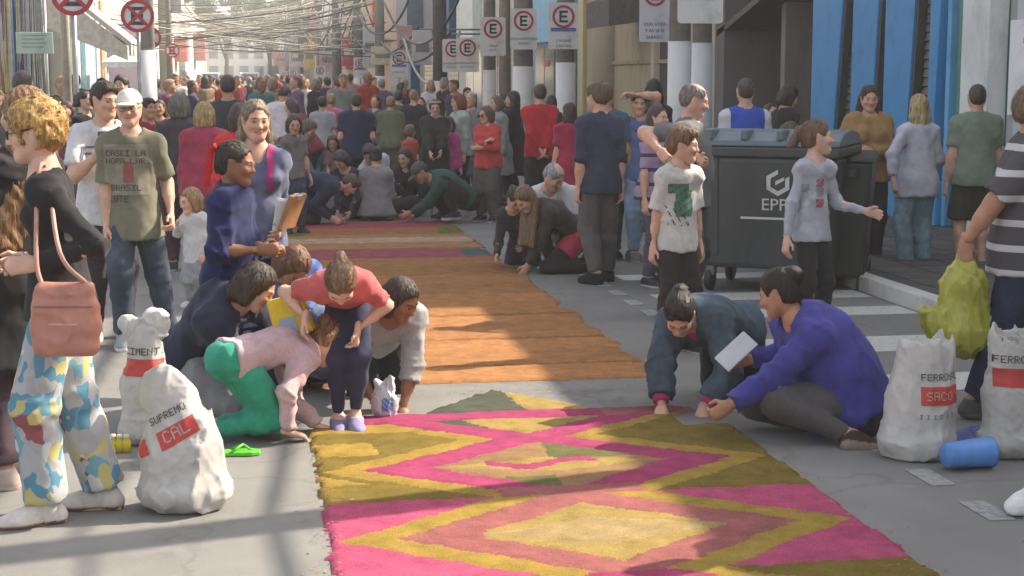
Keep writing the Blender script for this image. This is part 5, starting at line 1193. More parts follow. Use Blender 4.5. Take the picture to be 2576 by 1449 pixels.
sack('big white sack with red and black print before the green trousers', 468, 1278, .345, .47, 11, (-.03, .02), open_top=False, flop=True, rot=.5, prints=[('red_band', RB, .015, .335, .17, .075, 'b'), ('lettering', KB, -.025, .40, .17, .03, (['SUPREMO'], 1, 1)), ('lettering', (.5, .36, .32), .015, .335, .12, .03, (['CAL'], 1, 1)), ('red_band', RB, -.14, .26, .05, .06, 'b')])
sack('tall white sack knotted at the top behind the big sack', 374, 1112, .25, .53, 23, (.0, .05), open_top=False, prints=[('red_band', RB, .0, .37, .22, .08, 'b'), ('lettering', KB, .0, .44, .2, .03, (['CIMENTO'], 1, 1))])
sack('white sack with red band standing open beneath the green carrier bag', 2305, 1148, .33, .50, 37, (.03, .02), prints=[('red_band', RB, .055, .305, .185, .085, 'b'), ('lettering', KB, .055, .385, .185, .04, (['FERROSO'], 1, 1)), ('lettering', (.5, .36, .3), .055, .30, .13, .03, (['SACO'], 1, 1)), ('lettering', KB, .05, .21, .17, .012, (['I I I I I I'], 1, 1))])
sack('white sack with red band half out of view beside the striped polo man', 2545, 1145, .30, .56, 41, (.0, .0), prints=[('red_band', RB, -.02, .38, .2, .085, 'b'), ('lettering', KB, -.02, .46, .2, .04, (['FERROSO'], 1, 1))])
# knot ears on the tall sack
p = G(374, 1112); o = empty('sack_knot', (p[0], p[1], 0), 'loose white plastic knotted over the tall sack', 'bag'); F = Field()
F.cone((-.01, .05, .46), (-.085, .03, .57), .035, .05, .03, sq=(FH, 2.0)); F.cone((0, .05, .46), (.05, .04, .57), .045, .07, .03, sq=(FH, 1.8)); F.sph((0, .05, .48), .055, .03)
def post(P, D): return D + .013 * folds(P, 5, 26)
obj('knot', mesh(*F.skin(.007, post), True), M('film', (.66, .65, .62)), o)

# ------------------------------------------------------------------ litter bin on wheels
bw, bd, bh, ba, hb = 1.2, .95, 1.3, math.radians(22), 12.55
wdir = RT * math.cos(ba) - FH * math.sin(ba); ddir = FH * math.cos(ba) + RT * math.sin(ba)
fr = G(2098, 752) ; fr[2] = 0; fl = fr - wdir * bw
br = empty('wheeled_bin', fl + wdir * bw / 2 + ddir * bd / 2, 'big dark grey wheeled waste container with white emblem', 'bin'); br.rotation_euler.z = math.atan2(wdir[1], wdir[0])
GB, GL = M('plastic', (.060, .066, .068)), M('plastic', (.115, .15, .175))
def frust(b, z0, s0, z1, s1):
    return b.hexa([(-bw / 2 * s0, -bd / 2 * s0, z0), (bw / 2 * s0, -bd / 2 * s0, z0), (bw / 2 * s0, bd / 2 * s0, z0), (-bw / 2 * s0, bd / 2 * s0, z0), (-bw / 2 * s1, -bd / 2 * s1, z1), (bw / 2 * s1, -bd / 2 * s1, z1), (bw / 2 * s1, bd / 2 * s1, z1), (-bw / 2 * s1, bd / 2 * s1, z1)])
frust(B(), .2, .86, 1.1, .985).done('body', GB, br, bev=.04)
frust(B(), 1.1, 1.03, 1.18, 1.04).done('rim', GB, br, bev=.015)
b = B(); P = [(-bd / 2 * 1.03, 1.185), (-bd / 2 * 1.0, 1.23), (-bd * .3, 1.29), (0, 1.31), (bd * .3, 1.29), (bd / 2 * 1.0, 1.23), (bd / 2 * 1.03, 1.185)]
b.prism([(-bw / 2 * 1.03, y, z) for y, z in P][::-1], (bw * 1.03, 0, 0)); lid = b.done('lid', GL, br, bev=.012)
for i in range(4): B().box((-bw * .36 + i * bw * .24 - .03, -bd * .51, 1.235), (-bw * .36 + i * bw * .24 + .03, -bd * .28, 1.315)).done('lid_rib', GL, lid, bev=.01)
for sx in (-1, 1): B().box((sx * bw * .515, -.1, .93), (sx * bw * .565, .1, 1.0)).done('side_grip', GB, br, bev=.01)
for i in (-.32, .32): B().hexa([(bw * i - .03, -bd * .45, .3), (bw * i + .03, -bd * .45, .3), (bw * i + .03, -bd * .40, .3), (bw * i - .03, -bd * .40, .3), (bw * i - .03, -bd * .508, 1.09), (bw * i + .03, -bd * .508, 1.09), (bw * i + .03, -bd * .46, 1.09), (bw * i - .03, -bd * .46, 1.09)]).done('rib', GB, br, bev=.008)
for sx in (-1, 1):
    for sy in (-1, 1):
        wx_, wy_ = sx * bw * .37, sy * bd * .36; cs = B().box((wx_ - .05, wy_ - .05, .13), (wx_ + .05, wy_ + .05, .21)).done('castor', M('metal', (.2, .2, .2)), br, bev=.008)
        B().lathe([(.03, -.028), (.085, -.03), (.1, -.018), (.1, .018), (.085, .03), (.03, .028)], (wx_, wy_ + .02, .102), 18, 'x').done('wheel', M('plastic', (.035, .032, .03)), cs, smooth=True)
tilt = math.atan2((.985 - .86) * bd / 2, .9); zc = lambda z: -bd / 2 * (.86 + (.985 - .86) * (z - .2) / .9)
LW = M('paint', (.62, .62, .6)); rx = math.pi / 2 + tilt
text('lettering', 'EPPO', .135, (.16, zc(.72) - .006, .72), (rx, 0, 0), LW, br, sx=1.05, ext=.004)
b = B(); b.box((-.17, zc(.615) - .008, .605), (.40, zc(.615) + .004, .622)); b.done('underline', LW, br)
b = B(); n6 = 6; ro, ri = .105, .068
for i in range(6):
    a0, a1 = math.radians(30 + 60 * i), math.radians(90 + 60 * i)
    if i == 0: continue
    q = [(.13 + r_ * math.cos(a), zc(.9 + r_ * math.sin(a)) - y_, .9 + r_ * math.sin(a)) for y_ in (0.0, .008) for r_, a in ((ro, a0), (ro, a1), (ri, a1), (ri, a0))]; b.hexa(q)
b.hexa([(.13 + x_, zc(.9 + z_) - y_, .9 + z_) for y_ in (0, .008) for x_, z_ in ((-.02, -.02), (.05, .02), (.05, .045), (-.02, .012))]); b.done('emblem', LW, br)

# second, smaller bin against its side
p = G(2150, 742) + FH * .55; r2b = empty('wheelie_bin', (p[0], p[1], 0), 'smaller black wheeled bin pushed against the big grey container', 'bin'); r2b.rotation_euler.z = math.atan2(wdir[1], wdir[0]) + .1
KB2 = M('plastic', (.035, .038, .036))
B().hexa([(-.2, -.26, .1), (.2, -.26, .1), (.2, .26, .1), (-.2, .26, .1), (-.25, -.33, 1.05), (.25, -.33, 1.05), (.25, .33, 1.05), (-.25, .33, 1.05)]).done('body', KB2, r2b, bev=.03)
B().hexa([(-.265, -.35, 1.053), (.265, -.35, 1.053), (.265, .36, 1.053), (-.265, .36, 1.053), (-.25, -.33, 1.09), (.25, -.33, 1.09), (.25, .34, 1.12), (-.25, .34, 1.12)]).done('lid', KB2, r2b, bev=.012)
for sx in (-1, 1): B().lathe([(.03, -.025), (.1, -.025), (.11, 0), (.1, .025), (.03, .025)], (sx * .2, .22, .112), 16, 'x').done('wheel', M('plastic', (.03, .03, .03)), r2b, smooth=True)
for sx in (-1, 1): B().box((sx * .17 - .03, -.25, .002), (sx * .17 + .03, -.19, .1)).done('foot', KB2, r2b)

# ------------------------------------------------------------------ small things on the road
def blob(name, label, cat, base, F, mat, h=.006, wr=0.0, fr_=40, seed=3, group=None, floor=True):
    o = empty(name, base, label, cat, group)
    def post(P, D):
        if wr: D = D + wr * folds(P, seed, fr_)
        return np.maximum(D, -(P[:, 2] + float(o.location.z) - .002)) if floor else D
    obj('shell', mesh(*F.skin(h, post), True), mat, o); return o
p = G(2435, 1180); r = empty('bucket', (p[0], p[1], 0), 'bright blue plastic tub lying on its side by the open sack', 'tub')
b = B(); d = RT * .95 + FH * .3; d /= np.linalg.norm(d); prof = [(-.12, .05), (-.11, .056), (.0, .062), (.10, .068), (.112, .072), (.112, .064), (-.08, .05)]
b.tube([d * x + A([0, 0, .072]) for x, _ in prof], [q for _, q in prof], 20); b.done('tub_wall', M('plastic', (.10, .26, .62)), r, smooth=True)
B().tube([d * .112 + A([0, 0, .072]) + FH * .09, d * .15 + A([0, 0, .10]), d * .112 + A([0, 0, .072]) - FH * .09], .004, 6).done('handle', M('plastic', (.1, .2, .5)), r, smooth=True)
p = G(2430, 1120); F = Field(); F.ell((0, 0, .03), np.eye(3), (.12, .09, .035), .02); F.cone(-RT * .1 + A([0, 0, .03]), RT * .12 + A([0, 0, .05]), .035, .045, .03)
blob('folded_jacket', 'dusty blue cloth bundle behind the blue tub', 'cloth', (p[0], p[1], 0), F, M('cloth', (.13, .15, .32)), wr=.01, fr_=34)
p = G(2226, 1142); r = empty('cup', (p[0], p[1], 0), 'small red plastic cup touching the open sack', 'cup'); B().lathe([(.028, 0), (.038, .09), (.035, .09), (.025, .006)], (0, 0, .002), 16).done('cup_wall', M('plastic', (.6, .05, .03)), r, smooth=True)
for i in range(4):
    p = G(268 + i * 17, 1138); r = empty('paint_bottle', (p[0], p[1], 0), 'little yellow bottle standing in a row behind the patterned trousers', 'bottle', 'row of little yellow bottles')
    B().lathe([(.02, 0), (.021, .05), (.012, .062), (.012, .066)], (0, 0, .002), 12).done('glass', M('plastic', (.62, .48, .03)), r, smooth=True); B().lathe([(.013, 0), (.013, .02)], (0, 0, .066), 10).done('lid', M('plastic', (.7, .66, .4)), r, smooth=True)
p = G(585, 1145); r = empty('flip_flop', (p[0], p[1], 0), 'bright green flip flop beside the kneeling girl in green', 'sandal')
pts = [(-.12, -.03), (-.10, -.045), (0, -.035), (.09, -.048), (.125, -.03), (.13, .01), (.09, .045), (0, .035), (-.10, .042), (-.12, .02)]
B().prism([(x, y, .002) for x, y in pts], (0, 0, .02)).done('sole', M('plastic', (.12, .55, .04)), r, bev=.005); B().tube([(.085, 0, .022), (.05, 0, .05), (-.01, .038, .02)], .006, 6).done('strap', M('plastic', (.1, .45, .03)), r, smooth=True); B().tube([(.05, 0, .05), (-.01, -.038, .02)], .006, 6).done('strap', M('plastic', (.1, .45, .03)), r, smooth=True)
# yellow tub between the crouching helpers
p = U(726, 792, 7.65); r = empty('yellow_folder', (p[0], p[1], p[2]), 'yellow plastic box held by the girl in coral', 'box')
b = B(); X1, Z1 = RT * .10, A([0, 0, 1.]) * .10; tl = RT * .03
q = [-X1 - Z1 + tl, X1 * .9 - Z1 * .8 + tl, X1 * .9 - Z1 * .8 + FH * .1 + tl, -X1 - Z1 + FH * .1 + tl, -X1 * .8 + Z1 * .6 - tl, X1 * .9 + Z1 - tl, X1 * .9 + Z1 + FH * .1 - tl, -X1 * .8 + Z1 * .6 + FH * .1 - tl]
b.hexa(q); b.done('box_body', M('plastic', (.66, .47, .02)), r, bev=.01)
B().hexa([v * .45 - FH * .004 - Z1 * .5 for v in q]).done('picture_label', M('paint', (.3, .36, .5)), r)
p = G(968, 1052); F = Field(); F.ell((0, 0, .07), np.eye(3), (.075, .05, .075), .03); F.cone((0, 0, .1), (.03, 0, .2), .05, .02, .03); F.cone((0, 0, .1), (-.04, 0, .19), .04, .015, .03)
o = blob('carrier_bag', 'small crumpled white bag with blue print by the crouching woman', 'bag', (p[0], p[1], 0), F, M('film', (.55, .55, .57)), wr=.009, fr_=40)
decal(o.children[0], 'blue_print', (.015, -.02, .08), RT, (0, 0, 1), -FH, 8, 10, .007, lambda i, j: (i * 3 + j) % 4 != 0, M('paint', (.08, .22, .5)), .004, o)
# boxes and trays among the far helpers
for i, (px, py, w_, hh, col, lb) in enumerate(((800, 548, .22, .12, (.5, .18, .26), 'pink box of paints beside the navy crawler'), (862, 548, .3, .05, (.5, .45, .33), 'cream card lying at the end of the striped carpet'), (1120, 552, .22, .06, (.5, .5, .5), 'white tray of stencils under the green sweater'), (1075, 545, .10, .16, (.4, .42, .46), 'grey jar of sawdust by the reaching hand'), (1165, 545, .2, .3, (.5, .42, .42), 'pale pink bag sagging behind the green sweater'), (830, 530, .16, .18, (.24, .2, .24), 'dark craft box near the navy crawler'))):
    p = G(px, py); r = empty('craft_box', (p[0], p[1], 0), lb, 'box', 'craft boxes at the far helpers'); r.rotation_euler.z = .3 * i
    B().box((-w_ / 2, -w_ * .35, .002), (w_ / 2, w_ * .35, hh)).done('tray', M('paint', col), r, bev=.008); B().box((-w_ / 2 - .006, -w_ * .35 - .006, hh * .82), (w_ / 2 + .006, w_ * .35 + .006, hh + .012)).done('lid', M('paint', mulc(col, 1.2)), r, bev=.005)
# ------------------------------------------------------------------ the people
def HT(x, top, h): return float(U(x, top, h)[2]) - .012
def stand(label, x, crown, feet=None, h=None, face=0, **k):
    """upright person: picture column, row of the crown and either the row of the feet or the distance"""
    base = G(x, feet) if feet else G(x, FY(h)); hh = HD(base)
    return person(label, base, face, HT(x, crown, hh), **k)
def kneel(label, x, h, **k): return person(label, G(x, FY(h)), **k)
def strap(s, name, pts, r, col, kind='leather', wd=None, parent=None, label=None):
    return B().tube(pts, r, 6).done(name, M(kind, col), parent or s.root, smooth=True)
T_ = lambda c, **o: ('t_shirt', c, dict(dict(sleeve=.72, e=.013, e2=.024, hem=-.13), **o))
LS = lambda c, **o: ('sweater', c, dict(dict(sleeve=1.93, e=.011, e2=.010, hem=-.12), **o))
JK = lambda c, **o: ('jacket', c, dict(dict(sleeve=1.95, e=.018, e2=.017, hem=-.16, amp=.012), **o))
TR = lambda c, **o: ('trousers', c, dict(dict(length=1.95, e=.016, e2=.022), **o))
JE = lambda c, **o: ('jeans', c, dict(dict(length=1.95, e=.016, e2=.02, fab='denim'), **o))
LG = lambda c, **o: ('leggings', c, dict(dict(length=1.88, e=.009, e2=.008, amp=.004), **o))

# ---- special fabrics
def patch_mat():
    m, n = base_mat('patchwork_print', .9, .15); tc = n.new('ShaderNodeTexCoord'); mp = n.new('ShaderNodeMapping'); mp.inputs['Scale'].default_value = (1, 1, .75); n.l(tc.outputs['Object'], mp.inputs[0])
    nz = n.new('ShaderNodeTexNoise'); nz.inputs['Scale'].default_value = 9; ad = n.new('ShaderNodeMixRGB', blend_type='ADD'); ad.inputs[0].default_value = .16; n.l(mp.outputs[0], nz.inputs['Vector']); n.l(mp.outputs[0], ad.inputs[1]); n.l(nz.outputs[1], ad.inputs[2])
    vo = n.new('ShaderNodeTexVoronoi'); vo.inputs['Scale'].default_value = 19; n.l(ad.outputs[0], vo.inputs['Vector'])
    sp = n.new('ShaderNodeSeparateColor'); n.l(vo.outputs['Color'], sp.inputs[0]); r = n.new('ShaderNodeValToRGB'); r.color_ramp.interpolation = 'CONSTANT'
    st = [(0, (.40, .40, .40)), (.28, (.11, .26, .36)), (.50, (.36, .35, .35)), (.66, (.50, .43, .17)), (.78, (.52, .53, .52)), (.88, (.16, .33, .40)), (.97, (.28, .09, .10))]
    while len(r.color_ramp.elements) < len(st): r.color_ramp.elements.new(.5)
    for e_, (p_, c_) in zip(r.color_ramp.elements, st): e_.position = p_; e_.color = c_ + (1,)
    n.l(sp.outputs[0], r.inputs[0]); n.l(r.outputs[0], n.b.inputs['Base Color']); return m
def stripe_mat(key, base, stripe, pitch, wid, off=0.0):
    m, n = base_mat(key, .9, .15); tc = n.new('ShaderNodeTexCoord'); sp = n.new('ShaderNodeSeparateXYZ'); n.l(tc.outputs['Object'], sp.inputs[0])
    a = n.new('ShaderNodeMath', operation='MULTIPLY'); a.inputs[1].default_value = 1 / pitch; n.l(sp.outputs[2], a.inputs[0]); b_ = n.new('ShaderNodeMath', operation='ADD'); b_.inputs[1].default_value = off + 50; n.l(a.outputs[0], b_.inputs[0])
    f = n.new('ShaderNodeMath', operation='FRACT'); n.l(b_.outputs[0], f.inputs[0]); g = n.new('ShaderNodeMath', operation='LESS_THAN'); g.inputs[1].default_value = wid / pitch; n.l(f.outputs[0], g.inputs[0])
    mx = n.new('ShaderNodeMixRGB'); mx.inputs[1].default_value = base + (1,); mx.inputs[2].default_value = stripe + (1,); n.l(g.outputs[0], mx.inputs[0]); n.l(mx.outputs[0], n.b.inputs['Base Color']); return m
def zone_mat(key, stops, axis=0, kind='cloth'):
    """cloth sewn from panels: colour changes along one axis"""
    m, n = base_mat(key, .9, .15); tc = n.new('ShaderNodeTexCoord'); sp = n.new('ShaderNodeSeparateXYZ'); n.l(tc.outputs['Object'], sp.inputs[0])
    mr = n.new('ShaderNodeMapRange'); mr.inputs[1].default_value = -.5; mr.inputs[2].default_value = .5; n.l(sp.outputs[axis], mr.inputs[0]); r = n.new('ShaderNodeValToRGB'); r.color_ramp.interpolation = 'CONSTANT'
    while len(r.color_ramp.elements) < len(stops): r.color_ramp.elements.new(.5)
    for e_, (p_, c_) in zip(r.color_ramp.elements, stops): e_.position = p_; e_.color = tuple(c_) + (1,)
    n.l(mr.outputs[0], r.inputs[0]); n.l(r.outputs[0], n.b.inputs['Base Color']); return m

# ================= close to the camera =================
h = HD(G(165, 1300))
s = stand('woman with short curly blonde hair, black top and patchwork print trousers', 165, 244, feet=1300, face=-84, sex='f', lod=0, girth=.84, head=(-88, 10, 0), skin='fair', arch=.02,
    handL=U(86, 664, h - .15), hdirL=(0, 1, -.05), curlL=.75, palmL=(-1, 0, -.3), handR=U(62, 652, h + .20), curlR=.6, neck=(0, .03, 1.42), footL=(.08, .07, .08), footR=(-.08, -.16, .08),
    top=LS((.028, .027, .030), crew=.09, vneck=.6, hem=-.10), bottom=('trousers', (1, 1, 1), dict(length=1.96, e=.022, e2=.05, mat=patch_mat())), hair=('curly', (.36, .21, .06), dict(vol=1.0)), shoes=('#d6ccc4', '#7a5548'))
spectacles(s, '#2a2420')
for q in ('L', 'R'):   # sandals
    a, d = s.an[q], s.fd[q]; w_ = A([-d[1], d[0], 0]); z = A([0, 0, 1.])
    sb = B().prism([a * A([1, 1, 0]) + d * x + w_ * y + z * .003 for x, y in ((-.07, -.03), (.0, -.034), (.10, -.042), (.17, -.03), (.18, .01), (.10, .042), (0, .034), (-.07, .03))], (0, 0, .014)).done('sandal', M('leather', (.42, .25, .18)), s.root)
    B().tube([a * A([1, 1, 0]) + d * .09 + w_ * .042 + z * .015, a * A([1, 1, 0]) + d * .085 + z * .075, a * A([1, 1, 0]) + d * .09 - w_ * .042 + z * .015], .008, 6).done('sandal_strap', M('leather', (.42, .25, .18)), sb, smooth=True)
bp = U(166, 805, h - .26); bg_ = empty('shoulder_bag', bp, 'dusty pink leather shoulder bag at the curly haired woman\'s hip', 'bag'); F = Field()
for x0, x1, z0, z1, r0, r1 in ((-.085, .085, .12, .12, .026, .026), (-.095, .095, -.02, -.02, .04, .04), (-.085, .085, -.10, -.10, .04, .04), (-.092, .092, .05, .05, .034, .034)): F.cone(RT * x0 + A([0, 0, z0]), RT * x1 + A([0, 0, z1]), r0, r1, .06)
bgm = obj('pouch', mesh(*F.skin(.007, lambda P, D: D + .004 * folds(P, 8, 22)), True), M('leather', (.47, .20, .15)), bg_)
T = bvh(bgm); decal(T, 'flap_seam', (0, 0, .055), RT, (0, 0, 1), -FH, 34, 1, .0066, lambda i, j: True, M('leather', (.28, .11, .08)), .003, bg_); decal(T, 'pocket_zip', (.0, 0, -.01), RT, (0, 0, 1), -FH, 18, 1, .006, lambda i, j: True, M('leather', (.60, .34, .27)), .004, bg_)
def smooth(pts, n=6):
    P = [A(p, float) for p in pts]; P = [2 * P[0] - P[1]] + P + [2 * P[-1] - P[-2]]; out = []
    for i in range(1, len(P) - 2):
        for t in np.linspace(0, 1, n, endpoint=False): a, b, c, d = P[i - 1:i + 3]; out.append(.5 * (2 * b + (c - a) * t + (2 * a - 5 * b + 4 * c - d) * t * t + (3 * b - a - 3 * c + d) * t ** 3))
    return out + [P[-2]]
sh = s.sh['L'] + s.base - bp; B().tube(smooth([RT * -.085 + A([0, 0, .13]), sh * .5 + RT * -.06 - FH * .04, sh + A([0, 0, .075]) - RT * .02, sh + FH * .05 + A([0, 0, .07]), sh * .55 + RT * .05 - FH * .10, RT * .09 + A([0, 0, .13])]), .009, 6).done('strap', M('leather', (.52, .27, .20)), bg_, smooth=True)
h = HD(G(40, 1215))
stand('woman with very long light brown hair in a dark coat and plum trousers', 50, 205, feet=1215, neck=U(66, 380, h), face=-125, sex='f', lod=0, head=(-130, 5, 0), top=('coat', (.030, .028, .030), dict(sleeve=1.93, e=.024, hem=-.40, flare=.05, amp=.012)), bottom=TR((.085, .055, .068), e2=.04), hair=('long', (.20, .105, .045), dict(ln=.42, vol=1.35, amp=.006, to=A([-.10, -.10, -.46]))), shoes=('#b9a79c', '#d8d0c8'), handL=(.2, .2, .95))
# cap man
base = G(345, 866); h = HD(base)
s = stand('man in a white cap and olive T-shirt with a printed chest', 345, 216, feet=866, face=4, sex='m', lod=0, girth=.9, head=(-4, 4, 0), skin='light', handL=U(430, 540, h - .02), handR=U(268, 628, h - .12), curlL=.6, footL=U(425, 838, h + .10), footR=U(312, 842, h - .12), toeL=(.3, 1, 0), toeR=(-.1, 1, 0),
    pel=(0, 0, .92), top=T_((.17, .165, .115), sleeve=.85, e=.014, e2=.03, hem=-.20), bottom=JE((.050, .068, .095), e=.018, e2=.026), hair=('buzz', (.22, .2, .18), {}), shoes=('#8a8f94', '#e8e8e4'), neck=(0, .03, 1.42))
cap(s, (.68, .65, .57)); spectacles(s, '#5a5048')
t = s.parts['top']; T = bvh(t); cc = s.chest + s.ut * .02; n_ = -FH
decal(T, 'print_panel', cc - A([0, 0, .07]) + RT * -.01, RT, (0, 0, 1), n_, 30, 36, .009, lambda i, j: True, M('cloth', (.235, .215, .165)), .003, s.root)
for k, (ln, dz, cl) in enumerate(((['CASEI LA'], .055, .0052), (['HORA LAR'], .005, .0052), (['BRASIL'], -.165, .0055), (['LUTE'], -.235, .006))):
    g = ink(ln, 1, 1, 0); decal(T, 'lettering', cc + A([0, 0, dz - .02]) + RT * (-.01 if k < 3 else -.06), RT, (0, 0, 1), n_, len(g[0]), len(g), cl, lambda i, j, g=g: g[j][i], M('cloth', (.085, .06, .055)), .006, s.root)
decal(T, 'red_motif', cc - A([0, 0, .085]) + RT * .005, RT, (0, 0, 1), n_, 7, 15, .009, lambda i, j: not (j < 3 and i in (0, 6)), M('cloth', (.26, .085, .075)), .006, s.root)
# phone man
base = G(283, 850); h = HD(base)
s = stand('man in a white T-shirt reading his phone beside the cap man', 278, 199, feet=850, face=18, sex='m', lod=0, girth=1.05, head=(35, 10, 0), handR=U(246, 392, h - .3), elbR=(-.6, -.4, -1), palmR=(.4, .3, .6), curlR=.8, hdirR=(.4, .5, .8), top=T_((.60, .60, .62), hem=-.16), bottom=TR((.045, .04, .045)), hair=('short', (.05, .035, .025), {}), shoes=('#c9c6c2', '#e0e0e0'))
g = ink(['EE'], 2, 2, 0); decal(s.parts['top'], 'lettering', s.chest - RT * .02, RT, (0, 0, 1), -FH, len(g[0]), len(g), .007, lambda i, j, g=g: g[j][i], M('cloth', (.14, .14, .17)), .005, s.root)
pc = s.base + s.palmc['R'] + A([0, 0, .05]); ph = empty('mobile_phone', pc, 'black mobile phone held by the man in white', 'phone'); ph.rotation_euler = (math.radians(-35), 0, math.radians(10)); B().box((-.036, -.005, -.07), (.036, .005, .07)).done('case', M('plastic', (.03, .03, .035)), ph, bev=.004); B().box((-.033, .0052, -.066), (.033, .0058, .066)).done('screen', M('glass', '#30363c'), ph)
# toddler
base = G(497, 772); h = HD(base)
s = stand('toddler in white clothes holding the cap man\'s hand', 497, 488, feet=772, face=-35, sex='c', lod=0, headk=1.05, handR=U(445, 565, h - .1), handL=(.2, .1, .75), top=LS((.56, .55, .56), hem=-.25, e=.025), bottom=TR((.30, .31, .32), e=.03, e2=.03), hair=('bob', (.30, .18, .09), {}), shoes=('#d8d4cc', '#e8e8e8'), skin='fair', head=(-60, 15, 0))
# navy girl
h = 8.0; base = G(592, FY(h))
s = stand('girl in a loose navy sweatshirt with dark hair tied by a red ribbon', 590, 357, h=h, face=68, sex='c', lod=0, girth=1.1, skin='brown', head=(72, 12, 0), handR=U(655, 630, h - .16), handL=U(686, 628, h - .02), elbR=(-.5, -.6, -1), hdirR=(.15, 1, .1), curlR=.7, curlL=.7, elbL=(.4, -.4, -1), top=('sweatshirt', (.022, .026, .085), dict(sleeve=1.25, e=.03, e2=.042, hem=-.34, flare=.03, amp=.014)), bottom=TR((.03, .032, .05)), hair=('bun', (.025, .018, .014), dict(vol=.7)), shoes=('#30303a', '#d0d0d0'))
B().tube([s.Hd(-.05, -.12, .06), s.Hd(0, -.14, .07), s.Hd(.05, -.12, .06)], .012, 6).done('ribbon', M('cloth', (.6, .02, .015)), s.root, smooth=True)
B().prism([s.Hd(-.03, -.14, .06), s.Hd(-.03, -.165, .05), s.Hd(-.035, -.15, -.17), s.Hd(-.03, -.125, -.16)], s.hx * .012).done('ribbon_tail', M('cloth', (.6, .02, .015)), s.root)
# woman behind her
h = 8.75
s = stand('woman with long greying hair in a slate blue top with pink straps', 655, 243, h=h, face=6, sex='f', lod=0, girth=.86, head=(12, 8, 0), handL=U(702, 570, h - .1), handR=(-.2, .12, .8), top=('sweater', (.135, .145, .235), dict(sleeve=1.93, e=.013, hem=-.14, vneck=.8)), bottom=TR((.03, .025, .028)), hair=('long', (.20, .15, .10), dict(ln=.22, vol=.85)), skin='light', shoes=('#2a2a30', '#ccc'))
T = bvh(s.parts['top'])
for q in (1, -1): decal(T, 'backpack_strap', s.chest + s.side * q * .095 + s.ut * .07, s.side, (0, 0, 1), -FH, 4, 26, .0095, lambda i, j: True, M('cloth', (.40, .05, .16)), .006, s.root)
p = U(735, 532, h - .12); o = empty('clipboard', p, 'brown clipboard carried by the woman in slate blue', 'clipboard'); o.rotation_euler = (0, math.radians(22), math.radians(-25)); B().box((-.012, -.10, -.10), (.012, .10, .10)).done('board', M('leather', (.36, .18, .07)), o, bev=.004); B().box((-.016, -.03, .075), (.016, .03, .10)).done('clip', M('metal', (.5, .5, .5)), o)
p = U(706, 545, h - .17); o = empty('paper_sheet', p, 'white folded papers in the hand of the woman in slate blue', 'paper'); o.rotation_euler = (.1, .15, .2); B().box((-.035, -.004, -.11), (.035, .004, .10)).done('sheet', M('paint', (.72, .72, .68)), o); B().box((-.03, -.009, -.10), (.04, -.005, .09)).done('sheet', M('paint', (.66, .66, .64)), o)
# crouching in a navy hoodie
h = 7.95
kneel('woman crouching in a dark navy hoodie with grey trousers', 500, h, face=62, H=1.62, sex='f', lod=0, girth=1.12, pel=U(500, 880, h + .15), neck=U(598, 765, h - .12), arch=.07, head=(78, 40, 0), skin='light', handR=U(690, 1030, h - .1), handL=U(735, 1020, h + .2), footL=G(440, FY(h + .25)) + A([0, 0, .07]), footR=G(432, FY(h + .05)) + A([0, 0, .07]), kneeL=(.1, .8, -.6), kneeR=(-.1, .8, -.6), toeL=(0, -1, -.2), toeR=(0, -1, -.2),
    top=('hoodie', (.040, .042, .075), dict(sleeve=1.95, e=.035, e2=.025, hem=-.02, hood=True, amp=.013)), bottom=TR((.30, .30, .31), e=.03, e2=.03), hair=('bob', (.045, .03, .02), dict(vol=1.1)), shoes=('#4a4a50', '#ccc'))
# green trousers, hands and knees
h = 7.5
kneel('girl in green trousers and pale pink top on hands and knees', 600, h, face=112, H=1.36, sex='c', lod=0, girth=1.12, pel=U(588, 915, h - .02), neck=U(724, 892, h + .16), arch=.07, head=(122, 55, 0), skin='fair', handR=U(726, 1088, h - .05), handL=U(800, 1072, h + .22), hdirR=(0, 1, -.35), hdirL=(0, 1, -.35), palmR=(0, -.3, -1), palmL=(0, -.3, -1), curlR=.2, curlL=.2, elbR=(-.4, -.5, 0), elbL=(.4, -.5, 0), footR=U(535, 1083, h - .06), footL=U(545, 1068, h + .2), kneeL=(0, .5, -1), kneeR=(0, .5, -1), toeL=(0, -1, -.1), toeR=(0, -1, -.1),
    top=('blouse', (.58, .40, .42), dict(sleeve=1.93, e=.022, e2=.018, hem=-.045, amp=.014)), bottom=TR((.045, .33, .22), e=.018, e2=.02, amp=.014), hair=('bun', (.26, .145, .065), dict(vol=.9)), shoes=None)
# coral girl bent over
base = G(872, 1076); h = HD(base)
s = person('girl in a coral T-shirt and navy leggings bending over the carpet', base, 2, 1.30, sex='c', lod=0, pel=U(872, 748, h + .12), neck=U(856, 706, h - .30), arch=.03, head=(-2, 78, 0), skin='fair', handL=U(900, 828, h - .10), handR=U(768, 800, h - .20), elbL=(.8, -.5, -.1), elbR=(-.7, -.5, -.1), hdirL=(-.1, 0, -1), hdirR=(-.2, .2, -1), footL=U(893, 1050, h - .02), footR=U(851, 1056, h), toeL=(.05, 1, 0), toeR=(-.05, 1, 0), curlL=.5,
    top=T_((.55, .125, .125), hem=-.02, e=.026), bottom=LG((.040, .042, .085), length=1.86), hair=('pony', (.20, .115, .06), dict(ln=.2, to=A([.03, -.05, -.13]))), shoes=('#8d86ad', '#c8c0d8'))
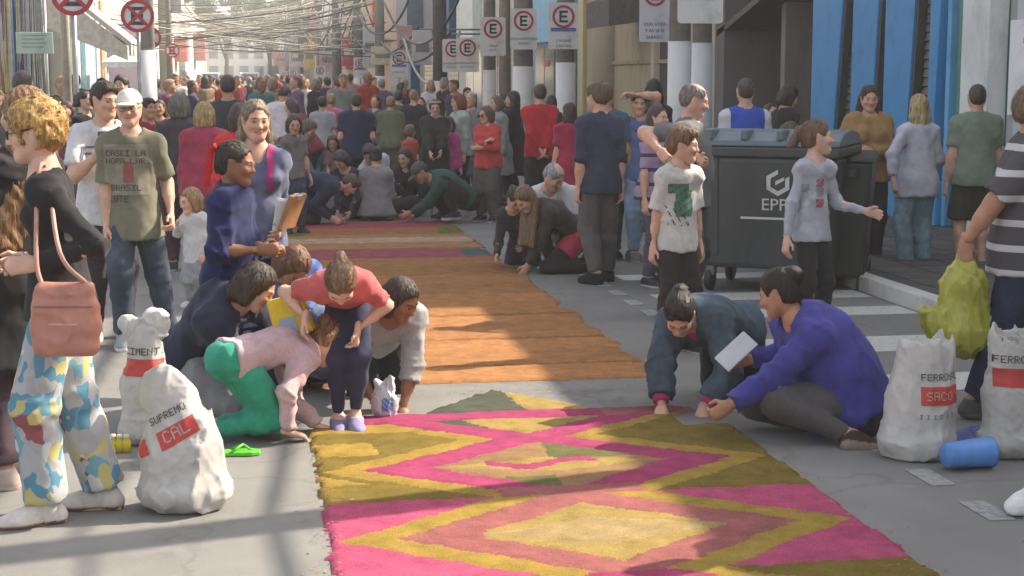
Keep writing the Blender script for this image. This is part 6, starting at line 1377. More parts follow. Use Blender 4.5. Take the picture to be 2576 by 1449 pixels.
# woman on hands in grey blouse
h = 8.2
kneel('dark haired woman in a grey white shirt leaning on both hands', 985, h, face=14, H=1.60, sex='f', lod=0, skin='brown', pel=U(945, 850, h + .42), neck=U(985, 785, h + .0), arch=.04, head=(45, 34, 0), handL=U(1012, 1030, h - .03), handR=U(952, 1020, h + .0), hdirL=(0, .6, -.5), hdirR=(0, .6, -.5), palmL=(0, -.5, -1), palmR=(0, -.5, -1), curlL=.15, curlR=.15, footL=G(930, FY(h + .8)) + A([0, 0, .07]), footR=G(900, FY(h + .75)) + A([0, 0, .07]), kneeL=(.2, .6, -1), kneeR=(-.2, .6, -1), toeL=(0, -1, -.1), toeR=(0, -1, -.1), elbL=(1, -.3, 0), elbR=(-1, -.3, 0),
    top=('shirt', (.36, .365, .36), dict(sleeve=1.35, e=.024, e2=.03, hem=-.03, vneck=1.6)), bottom=LG((.03, .03, .035)), hair=('bob', (.045, .032, .024), dict(vol=.95)), shoes=('#2a2a2a', '#888'))
# blue shirt person bent behind
h = 8.75
kneel('person in a cornflower blue shirt stooping behind the yellow box', 735, h, face=40, H=1.6, sex='f', lod=1, skin='tan', pel=U(745, 800, h + .2), neck=U(728, 708, h - .12), arch=.05, head=(30, 62, 0), handL=U(780, 860, h - .3), handR=U(690, 870, h - .3), footL=G(765, FY(h + .2)) + A([0, 0, .08]), footR=G(725, FY(h + .2)) + A([0, 0, .08]), kneeL=(.2, 1, .2), kneeR=(-.2, 1, .2), top=T_((.13, .21, .52), hem=-.05), bottom=JE((.12, .16, .26)), hair=('bob', (.16, .07, .035), dict(vol=1.05)))
# denim jacket woman
h = 8.1
s = kneel('woman in a denim jacket with pink cuffs on hands and knees', 1720, h, face=-24, H=1.62, sex='f', lod=0, girth=1.1, skin='light', pel=U(1838, 838, h + .5), neck=U(1702, 796, h + .05), arch=.06, head=(-22, 58, 0), handR=U(1664, 1028, h - .02), handL=U(1768, 1032, h - .02), hdirL=(.1, .5, -.5), hdirR=(0, .6, -.5), palmL=(0, -.5, -1), palmR=(0, -.5, -1), curlL=.15, curlR=.3, elbL=(1, 0, 0), elbR=(-1, 0, 0), footL=G(1905, FY(h + .95)) + A([0, 0, .07]), footR=G(1845, FY(h + .95)) + A([0, 0, .07]), kneeL=(.1, .6, -1), kneeR=(-.1, .6, -1), toeL=(0, -1, -.1), toeR=(0, -1, -.1),
    top=('denim_jacket', (.068, .095, .125), dict(sleeve=1.72, e=.034, e2=.038, hem=-.03, fab='denim', vneck=1.2, amp=.013)), bottom=TR((.022, .02, .022), e=.014), hair=('bun', (.024, .018, .016), dict(vol=1.15)), shoes=('#202024', '#555'))
for q in ('L', 'R'): B().tube([s.el[q] + (s.wr[q] - s.el[q]) * t for t in (.66, .74, .84)], [.047, .046, .042], 14).done('cuff', M('cloth', (.45, .05, .17)), s.root, smooth=True)
F = Field(); F.ell(s.chest + s.front * .10 + s.ut * .03, np.stack([s.side, s.front, s.ut]), (.055, .05, .13), .02); obj('undershirt', mesh(*F.skin(.012), True), M('cloth', (.45, .05, .17)), s.root)
# royal blue sweater woman
h = 7.6
s = kneel('heavy woman in a royal blue sweater sitting sideways in grey leggings', 2050, h, face=-88, H=1.64, sex='f', lod=0, girth=1.42, belly=.5, skin='tan', pel=U(2112, 1000, h + .12), neck=U(1992, 790, h + .05), arch=.08, head=(-122, 24, 0), handL=U(1832, 1022, h - .12), handR=U(1880, 905, h + .42), elbL=(.2, -.6, -.4), curlL=.6, footL=U(2148, 1102, h - .22), footR=U(2085, 1085, h + .12), kneeL=A([-1., -.30, .10]), kneeR=A([-1, .15, .35]), toeL=(.1, -1, -.2), toeR=(.1, -1, -.2),
    top=LS((.062, .058, .255), e=.026, e2=.018, hem=-.07, amp=.016), bottom=LG((.085, .078, .078), length=1.9), hair=('bun', (.02, .015, .013), dict(vol=1.15)), shoes=('#3c2c28', '#8a7a70'))
pts = [s.Hd(0, -.108, .045) + (s.hx * math.cos(t) + s.hz * math.sin(t)) * .034 * s.hs for t in np.linspace(0, 2 * math.pi, 15)]; B().tube(pts, .008, 6).done('hair_tie', M('cloth', (.05, .35, .22)), s.root, smooth=True)
p = U(1852, 884, h + .34); o = empty('paper_sheet', p, 'white sheet of paper held over the carpet by the blue sweater woman', 'paper'); o.rotation_euler = (math.radians(50), math.radians(-38), .2); B().box((-.105, -.05, -.001), (.105, .05, .001)).done('sheet', M('paint', (.62, .62, .66)), o); B().box((-.10, -.047, .0015), (.10, .052, .003)).done('sheet', M('paint', (.58, .58, .61)), o)
# striped polo man
base = G(2560, 1050); h = HD(base)
s = stand('man in a grey polo with white stripes carrying a green bag', 2560, 208, feet=1050, face=70, sex='m', lod=0, girth=1.15, belly=.3, skin='tan', head=(75, 0, 0), handR=U(2404, 640, h - .06), curlR=.9, hdirR=(0, 0, -1), footR=U(2450, 1010, h - .05), footL=U(2620, 1010, h + .1), toeR=(0, 1, 0),
    top=('polo', (.1, .1, .1), dict(sleeve=.92, e=.028, e2=.04, hem=-.18, mat=stripe_mat('polo_stripe', (.085, .08, .088), (.52, .50, .50), .125, .034))), bottom=JE((.028, .034, .065), e=.026, e2=.035), hair=('short', (.16, .11, .07), {}), shoes=('#5d5a55', '#7a7772'))
hb_ = s.base + s.palmc['R']; o = empty('carrier_bag', hb_, 'yellow green plastic carrier bag in the striped polo man\'s hand', 'bag'); F = Field()
F.cone((0, 0, -.03), (0, 0, -.16), .022, .09, .05); F.cone((0, 0, -.16), (0, 0, -.38), .10, .15, .06, sq=(FH, 1.25)); F.cone(RT * -.13 + A([0, 0, -.36]), RT * .11 + A([0, 0, -.42]), .05, .06, .06); F.cone((.0, 0, 0), RT * .09 + A([0, 0, -.15]), .012, .02, .03); F.cone((.0, 0, 0), RT * -.07 + A([0, 0, -.15]), .012, .02, .03); F.cone(RT * .10 + A([0, 0, -.40]), RT * .11 + A([0, 0, -.50]), .04, .02, .04); F.cone(RT * -.14 + A([0, 0, -.33]), RT * -.2 + A([0, 0, -.30]), .04, .02, .04)
obj('bag_body', mesh(*F.skin(.0085, lambda P, D: D + .016 * folds(P, 31, 22, (1, 1, .2)) + .008 * folds(P, 33, 48, (1, 1, .3))), True), M('film', (.40, .38, .055)), o)
stand('person stepping by in beige trousers and white trainers', 2740, 190, feet=1285, face=-75, sex='m', lod=1, footL=G(2618, 1285) + A([0, 0, .085]), footR=G(2800, 1270) + A([0, 0, .085]), top=T_((.4, .4, .42)), bottom=TR((.46, .42, .36)), hair=('short', (.06, .05, .04), {}), shoes=('#e4e2de', '#efefef'))

# ================= middle distance =================
h = 10.0
s = stand('boy in a white T-shirt with a green animal print and dark joggers', 1700, 322, h=h, face=12, sex='c', lod=0, girth=.92, head=(62, 8, 0), skin='light', handR=(-.2, -.02, .80), handL=(.2, .0, .80), top=T_((.56, .53, .50), sleeve=.85, e=.018, e2=.034, hem=-.15), bottom=TR((.034, .028, .028), e=.02, e2=.024), hair=('short', (.16, .085, .045), dict(vol=1.3)), shoes=('#30343c', '#d0d0d0'))
T = bvh(s.parts['top']); cx = s.chest - A([0, 0, .09])
def dino(i, j): x, y = (i - 13) / 13, (j - 17) / 17; return (-.62 < x < .8 and y < -.55 and y > -.95 and x < .55) or (abs(x - .28) < .55 - .18 * abs(y) and -.7 < y < .45)
def ridg(i, j): return dino(i, j) and (i * 2 + j * 3) % 17 < 2 or ((i - j // 2) % 5 == 0 and 16 < j < 32 and abs(i - 12 - (j - 24) * .3) < 9 and (i * 7 + j * 5) % 3 > 0)
decal(T, 'green_animal_print', cx + RT * .0, RT, (0, 0, 1), -FH, 28, 36, .0085, dino, M('cloth', (.085, .20, .145)), .004, s.root); decal(T, 'dark_print_marks', cx, RT, (0, 0, 1), -FH, 28, 36, .0085, ridg, M('cloth', (.06, .06, .045)), .007, s.root)
T = bvh(s.parts['bottom']); q = s.hip['R'] * .5 + s.kn['R'] * .5; decal(T, 'side_stripe', (s.hip['R'] + s.an['R']) / 2, FH, (0, 0, 1), -RT, 4, 62, .0125, lambda i, j: True, M('cloth', (.50, .52, .20)), .006, s.root)
h = 10.3
s = stand('girl in a pale grey printed top reaching out one arm', 2035, 303, h=h, face=18, sex='c', lod=0, girth=.86, head=(78, 2, 0), skin='fair', handL=U(2182, 532, h - .05), elbL=(-.1, -.6, -.6), handR=(-.25, .02, .82), top=LS((.44, .44, .50), hem=-.13, e=.011), bottom=LG((.035, .034, .034), e=.014, e2=.014), hair=('pony', (.15, .085, .05), dict(ln=.2, to=A([-.11, .03, -.25]))), shoes=('#808088', '#ddd'))
T = bvh(s.parts['top'])
for dx, dz, cl in ((.03, .06, (.42, .14, .16)), (-.07, .03, (.30, .30, .36)), (.03, .0, (.34, .30, .34)), (-.06, -.06, (.52, .52, .55)), (.03, -.07, (.42, .10, .16)), (-.02, -.02, (.55, .53, .54))): decal(T, 'print_square', s.chest + A([0, 0, dz - .05]) + RT * dx, RT, (0, 0, 1), -FH, 6, 6, .009, lambda i, j: (i + j) % 7 != 3, M('cloth', cl), .004, s.root)
stand('stout grey haired man in a grey T-shirt beside the bin', 1722, 203, h=11.6, face=62, sex='m', lod=0, girth=1.18, belly=.5, head=(75, 18, 0), skin='light', handR=U(1660, 380, 11.3), handL=U(1760, 400, 11.3), top=T_((.15, .15, .155)), bottom=TR((.06, .06, .07)), hair=('fringe', (.17, .15, .14), {}))
stand('woman in a lilac striped top behind the boy', 1645, 262, h=13.2, face=40, sex='f', lod=1, top=('t_shirt', (1, 1, 1), dict(sleeve=.8, e=.02, mat=stripe_mat('lilac_stripe', (.36, .28, .40), (.10, .05, .14), .12, .03))), bottom=TR((.1, .09, .12)), hair=('long', (.05, .03, .03), dict(ln=.3)))
stand('woman with black hair standing at the cream doorway', 1640, 195, h=17.5, face=170, sex='f', lod=1, top=LS((.04, .035, .04)), bottom=TR((.05, .05, .06)), hair=('long', (.025, .018, .018), dict(ln=.28, vol=1.1)))
base = G(1505, 712); h = HD(base)
stand('man in a dark navy shirt and grey trousers seen from behind', 1508, 203, feet=712, face=-165, sex='m', lod=0, girth=.96, head=(-150, 12, 0), handL=U(1448, 530, h - .08), handR=U(1566, 520, h), footL=U(1500, 690, h - .1), footR=U(1530, 690, h + .15), toeL=(.3, .8, 0), top=T_((.043, .048, .085), sleeve=1.05, e=.018, e2=.028, hem=-.16), bottom=TR((.115, .105, .105), e=.024, e2=.028), hair=('short', (.11, .07, .04), dict(vol=1.2)), shoes=('#20242a', '#2c3034'), skin='light')
base = G(1598, 652); h = HD(base)
s = stand('man in a blue T-shirt shading his eyes with one hand', 1602, 226, feet=652, face=10, sex='m', lod=0, head=(-12, 8, 0), handL=U(1592, 238, h - .12), elbL=(1, .3, .3), hdirL=(-1, .1, .05), palmL=(0, .4, -1), curlL=.25, shrL=.05, handR=(-.24, .1, .82), footL=U(1590, 632, h - .05), footR=(-.1, .15, .08), top=T_((.11, .155, .30), e=.016), bottom=JE((.22, .30, .40)), hair=('short', (.10, .075, .05), dict(vol=.8)), shoes=('#6c6a66', '#d9d9d4'))
strap(s, 'bag_strap', [s.sh['R'] + A([0, 0, .06]), s.chest + s.front * .16 * 1, s.waist + s.side * .15 + s.front * .08, s.pel + s.side * .2], .012, (.03, .03, .06), 'cloth')
h = 14.4
kneel('grey haired man in a white T-shirt squatting by the two girls', 1385, h, face=-30, H=1.7, sex='m', lod=1, girth=1.1, pel=U(1425, 560, h + .3), neck=U(1388, 478, h), arch=.05, head=(40, 40, 0), skin='light', handL=U(1410, 560, h - .3), handR=U(1340, 580, h - .3), footL=G(1440, FY(h + .1)) + A([0, 0, .08]), footR=G(1385, FY(h + .1)) + A([0, 0, .08]), top=T_((.58, .57, .57)), bottom=TR((.1, .1, .11)), hair=('fringe', (.26, .26, .26), dict(vol=1.5)))
h = 14.5
kneel('girl with tied dark hair kneeling at the orange carpet edge', 1295, h, face=-22, H=1.5, sex='f', lod=0, pel=U(1318, 610, h + .15), neck=U(1298, 545, h - .05), arch=.03, head=(18, 45, 0), skin='light', handR=U(1250, 645, h - .2), handL=U(1320, 620, h - .3), footL=G(1345, FY(h + .4)) + A([0, 0, .07]), footR=G(1310, FY(h + .4)) + A([0, 0, .07]), kneeL=(.1, 1, -.3), kneeR=(-.1, 1, -.3), toeL=(0, -1, -.1), toeR=(0, -1, -.1), top=LS((.048, .042, .04), hem=-.03), bottom=TR((.04, .03, .045), e=.012), hair=('pony', (.045, .03, .025), dict(ln=.18)), shoes=('#333', '#999'))
h = 14.05
s = kneel('girl with long brown hair kneeling in a dark top with red waistband', 1400, h, face=-72, H=1.62, sex='f', lod=0, pel=U(1448, 592, h + .1), neck=U(1362, 530, h - .05), arch=.06, head=(-60, 48, 0), skin='light', handR=U(1330, 672, h + .1), handL=U(1322, 680, h - .12), elbL=(.3, -.5, 0), footL=G(1490, FY(h - .05)) + A([0, 0, .07]), footR=G(1480, FY(h + .2)) + A([0, 0, .07]), kneeL=(0, .8, -1), kneeR=(0, .8, -1), toeL=(0, -1, -.1), toeR=(0, -1, -.1), top=LS((.065, .052, .05), hem=.0, e=.02), bottom=TR((.034, .03, .03), e=.014), hair=('long', (.16, .095, .05), dict(ln=.36, vol=1.1, to=A([-.05, -.05, -.40]))), shoes=('#b8a8a0', '#ddd'))
F = Field(); F.cone(s.pel - s.ut * .06, s.pel + s.ut * .05, .178, .165, .03, fa=True, fb=True, sq=(s.front, 1.35)); F.cone(s.hip['L'], s.hip['L'] * .45 + s.kn['L'] * .55, .112, .10, .03, fb=True); obj('red_waistband', mesh(*F.skin(.012, lambda P, D: D + .008 * folds(P, 9, 20)), True), M('cloth', (.46, .06, .10)), s.root)
# behind the bin
h = 14.6
stand('man in a blue and white football shirt seen from behind the bin', 1868, 192, h=h, face=175, sex='m', lod=1, girth=1.05, top=T_((1, 1, 1), mat=zone_mat('football_shirt', [(0, (.55, .55, .56)), (.34, (.045, .09, .42)), (.66, (.55, .55, .56))])), bottom=TR((.05, .05, .06)), hair=('buzz', (.05, .04, .03), dict(vol=2)))
stand('dark haired woman in black sitting inside the garage', 1962, 212, h=16.5, face=120, sex='f', lod=1, H=None, head=(110, 25, 0), top=LS((.03, .03, .03)), bottom=TR((.03, .03, .03)), hair=('bob', (.03, .02, .018), {})) if False else stand('dark haired woman in black at the garage mouth', 1965, 208, h=17.0, face=110, sex='f', lod=1, head=(100, 30, 0), top=LS((.035, .033, .033)), bottom=TR((.03, .03, .03)), hair=('bob', (.03, .02, .018), dict(vol=1.1)))
stand('child in a pink jacket beside the woman in black', 1930, 262, h=17.4, face=20, sex='c', lod=2, top=JK((.45, .08, .2)), bottom=TR((.1, .1, .12)), hair=('bob', (.05, .03, .02), {}))
stand('woman in a pale lilac shirt bending by the bin lid', 1968, 296, h=13.9, face=120, sex='f', lod=1, head=(120, 40, 0), skin='light', handL=(.2, .35, 1.0), top=LS((.45, .40, .44)), bottom=TR((.1, .1, .12)), hair=('bob', (.09, .06, .05), {}))
base = G(2172, 672); h = HD(base)
stand('woman in a camel padded jacket behind the bin', 2172, 210, feet=672, face=-8, sex='f', lod=0, girth=1.12, head=(-10, 12, 0), skin='light', handL=U(2190, 380, h - .22), handR=U(2165, 395, h - .25), elbL=(1, -.4, -.6), elbR=(-1, -.4, -.6), curlL=.7, curlR=.7, top=JK((.33, .20, .085), e=.032, e2=.028, hem=-.12, crew=.085), bottom=TR((.06, .05, .055), e=.012), hair=('long', (.055, .03, .022), dict(ln=.15)), shoes=('#dedcd8', '#eee'))
base = G(2302, 684); h = HD(base)
stand('woman with long blonde hair in a white shirt and pale jeans', 2300, 233, feet=684, face=-172, sex='f', lod=0, girth=1.05, head=(-175, 5, 0), handL=U(2248, 455, h - .2), elbL=(1, -.3, -.5), handR=(-.2, .2, .95), top=('shirt', (.50, .49, .56), dict(sleeve=1.8, e=.018, e2=.018, hem=-.2, flare=.015)), bottom=JE((.22, .31, .36), e=.02, e2=.035), hair=('long', (.42, .31, .15), dict(ln=.24, vol=1.05)), shoes=('#cfc8bc', '#ddd'))
base = G(2440, 690); h = HD(base)
stand('man in a sage green T-shirt and dark shorts seen from behind', 2442, 207, feet=690, face=172, sex='m', lod=0, girth=1.1, skin='light', head=(165, 0, 0), top=T_((.20, .25, .185), e=.016), bottom=('shorts', (.07, .068, .055), dict(length=.95, e=.03, e2=.05)), hair=('buzz', (.05, .04, .035), dict(vol=2.5)), shoes=('#4a4038', '#666'))
# ================= around the far carpet =================
base = G(1232, 556); h = HD(base)
s = stand('woman in a coral red cardigan with folded arms and sunglasses', 1228, 265, feet=556, face=-40, sex='f', lod=1, girth=1.15, headk=1.08, head=(-55, 14, 0), skin='light', handL=U(1208, 372, h - .25), handR=U(1225, 355, h - .22), elbL=(1, -.3, -.8), elbR=(-1, -.2, -.8), top=('cardigan', (.50, .065, .06), dict(sleeve=1.9, e=.018, hem=-.14)), bottom=TR((.105, .098, .09), e=.03, e2=.035), hair=('bob', (.12, .08, .05), dict(vol=.95))); spectacles(s, '#101010', True)
h = 19.6
stand('man in a bright red jacket with hands clasped behind his back', 1358, 209, h=h, face=178, sex='m', lod=1, girth=1.12, handL=(.03, -.2, .88), handR=(-.03, -.2, .86), elbL=(1, -.6, 0), elbR=(-1, -.6, 0), top=JK((.46, .028, .035)), bottom=TR((.05, .045, .05)), hair=('short', (.06, .045, .035), {}))
stand('woman in a raspberry dress with long dark hair', 1432, 255, h=17.6, face=-160, sex='f', lod=1, girth=1.05, top=('dress', (.36, .03, .075), dict(sleeve=.75, e=.024, e2=.03, hem=-.38, flare=.03)), bottom=LG((.05, .03, .04)), hair=('long', (.05, .025, .02), dict(ln=.25)))
stand('bald man just past the navy shirt\'s shoulder', 1520, 203, h=15.0, face=165, sex='m', lod=1, skin='tan', top=T_((.06, .12, .17)), bottom=TR((.06, .06, .07)), hair=('buzz', (.12, .07, .055), dict(vol=.1)))
stand('woman all in black with wavy dark hair', 1293, 226, h=21, face=-120, sex='f', lod=1, girth=1.1, top=('coat', (.030, .028, .032), dict(sleeve=1.93, e=.03, hem=-.45, flare=.05)), bottom=TR((.03, .03, .03)), hair=('long', (.03, .022, .02), dict(ln=.25, vol=1.15)))
stand('woman in black at the red jacket\'s elbow', 1268, 232, h=22, face=-60, sex='f', lod=1, top=('coat', (.04, .036, .04), dict(sleeve=1.93, e=.03, hem=-.4)), bottom=TR((.03, .03, .03)), hair=('long', (.05, .035, .03), dict(ln=.2)))
stand('woman in a long grey cardigan behind the red cardigan', 1252, 238, h=20.4, face=-70, sex='f', lod=1, girth=1.12, top=('cardigan', (.26, .26, .25), dict(sleeve=1.93, e=.035, hem=-.38, flare=.04)), bottom=TR((.1, .1, .1)), hair=('bob', (.11, .09, .07), {}))
stand('elderly man with a pinkish scalp between two women', 1188, 228, h=21.5, face=-40, sex='m', lod=1, top=JK((.22, .2, .19)), bottom=TR((.1, .1, .1)), hair=('fringe', (.3, .28, .26), {}))
stand('woman with auburn hair in a mint sweater', 1160, 232, h=20.5, face=-75, sex='f', lod=1, girth=1.05, head=(-80, 12, 0), top=LS((.36, .42, .37), e=.03), bottom=TR((.035, .033, .036)), hair=('bob', (.17, .045, .025), dict(vol=1.15)))
stand('little girl in a hot pink jacket', 1130, 297, h=20.2, face=-20, sex='c', lod=1, top=JK((.52, .07, .23)), bottom=LG((.06, .06, .07)), hair=('bob', (.09, .06, .04), {}))
s = stand('woman in black with sunglasses pushed up on her head', 1096, 245, h=20.0, face=-2, sex='f', lod=1, girth=1.08, head=(-5, 18, 0), skin='light', handL=U(1108, 385, 19.7), handR=U(1082, 385, 19.7), top=('coat', (.042, .038, .036), dict(sleeve=1.9, e=.03, hem=-.35)), bottom=TR((.04, .036, .036)), hair=('back', (.09, .06, .045), dict(vol=1.1)))
B().tube([s.Hd(-.08, .02, .085), s.Hd(-.05, .07, .10), s.Hd(.05, .07, .10), s.Hd(.08, .02, .085)], .012, 6).done('sunglasses', M('plastic', (.4, .36, .32)), s.root, smooth=True)
h = 18.9
s = kneel('man in a dark green sweater and grey cap squatting to reach the carpet', 1110, h, face=-72, H=1.72, sex='m', lod=1, girth=1.1, pel=U(1168, 500, h + .1), neck=U(1078, 448, h - .1), arch=.07, head=(-70, 45, 0), skin='tan', handL=U(1030, 536, h - .15), handR=U(1040, 545, h + .2), elbL=(.2, -.6, -.3), footL=U(1145, 535, h - .1), footR=U(1125, 535, h + .25), kneeL=(.2, 1, .3), kneeR=(-.2, 1, .3), top=LS((.036, .085, .07), hem=-.06, e=.03), bottom=TR((.035, .032, .034), e=.02), hair=('buzz', (.05, .04, .04), {})); cap(s, (.10, .09, .09))
h = 19.2
kneel('girl in a grey top sitting on the road with her back turned', 948, h, face=172, H=1.6, sex='f', lod=1, pel=U(948, 520, h), neck=U(946, 448, h + .02), head=(165, 15, 0), handL=U(905, 520, h + .25), handR=U(988, 520, h + .25), footL=G(905, FY(h + .5)) + A([0, 0, .07]), footR=G(990, FY(h + .5)) + A([0, 0, .07]), kneeL=(1, .6, .2), kneeR=(-1, .6, .2), top=LS((.24, .225, .235), e=.024), bottom=TR((.036, .032, .034)), hair=('bun', (.055, .045, .04), dict(vol=1.3)))
h = 20.2
kneel('person in a white shirt bending over behind the girl in grey', 950, h, face=20, H=1.65, sex='f', lod=1, pel=U(968, 470, h + .2), neck=U(940, 415, h - .05), arch=.06, head=(-10, 45, 0), handL=U(985, 470, h - .3), handR=U(905, 480, h - .2), footL=G(975, FY(h + .3)) + A([0, 0, .07]), footR=G(945, FY(h + .3)) + A([0, 0, .07]), top=LS((.5, .5, .52), e=.03), bottom=TR((.05, .05, .06)), hair=('short', (.06, .045, .04), dict(vol=1.4)))
h = 19.9
kneel('woman with big dark hair crouching in black between the helpers', 1028, h, face=-28, H=1.65, sex='f', lod=1, girth=1.05, pel=U(1045, 500, h + .15), neck=U(1028, 432, h - .05), head=(-35, 22, 0), skin='light', handL=U(1040, 520, h - .3), handR=U(1000, 520, h - .25), footL=G(1060, FY(h + .1)) + A([0, 0, .08]), footR=G(1025, FY(h + .1)) + A([0, 0, .08]), top=LS((.035, .03, .038)), bottom=TR((.04, .035, .04)), hair=('long', (.05, .032, .026), dict(ln=.18, vol=1.35)))
kneel('helper in dark brown leaning in behind the big haired woman', 1080, 21.2, face=-40, H=1.65, sex='m', lod=1, pel=U(1110, 480, 21.4), neck=U(1050, 425, 21.1), arch=.08, head=(-50, 60, 0), handL=U(1010, 480, 21.0), handR=U(1020, 480, 21.3), footL=G(1120, FY(21.6)) + A([0, 0, .08]), footR=G(1090, FY(21.6)) + A([0, 0, .08]), top=LS((.075, .055, .05), e=.04), bottom=TR((.06, .06, .09)), hair=('short', (.07, .05, .04), {}))
h = 18.6
kneel('person in navy crawling on hands and knees to the carpet', 790, h, face=82, H=1.72, sex='m', lod=1, girth=1.1, pel=U(740, 468, h), neck=U(838, 470, h + .05), arch=.03, head=(80, 60, 0), handL=U(845, 545, h + .2), handR=U(835, 548, h - .2), footL=G(700, FY(h + .15)) + A([0, 0, .07]), footR=G(700, FY(h - .15)) + A([0, 0, .07]), kneeL=(0, .6, -1), kneeR=(0, .6, -1), toeL=(0, -1, 0), toeR=(0, -1, 0), top=LS((.032, .036, .07), e=.03), bottom=TR((.04, .035, .045)), hair=('short', (.09, .055, .04), {}))
h = 19.4
kneel('person in dark blue kneeling beside the navy crawler', 872, h, face=-30, H=1.66, sex='f', lod=1, pel=U(882, 510, h + .1), neck=U(872, 448, h - .05), arch=.03, head=(-40, 50, 0), handL=U(880, 535, h - .35), handR=U(850, 540, h - .3), footL=G(900, FY(h + .4)) + A([0, 0, .07]), footR=G(870, FY(h + .4)) + A([0, 0, .07]), kneeL=(.2, 1, -.4), kneeR=(-.2, 1, -.4), toeL=(0, -1, 0), toeR=(0, -1, 0), top=LS((.045, .045, .065)), bottom=TR((.03, .03, .04)), hair=('bob', (.07, .05, .045), {}))
kneel('child in a pale pink top squatting behind the crawler', 838, 21, face=-10, H=1.2, sex='c', lod=1, pel=U(842, 440, 21.1), neck=U(840, 395, 21), head=(-10, 20, 0), handL=U(860, 430, 20.7), handR=U(825, 430, 20.7), footL=G(852, FY(21)) + A([0, 0, .07]), footR=G(832, FY(21)) + A([0, 0, .07]), top=T_((.5, .24, .26)), bottom=TR((.45, .14, .14)), hair=('bob', (.09, .06, .05), {}))
stand('broad man in a navy T-shirt standing with his back to us', 900, 232, h=20.6, face=175, sex='m', lod=1, girth=1.15, handL=(.2, .2, 1.0), handR=(-.2, .2, 1.0), top=T_((.036, .038, .075), e=.03, hem=-.2), bottom=TR((.05, .05, .07)), hair=('short', (.07, .045, .03), {}))
stand('woman in a maroon sweater leaning forward', 782, 236, h=20.8, face=-105, sex='f', lod=1, girth=1.15, neck=(0, .2, 1.38), head=(-100, 20, 0), handL=(.15, .45, 1.05), handR=(-.15, .45, 1.0), top=LS((.21, .032, .036), e=.03), bottom=JE((.05, .065, .09)), hair=('bob', (.07, .04, .035), {}))
stand('person in a pink T-shirt with a light grey one in front', 836, 232, h=24, face=160, sex='m', lod=1, skin='tan', top=T_((.55, .13, .24)), bottom=TR((.14, .1, .08)), hair=('short', (.3, .22, .1), {}))
stand('person in a light grey T-shirt beside the pink one', 814, 240, h=23.6, face=170, sex='m', lod=1, top=T_((.36, .36, .37)), bottom=JE((.07, .16, .16)), hair=('short', (.04, .03, .03), {}))
stand('person in a white T-shirt turning away in the far crowd', 714, 212, h=22.5, face=150, sex='m', lod=1, girth=1.1, head=(150, 40, 0), skin='tan', top=T_((.62, .57, .57), e=.035), bottom=TR((.1, .1, .13)), hair=('short', (.035, .025, .025), {}))
stand('tall man with a fade haircut in a charcoal T-shirt', 582, 183, h=16.5, face=178, sex='m', lod=1, girth=1.1, skin='tan', top=T_((.05, .052, .056)), bottom=TR((.04, .04, .05)), hair=('buzz', (.04, .025, .02), dict(vol=1.5)))
stand('woman with a grey bob in a dark plum jacket', 462, 228, h=14.2, face=172, sex='f', lod=0, girth=1.2, top=JK((.062, .05, .062), hem=-.22), bottom=TR((.09, .04, .06)), hair=('bob', (.15, .14, .115), dict(vol=1.15)))
stand('woman with blonde bob in a raspberry pink sweater', 524, 252, h=13.6, face=176, sex='f', lod=0, girth=1.18, top=LS((.34, .045, .085), e=.03), bottom=JE((.10, .18, .24)), hair=('bob', (.36, .25, .11), dict(vol=1.15)))
stand('person in a red jacket behind the slate blue woman', 612, 255, h=12.4, face=165, sex='f', lod=1, girth=1.1, top=JK((.60, .035, .03)), bottom=TR((.08, .08, .1)), hair=('bob', (.05, .035, .03), {}))
stand('teenager with dark hair and a printed grey shirt behind the slate blue woman', 742, 288, h=17.5, face=20, sex='c', lod=1, head=(10, 20, 0), top=T_((.2, .18, .17)), bottom=JE((.07, .08, .12)), hair=('bob', (.06, .045, .04), dict(vol=1.1)))
kneel('person in mottled brown bending down by the maroon sweater', 752, 19.5, face=60, H=1.6, sex='f', lod=1, pel=U(742, 400, 19.6), neck=U(760, 345, 19.3), arch=.06, head=(60, 50, 0), footL=G(752, FY(19.6)) + A([0, 0, .08]), footR=G(735, FY(19.6)) + A([0, 0, .08]), handL=U(775, 430, 19.2), handR=U(760, 440, 19.2), top=T_((.17, .15, .13)), bottom=TR((.13, .12, .1)), hair=('bob', (.12, .09, .07), {}))
stand('person in a camouflage jacket with a backpack', 985, 240, h=24, face=165, sex='m', lod=1, girth=1.1, top=JK((.16, .16, .10)), bottom=TR((.12, .12, .09)), hair=('short', (.25, .16, .09), {}))
stand('man with dark hair in an olive top and blue collar', 1004, 225, h=25.5, face=175, sex='m', lod=1, top=T_((.12, .13, .10)), bottom=TR((.08, .08, .09)), hair=('short', (.04, .03, .03), {}))
stand('man in a black shirt beside the camouflage jacket', 1042, 222, h=24.5, face=150, sex='m', lod=1, girth=1.1, top=T_((.05, .045, .045)), bottom=TR((.06, .06, .07)), hair=('buzz', (.3, .17, .10), {}))
stand('child in an orange red shirt among the crowd', 1032, 320, h=21.8, face=150, sex='c', lod=1, top=T_((.46, .08, .05)), bottom=TR((.12, .1, .09)), hair=('short', (.16, .1, .07), {}))
stand('woman with dark hair in a violet grey top in the crowd', 948, 236, h=25, face=-30, sex='f', lod=1, top=LS((.12, .10, .14)), bottom=TR((.08, .08, .1)), hair=('long', (.05, .035, .035), dict(ln=.2)))
stand('woman in slate with brown hair near the camouflage jacket', 1060, 242, h=26, face=-10, sex='f', lod=1, top=LS((.10, .11, .12)), bottom=TR((.08, .08, .1)), hair=('long', (.07, .045, .04), dict(ln=.2)))
stand('person in dark clothes by the white painted pole', 1175, 218, h=30, face=20, sex='m', lod=2, top=LS((.05, .05, .055)), bottom=TR((.05, .05, .06)), hair=('short', (.02, .02, .02), {}))
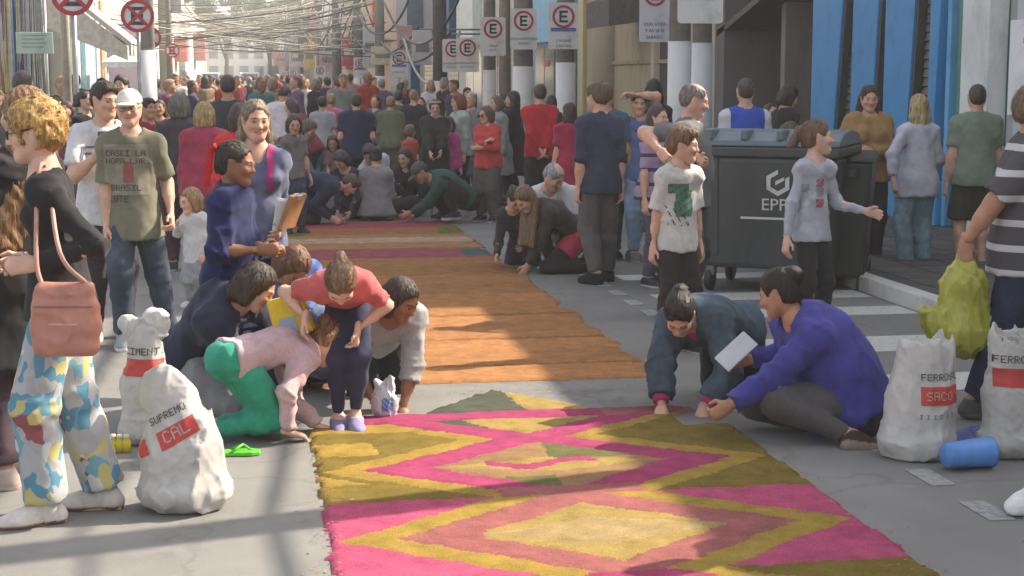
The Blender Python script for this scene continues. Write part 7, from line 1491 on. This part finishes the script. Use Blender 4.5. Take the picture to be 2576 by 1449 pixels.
stand('person with dark hair behind the red jacket', 1386, 236, h=23, face=160, sex='f', lod=2, top=LS((.06, .05, .055)), bottom=TR((.05, .05, .06)), hair=('bob', (.04, .03, .03), {}))
# by the shops across the road
stand('tall man with cropped dark hair behind the long haired woman', 76, 172, h=13.2, face=175, sex='m', lod=1, girth=1.05, top=T_((.10, .10, .11)), bottom=TR((.06, .06, .07)), hair=('buzz', (.05, .035, .03), dict(vol=2.5)))
stand('person in black with a ponytail near the slim post', 222, 225, h=17.5, face=60, sex='f', lod=1, top=LS((.025, .025, .027)), bottom=TR((.03, .03, .03)), hair=('pony', (.03, .02, .02), dict(ln=.2)))
stand('woman with reddish dark hair beside the slim post', 182, 252, h=18.5, face=-30, sex='f', lod=1, skin='light', top=LS((.16, .05, .055)), bottom=TR((.05, .05, .06)), hair=('long', (.07, .03, .03), dict(ln=.2)))
stand('man in dark blue talking near the pale blue shop', 244, 222, h=19, face=70, sex='m', lod=1, skin='tan', top=T_((.04, .045, .06)), bottom=TR((.05, .05, .06)), hair=('short', (.03, .02, .02), {}))
stand('man in a dark brimless cap past the cap man', 318, 188, h=19.5, face=-20, sex='m', lod=1, top=T_((.12, .06, .05)), bottom=TR((.05, .05, .06)), hair=('short', (.04, .04, .03), dict(vol=1.5)))
stand('man with black hair in a red shirt behind the cap man', 380, 243, h=15.8, face=40, sex='m', lod=1, skin='tan', top=T_((.25, .03, .05)), bottom=TR((.05, .05, .06)), hair=('short', (.02, .018, .018), {}))
stand('woman in a striped dark red dress past the white pole', 410, 248, h=19.5, face=-10, sex='f', lod=1, skin='tan', top=T_((.14, .045, .06), hem=-.3), bottom=TR((.05, .05, .06)), hair=('long', (.06, .03, .03), dict(ln=.2)))
stand('person with sunlit blond hair at the fabric shop', 8, 222, h=14.5, face=30, sex='f', lod=1, top=LS((.5, .4, .35)), bottom=TR((.2, .2, .2)), hair=('bob', (.4, .27, .13), {}))

# ================= the crowd far up the street =================
PRO = []
for k in range(6):
    s = Person((0, 0), 0, 1.66 + .02 * k, 'fm'[k % 2], lod=2, seed=900 + k, skin=['tan', 'light', 'brown'][k % 3], girth=1.0 + .04 * k)
    st = ['long', 'short', 'bob', 'short', 'pony', 'buzz'][k]
    PRO.append((s.build_body(), s.top_mesh(sleeve=(1.9, .75)[k % 2], e=.024), s.legs_mesh(), s.hair_mesh(st, ln=.2)))
rng = np.random.RandomState(12); TC = [('maroon', (.16, .03, .04)), ('white', (.55, .53, .52)), ('black', (.035, .033, .036)), ('navy', (.04, .05, .10)), ('pink', (.45, .14, .2)), ('grey', (.2, .2, .2)), ('tan', (.3, .2, .13)), ('red', (.4, .05, .04)), ('teal', (.05, .16, .17)), ('violet', (.14, .09, .16))]
HC = [('black', (.03, .022, .02)), ('brown', (.09, .05, .035)), ('auburn', (.15, .06, .04)), ('blond', (.3, .2, .1)), ('grey', (.2, .19, .18))]
WH = ['near the cream shops', 'before the parked vans', 'under the crossing wires', 'by the far kerb', 'along the shop row']
spots = [(430, 26), (447, 34), (470, 40), (488, 30), (505, 48), (520, 58), (535, 38), (552, 44), (500, 70), (560, 62), (600, 40), (612, 52), (630, 44), (648, 34), (662, 60), (676, 42), (690, 30), (700, 50), (730, 36), (748, 30), (760, 44), (772, 34), (798, 32), (826, 36), (850, 34), (866, 30), (884, 42), (925, 32), (940, 40), (962, 34), (1020, 36), (1085, 34), (1120, 33), (1145, 30), (455, 60), (475, 75), (540, 80), (585, 75), (640, 78), (710, 70), (200, 27), (262, 30), (165, 22), (1010, 30), (770, 56), (805, 48), (520, 36), (575, 30), (660, 26), (400, 30)]
for i, (px, h) in enumerate(spots):
    b4 = PRO[rng.randint(6)]; p = G(px, FY(h)); tc, hc, bc = TC[i % 10], HC[rng.randint(5)], TC[[2, 3, 5][rng.randint(3)]]
    r = empty('person', (p[0], p[1], 0), f'{hc[0]} haired person in {tc[0]} {["top", "shirt", "jersey", "blouse", "pullover"][i // 10 % 5]} in the far crowd {WH[i % 5]}', 'person', 'people crowding the far street')
    r.rotation_euler.z = math.radians([0, 170, 40, -60, 200, 90][rng.randint(6)]); sc_ = .95 + .09 * rng.rand(); r.scale = (sc_, sc_, sc_)
    for nm, me, mt in (('body', b4[0], M('skin', (1, 1, 1), 'skin')), ('top', b4[1], M('cloth', tc[1])), ('trousers', b4[2], M('cloth', bc[1])), ('hair', b4[3], M('hair', hc[1]))):
        if len(me.materials) == 0: me.materials.append(mt)
        o = bpy.data.objects.new(nm, me); o.parent = r; C.objects.link(o); o.material_slots[0].link = 'OBJECT'; o.material_slots[0].material = mt
# ------------------------------------------------------------------ thin haze added to lift the blacks and wash the far street
HZ = 0.0019
hm = bpy.data.materials.new('dusty_air'); hm.use_nodes = True; t_ = hm.node_tree; t_.nodes.remove(t_.nodes['Principled BSDF'])
pv = t_.nodes.new('ShaderNodeVolumePrincipled'); pv.inputs['Color'].default_value = (.95, .92, .87, 1); pv.inputs['Density'].default_value = HZ; pv.inputs['Anisotropy'].default_value = .2
t_.links.new(pv.outputs[0], t_.nodes['Material Output'].inputs['Volume'])
hz_o = B().box((-950, -70, -1.1), (950, 1550, 31)).done('haze', hm); hz_o['kind'] = 'stuff'; hz_o['label'] = 'pale haze added over the street to lift the blacks'
S.cycles.volume_bounces = 0
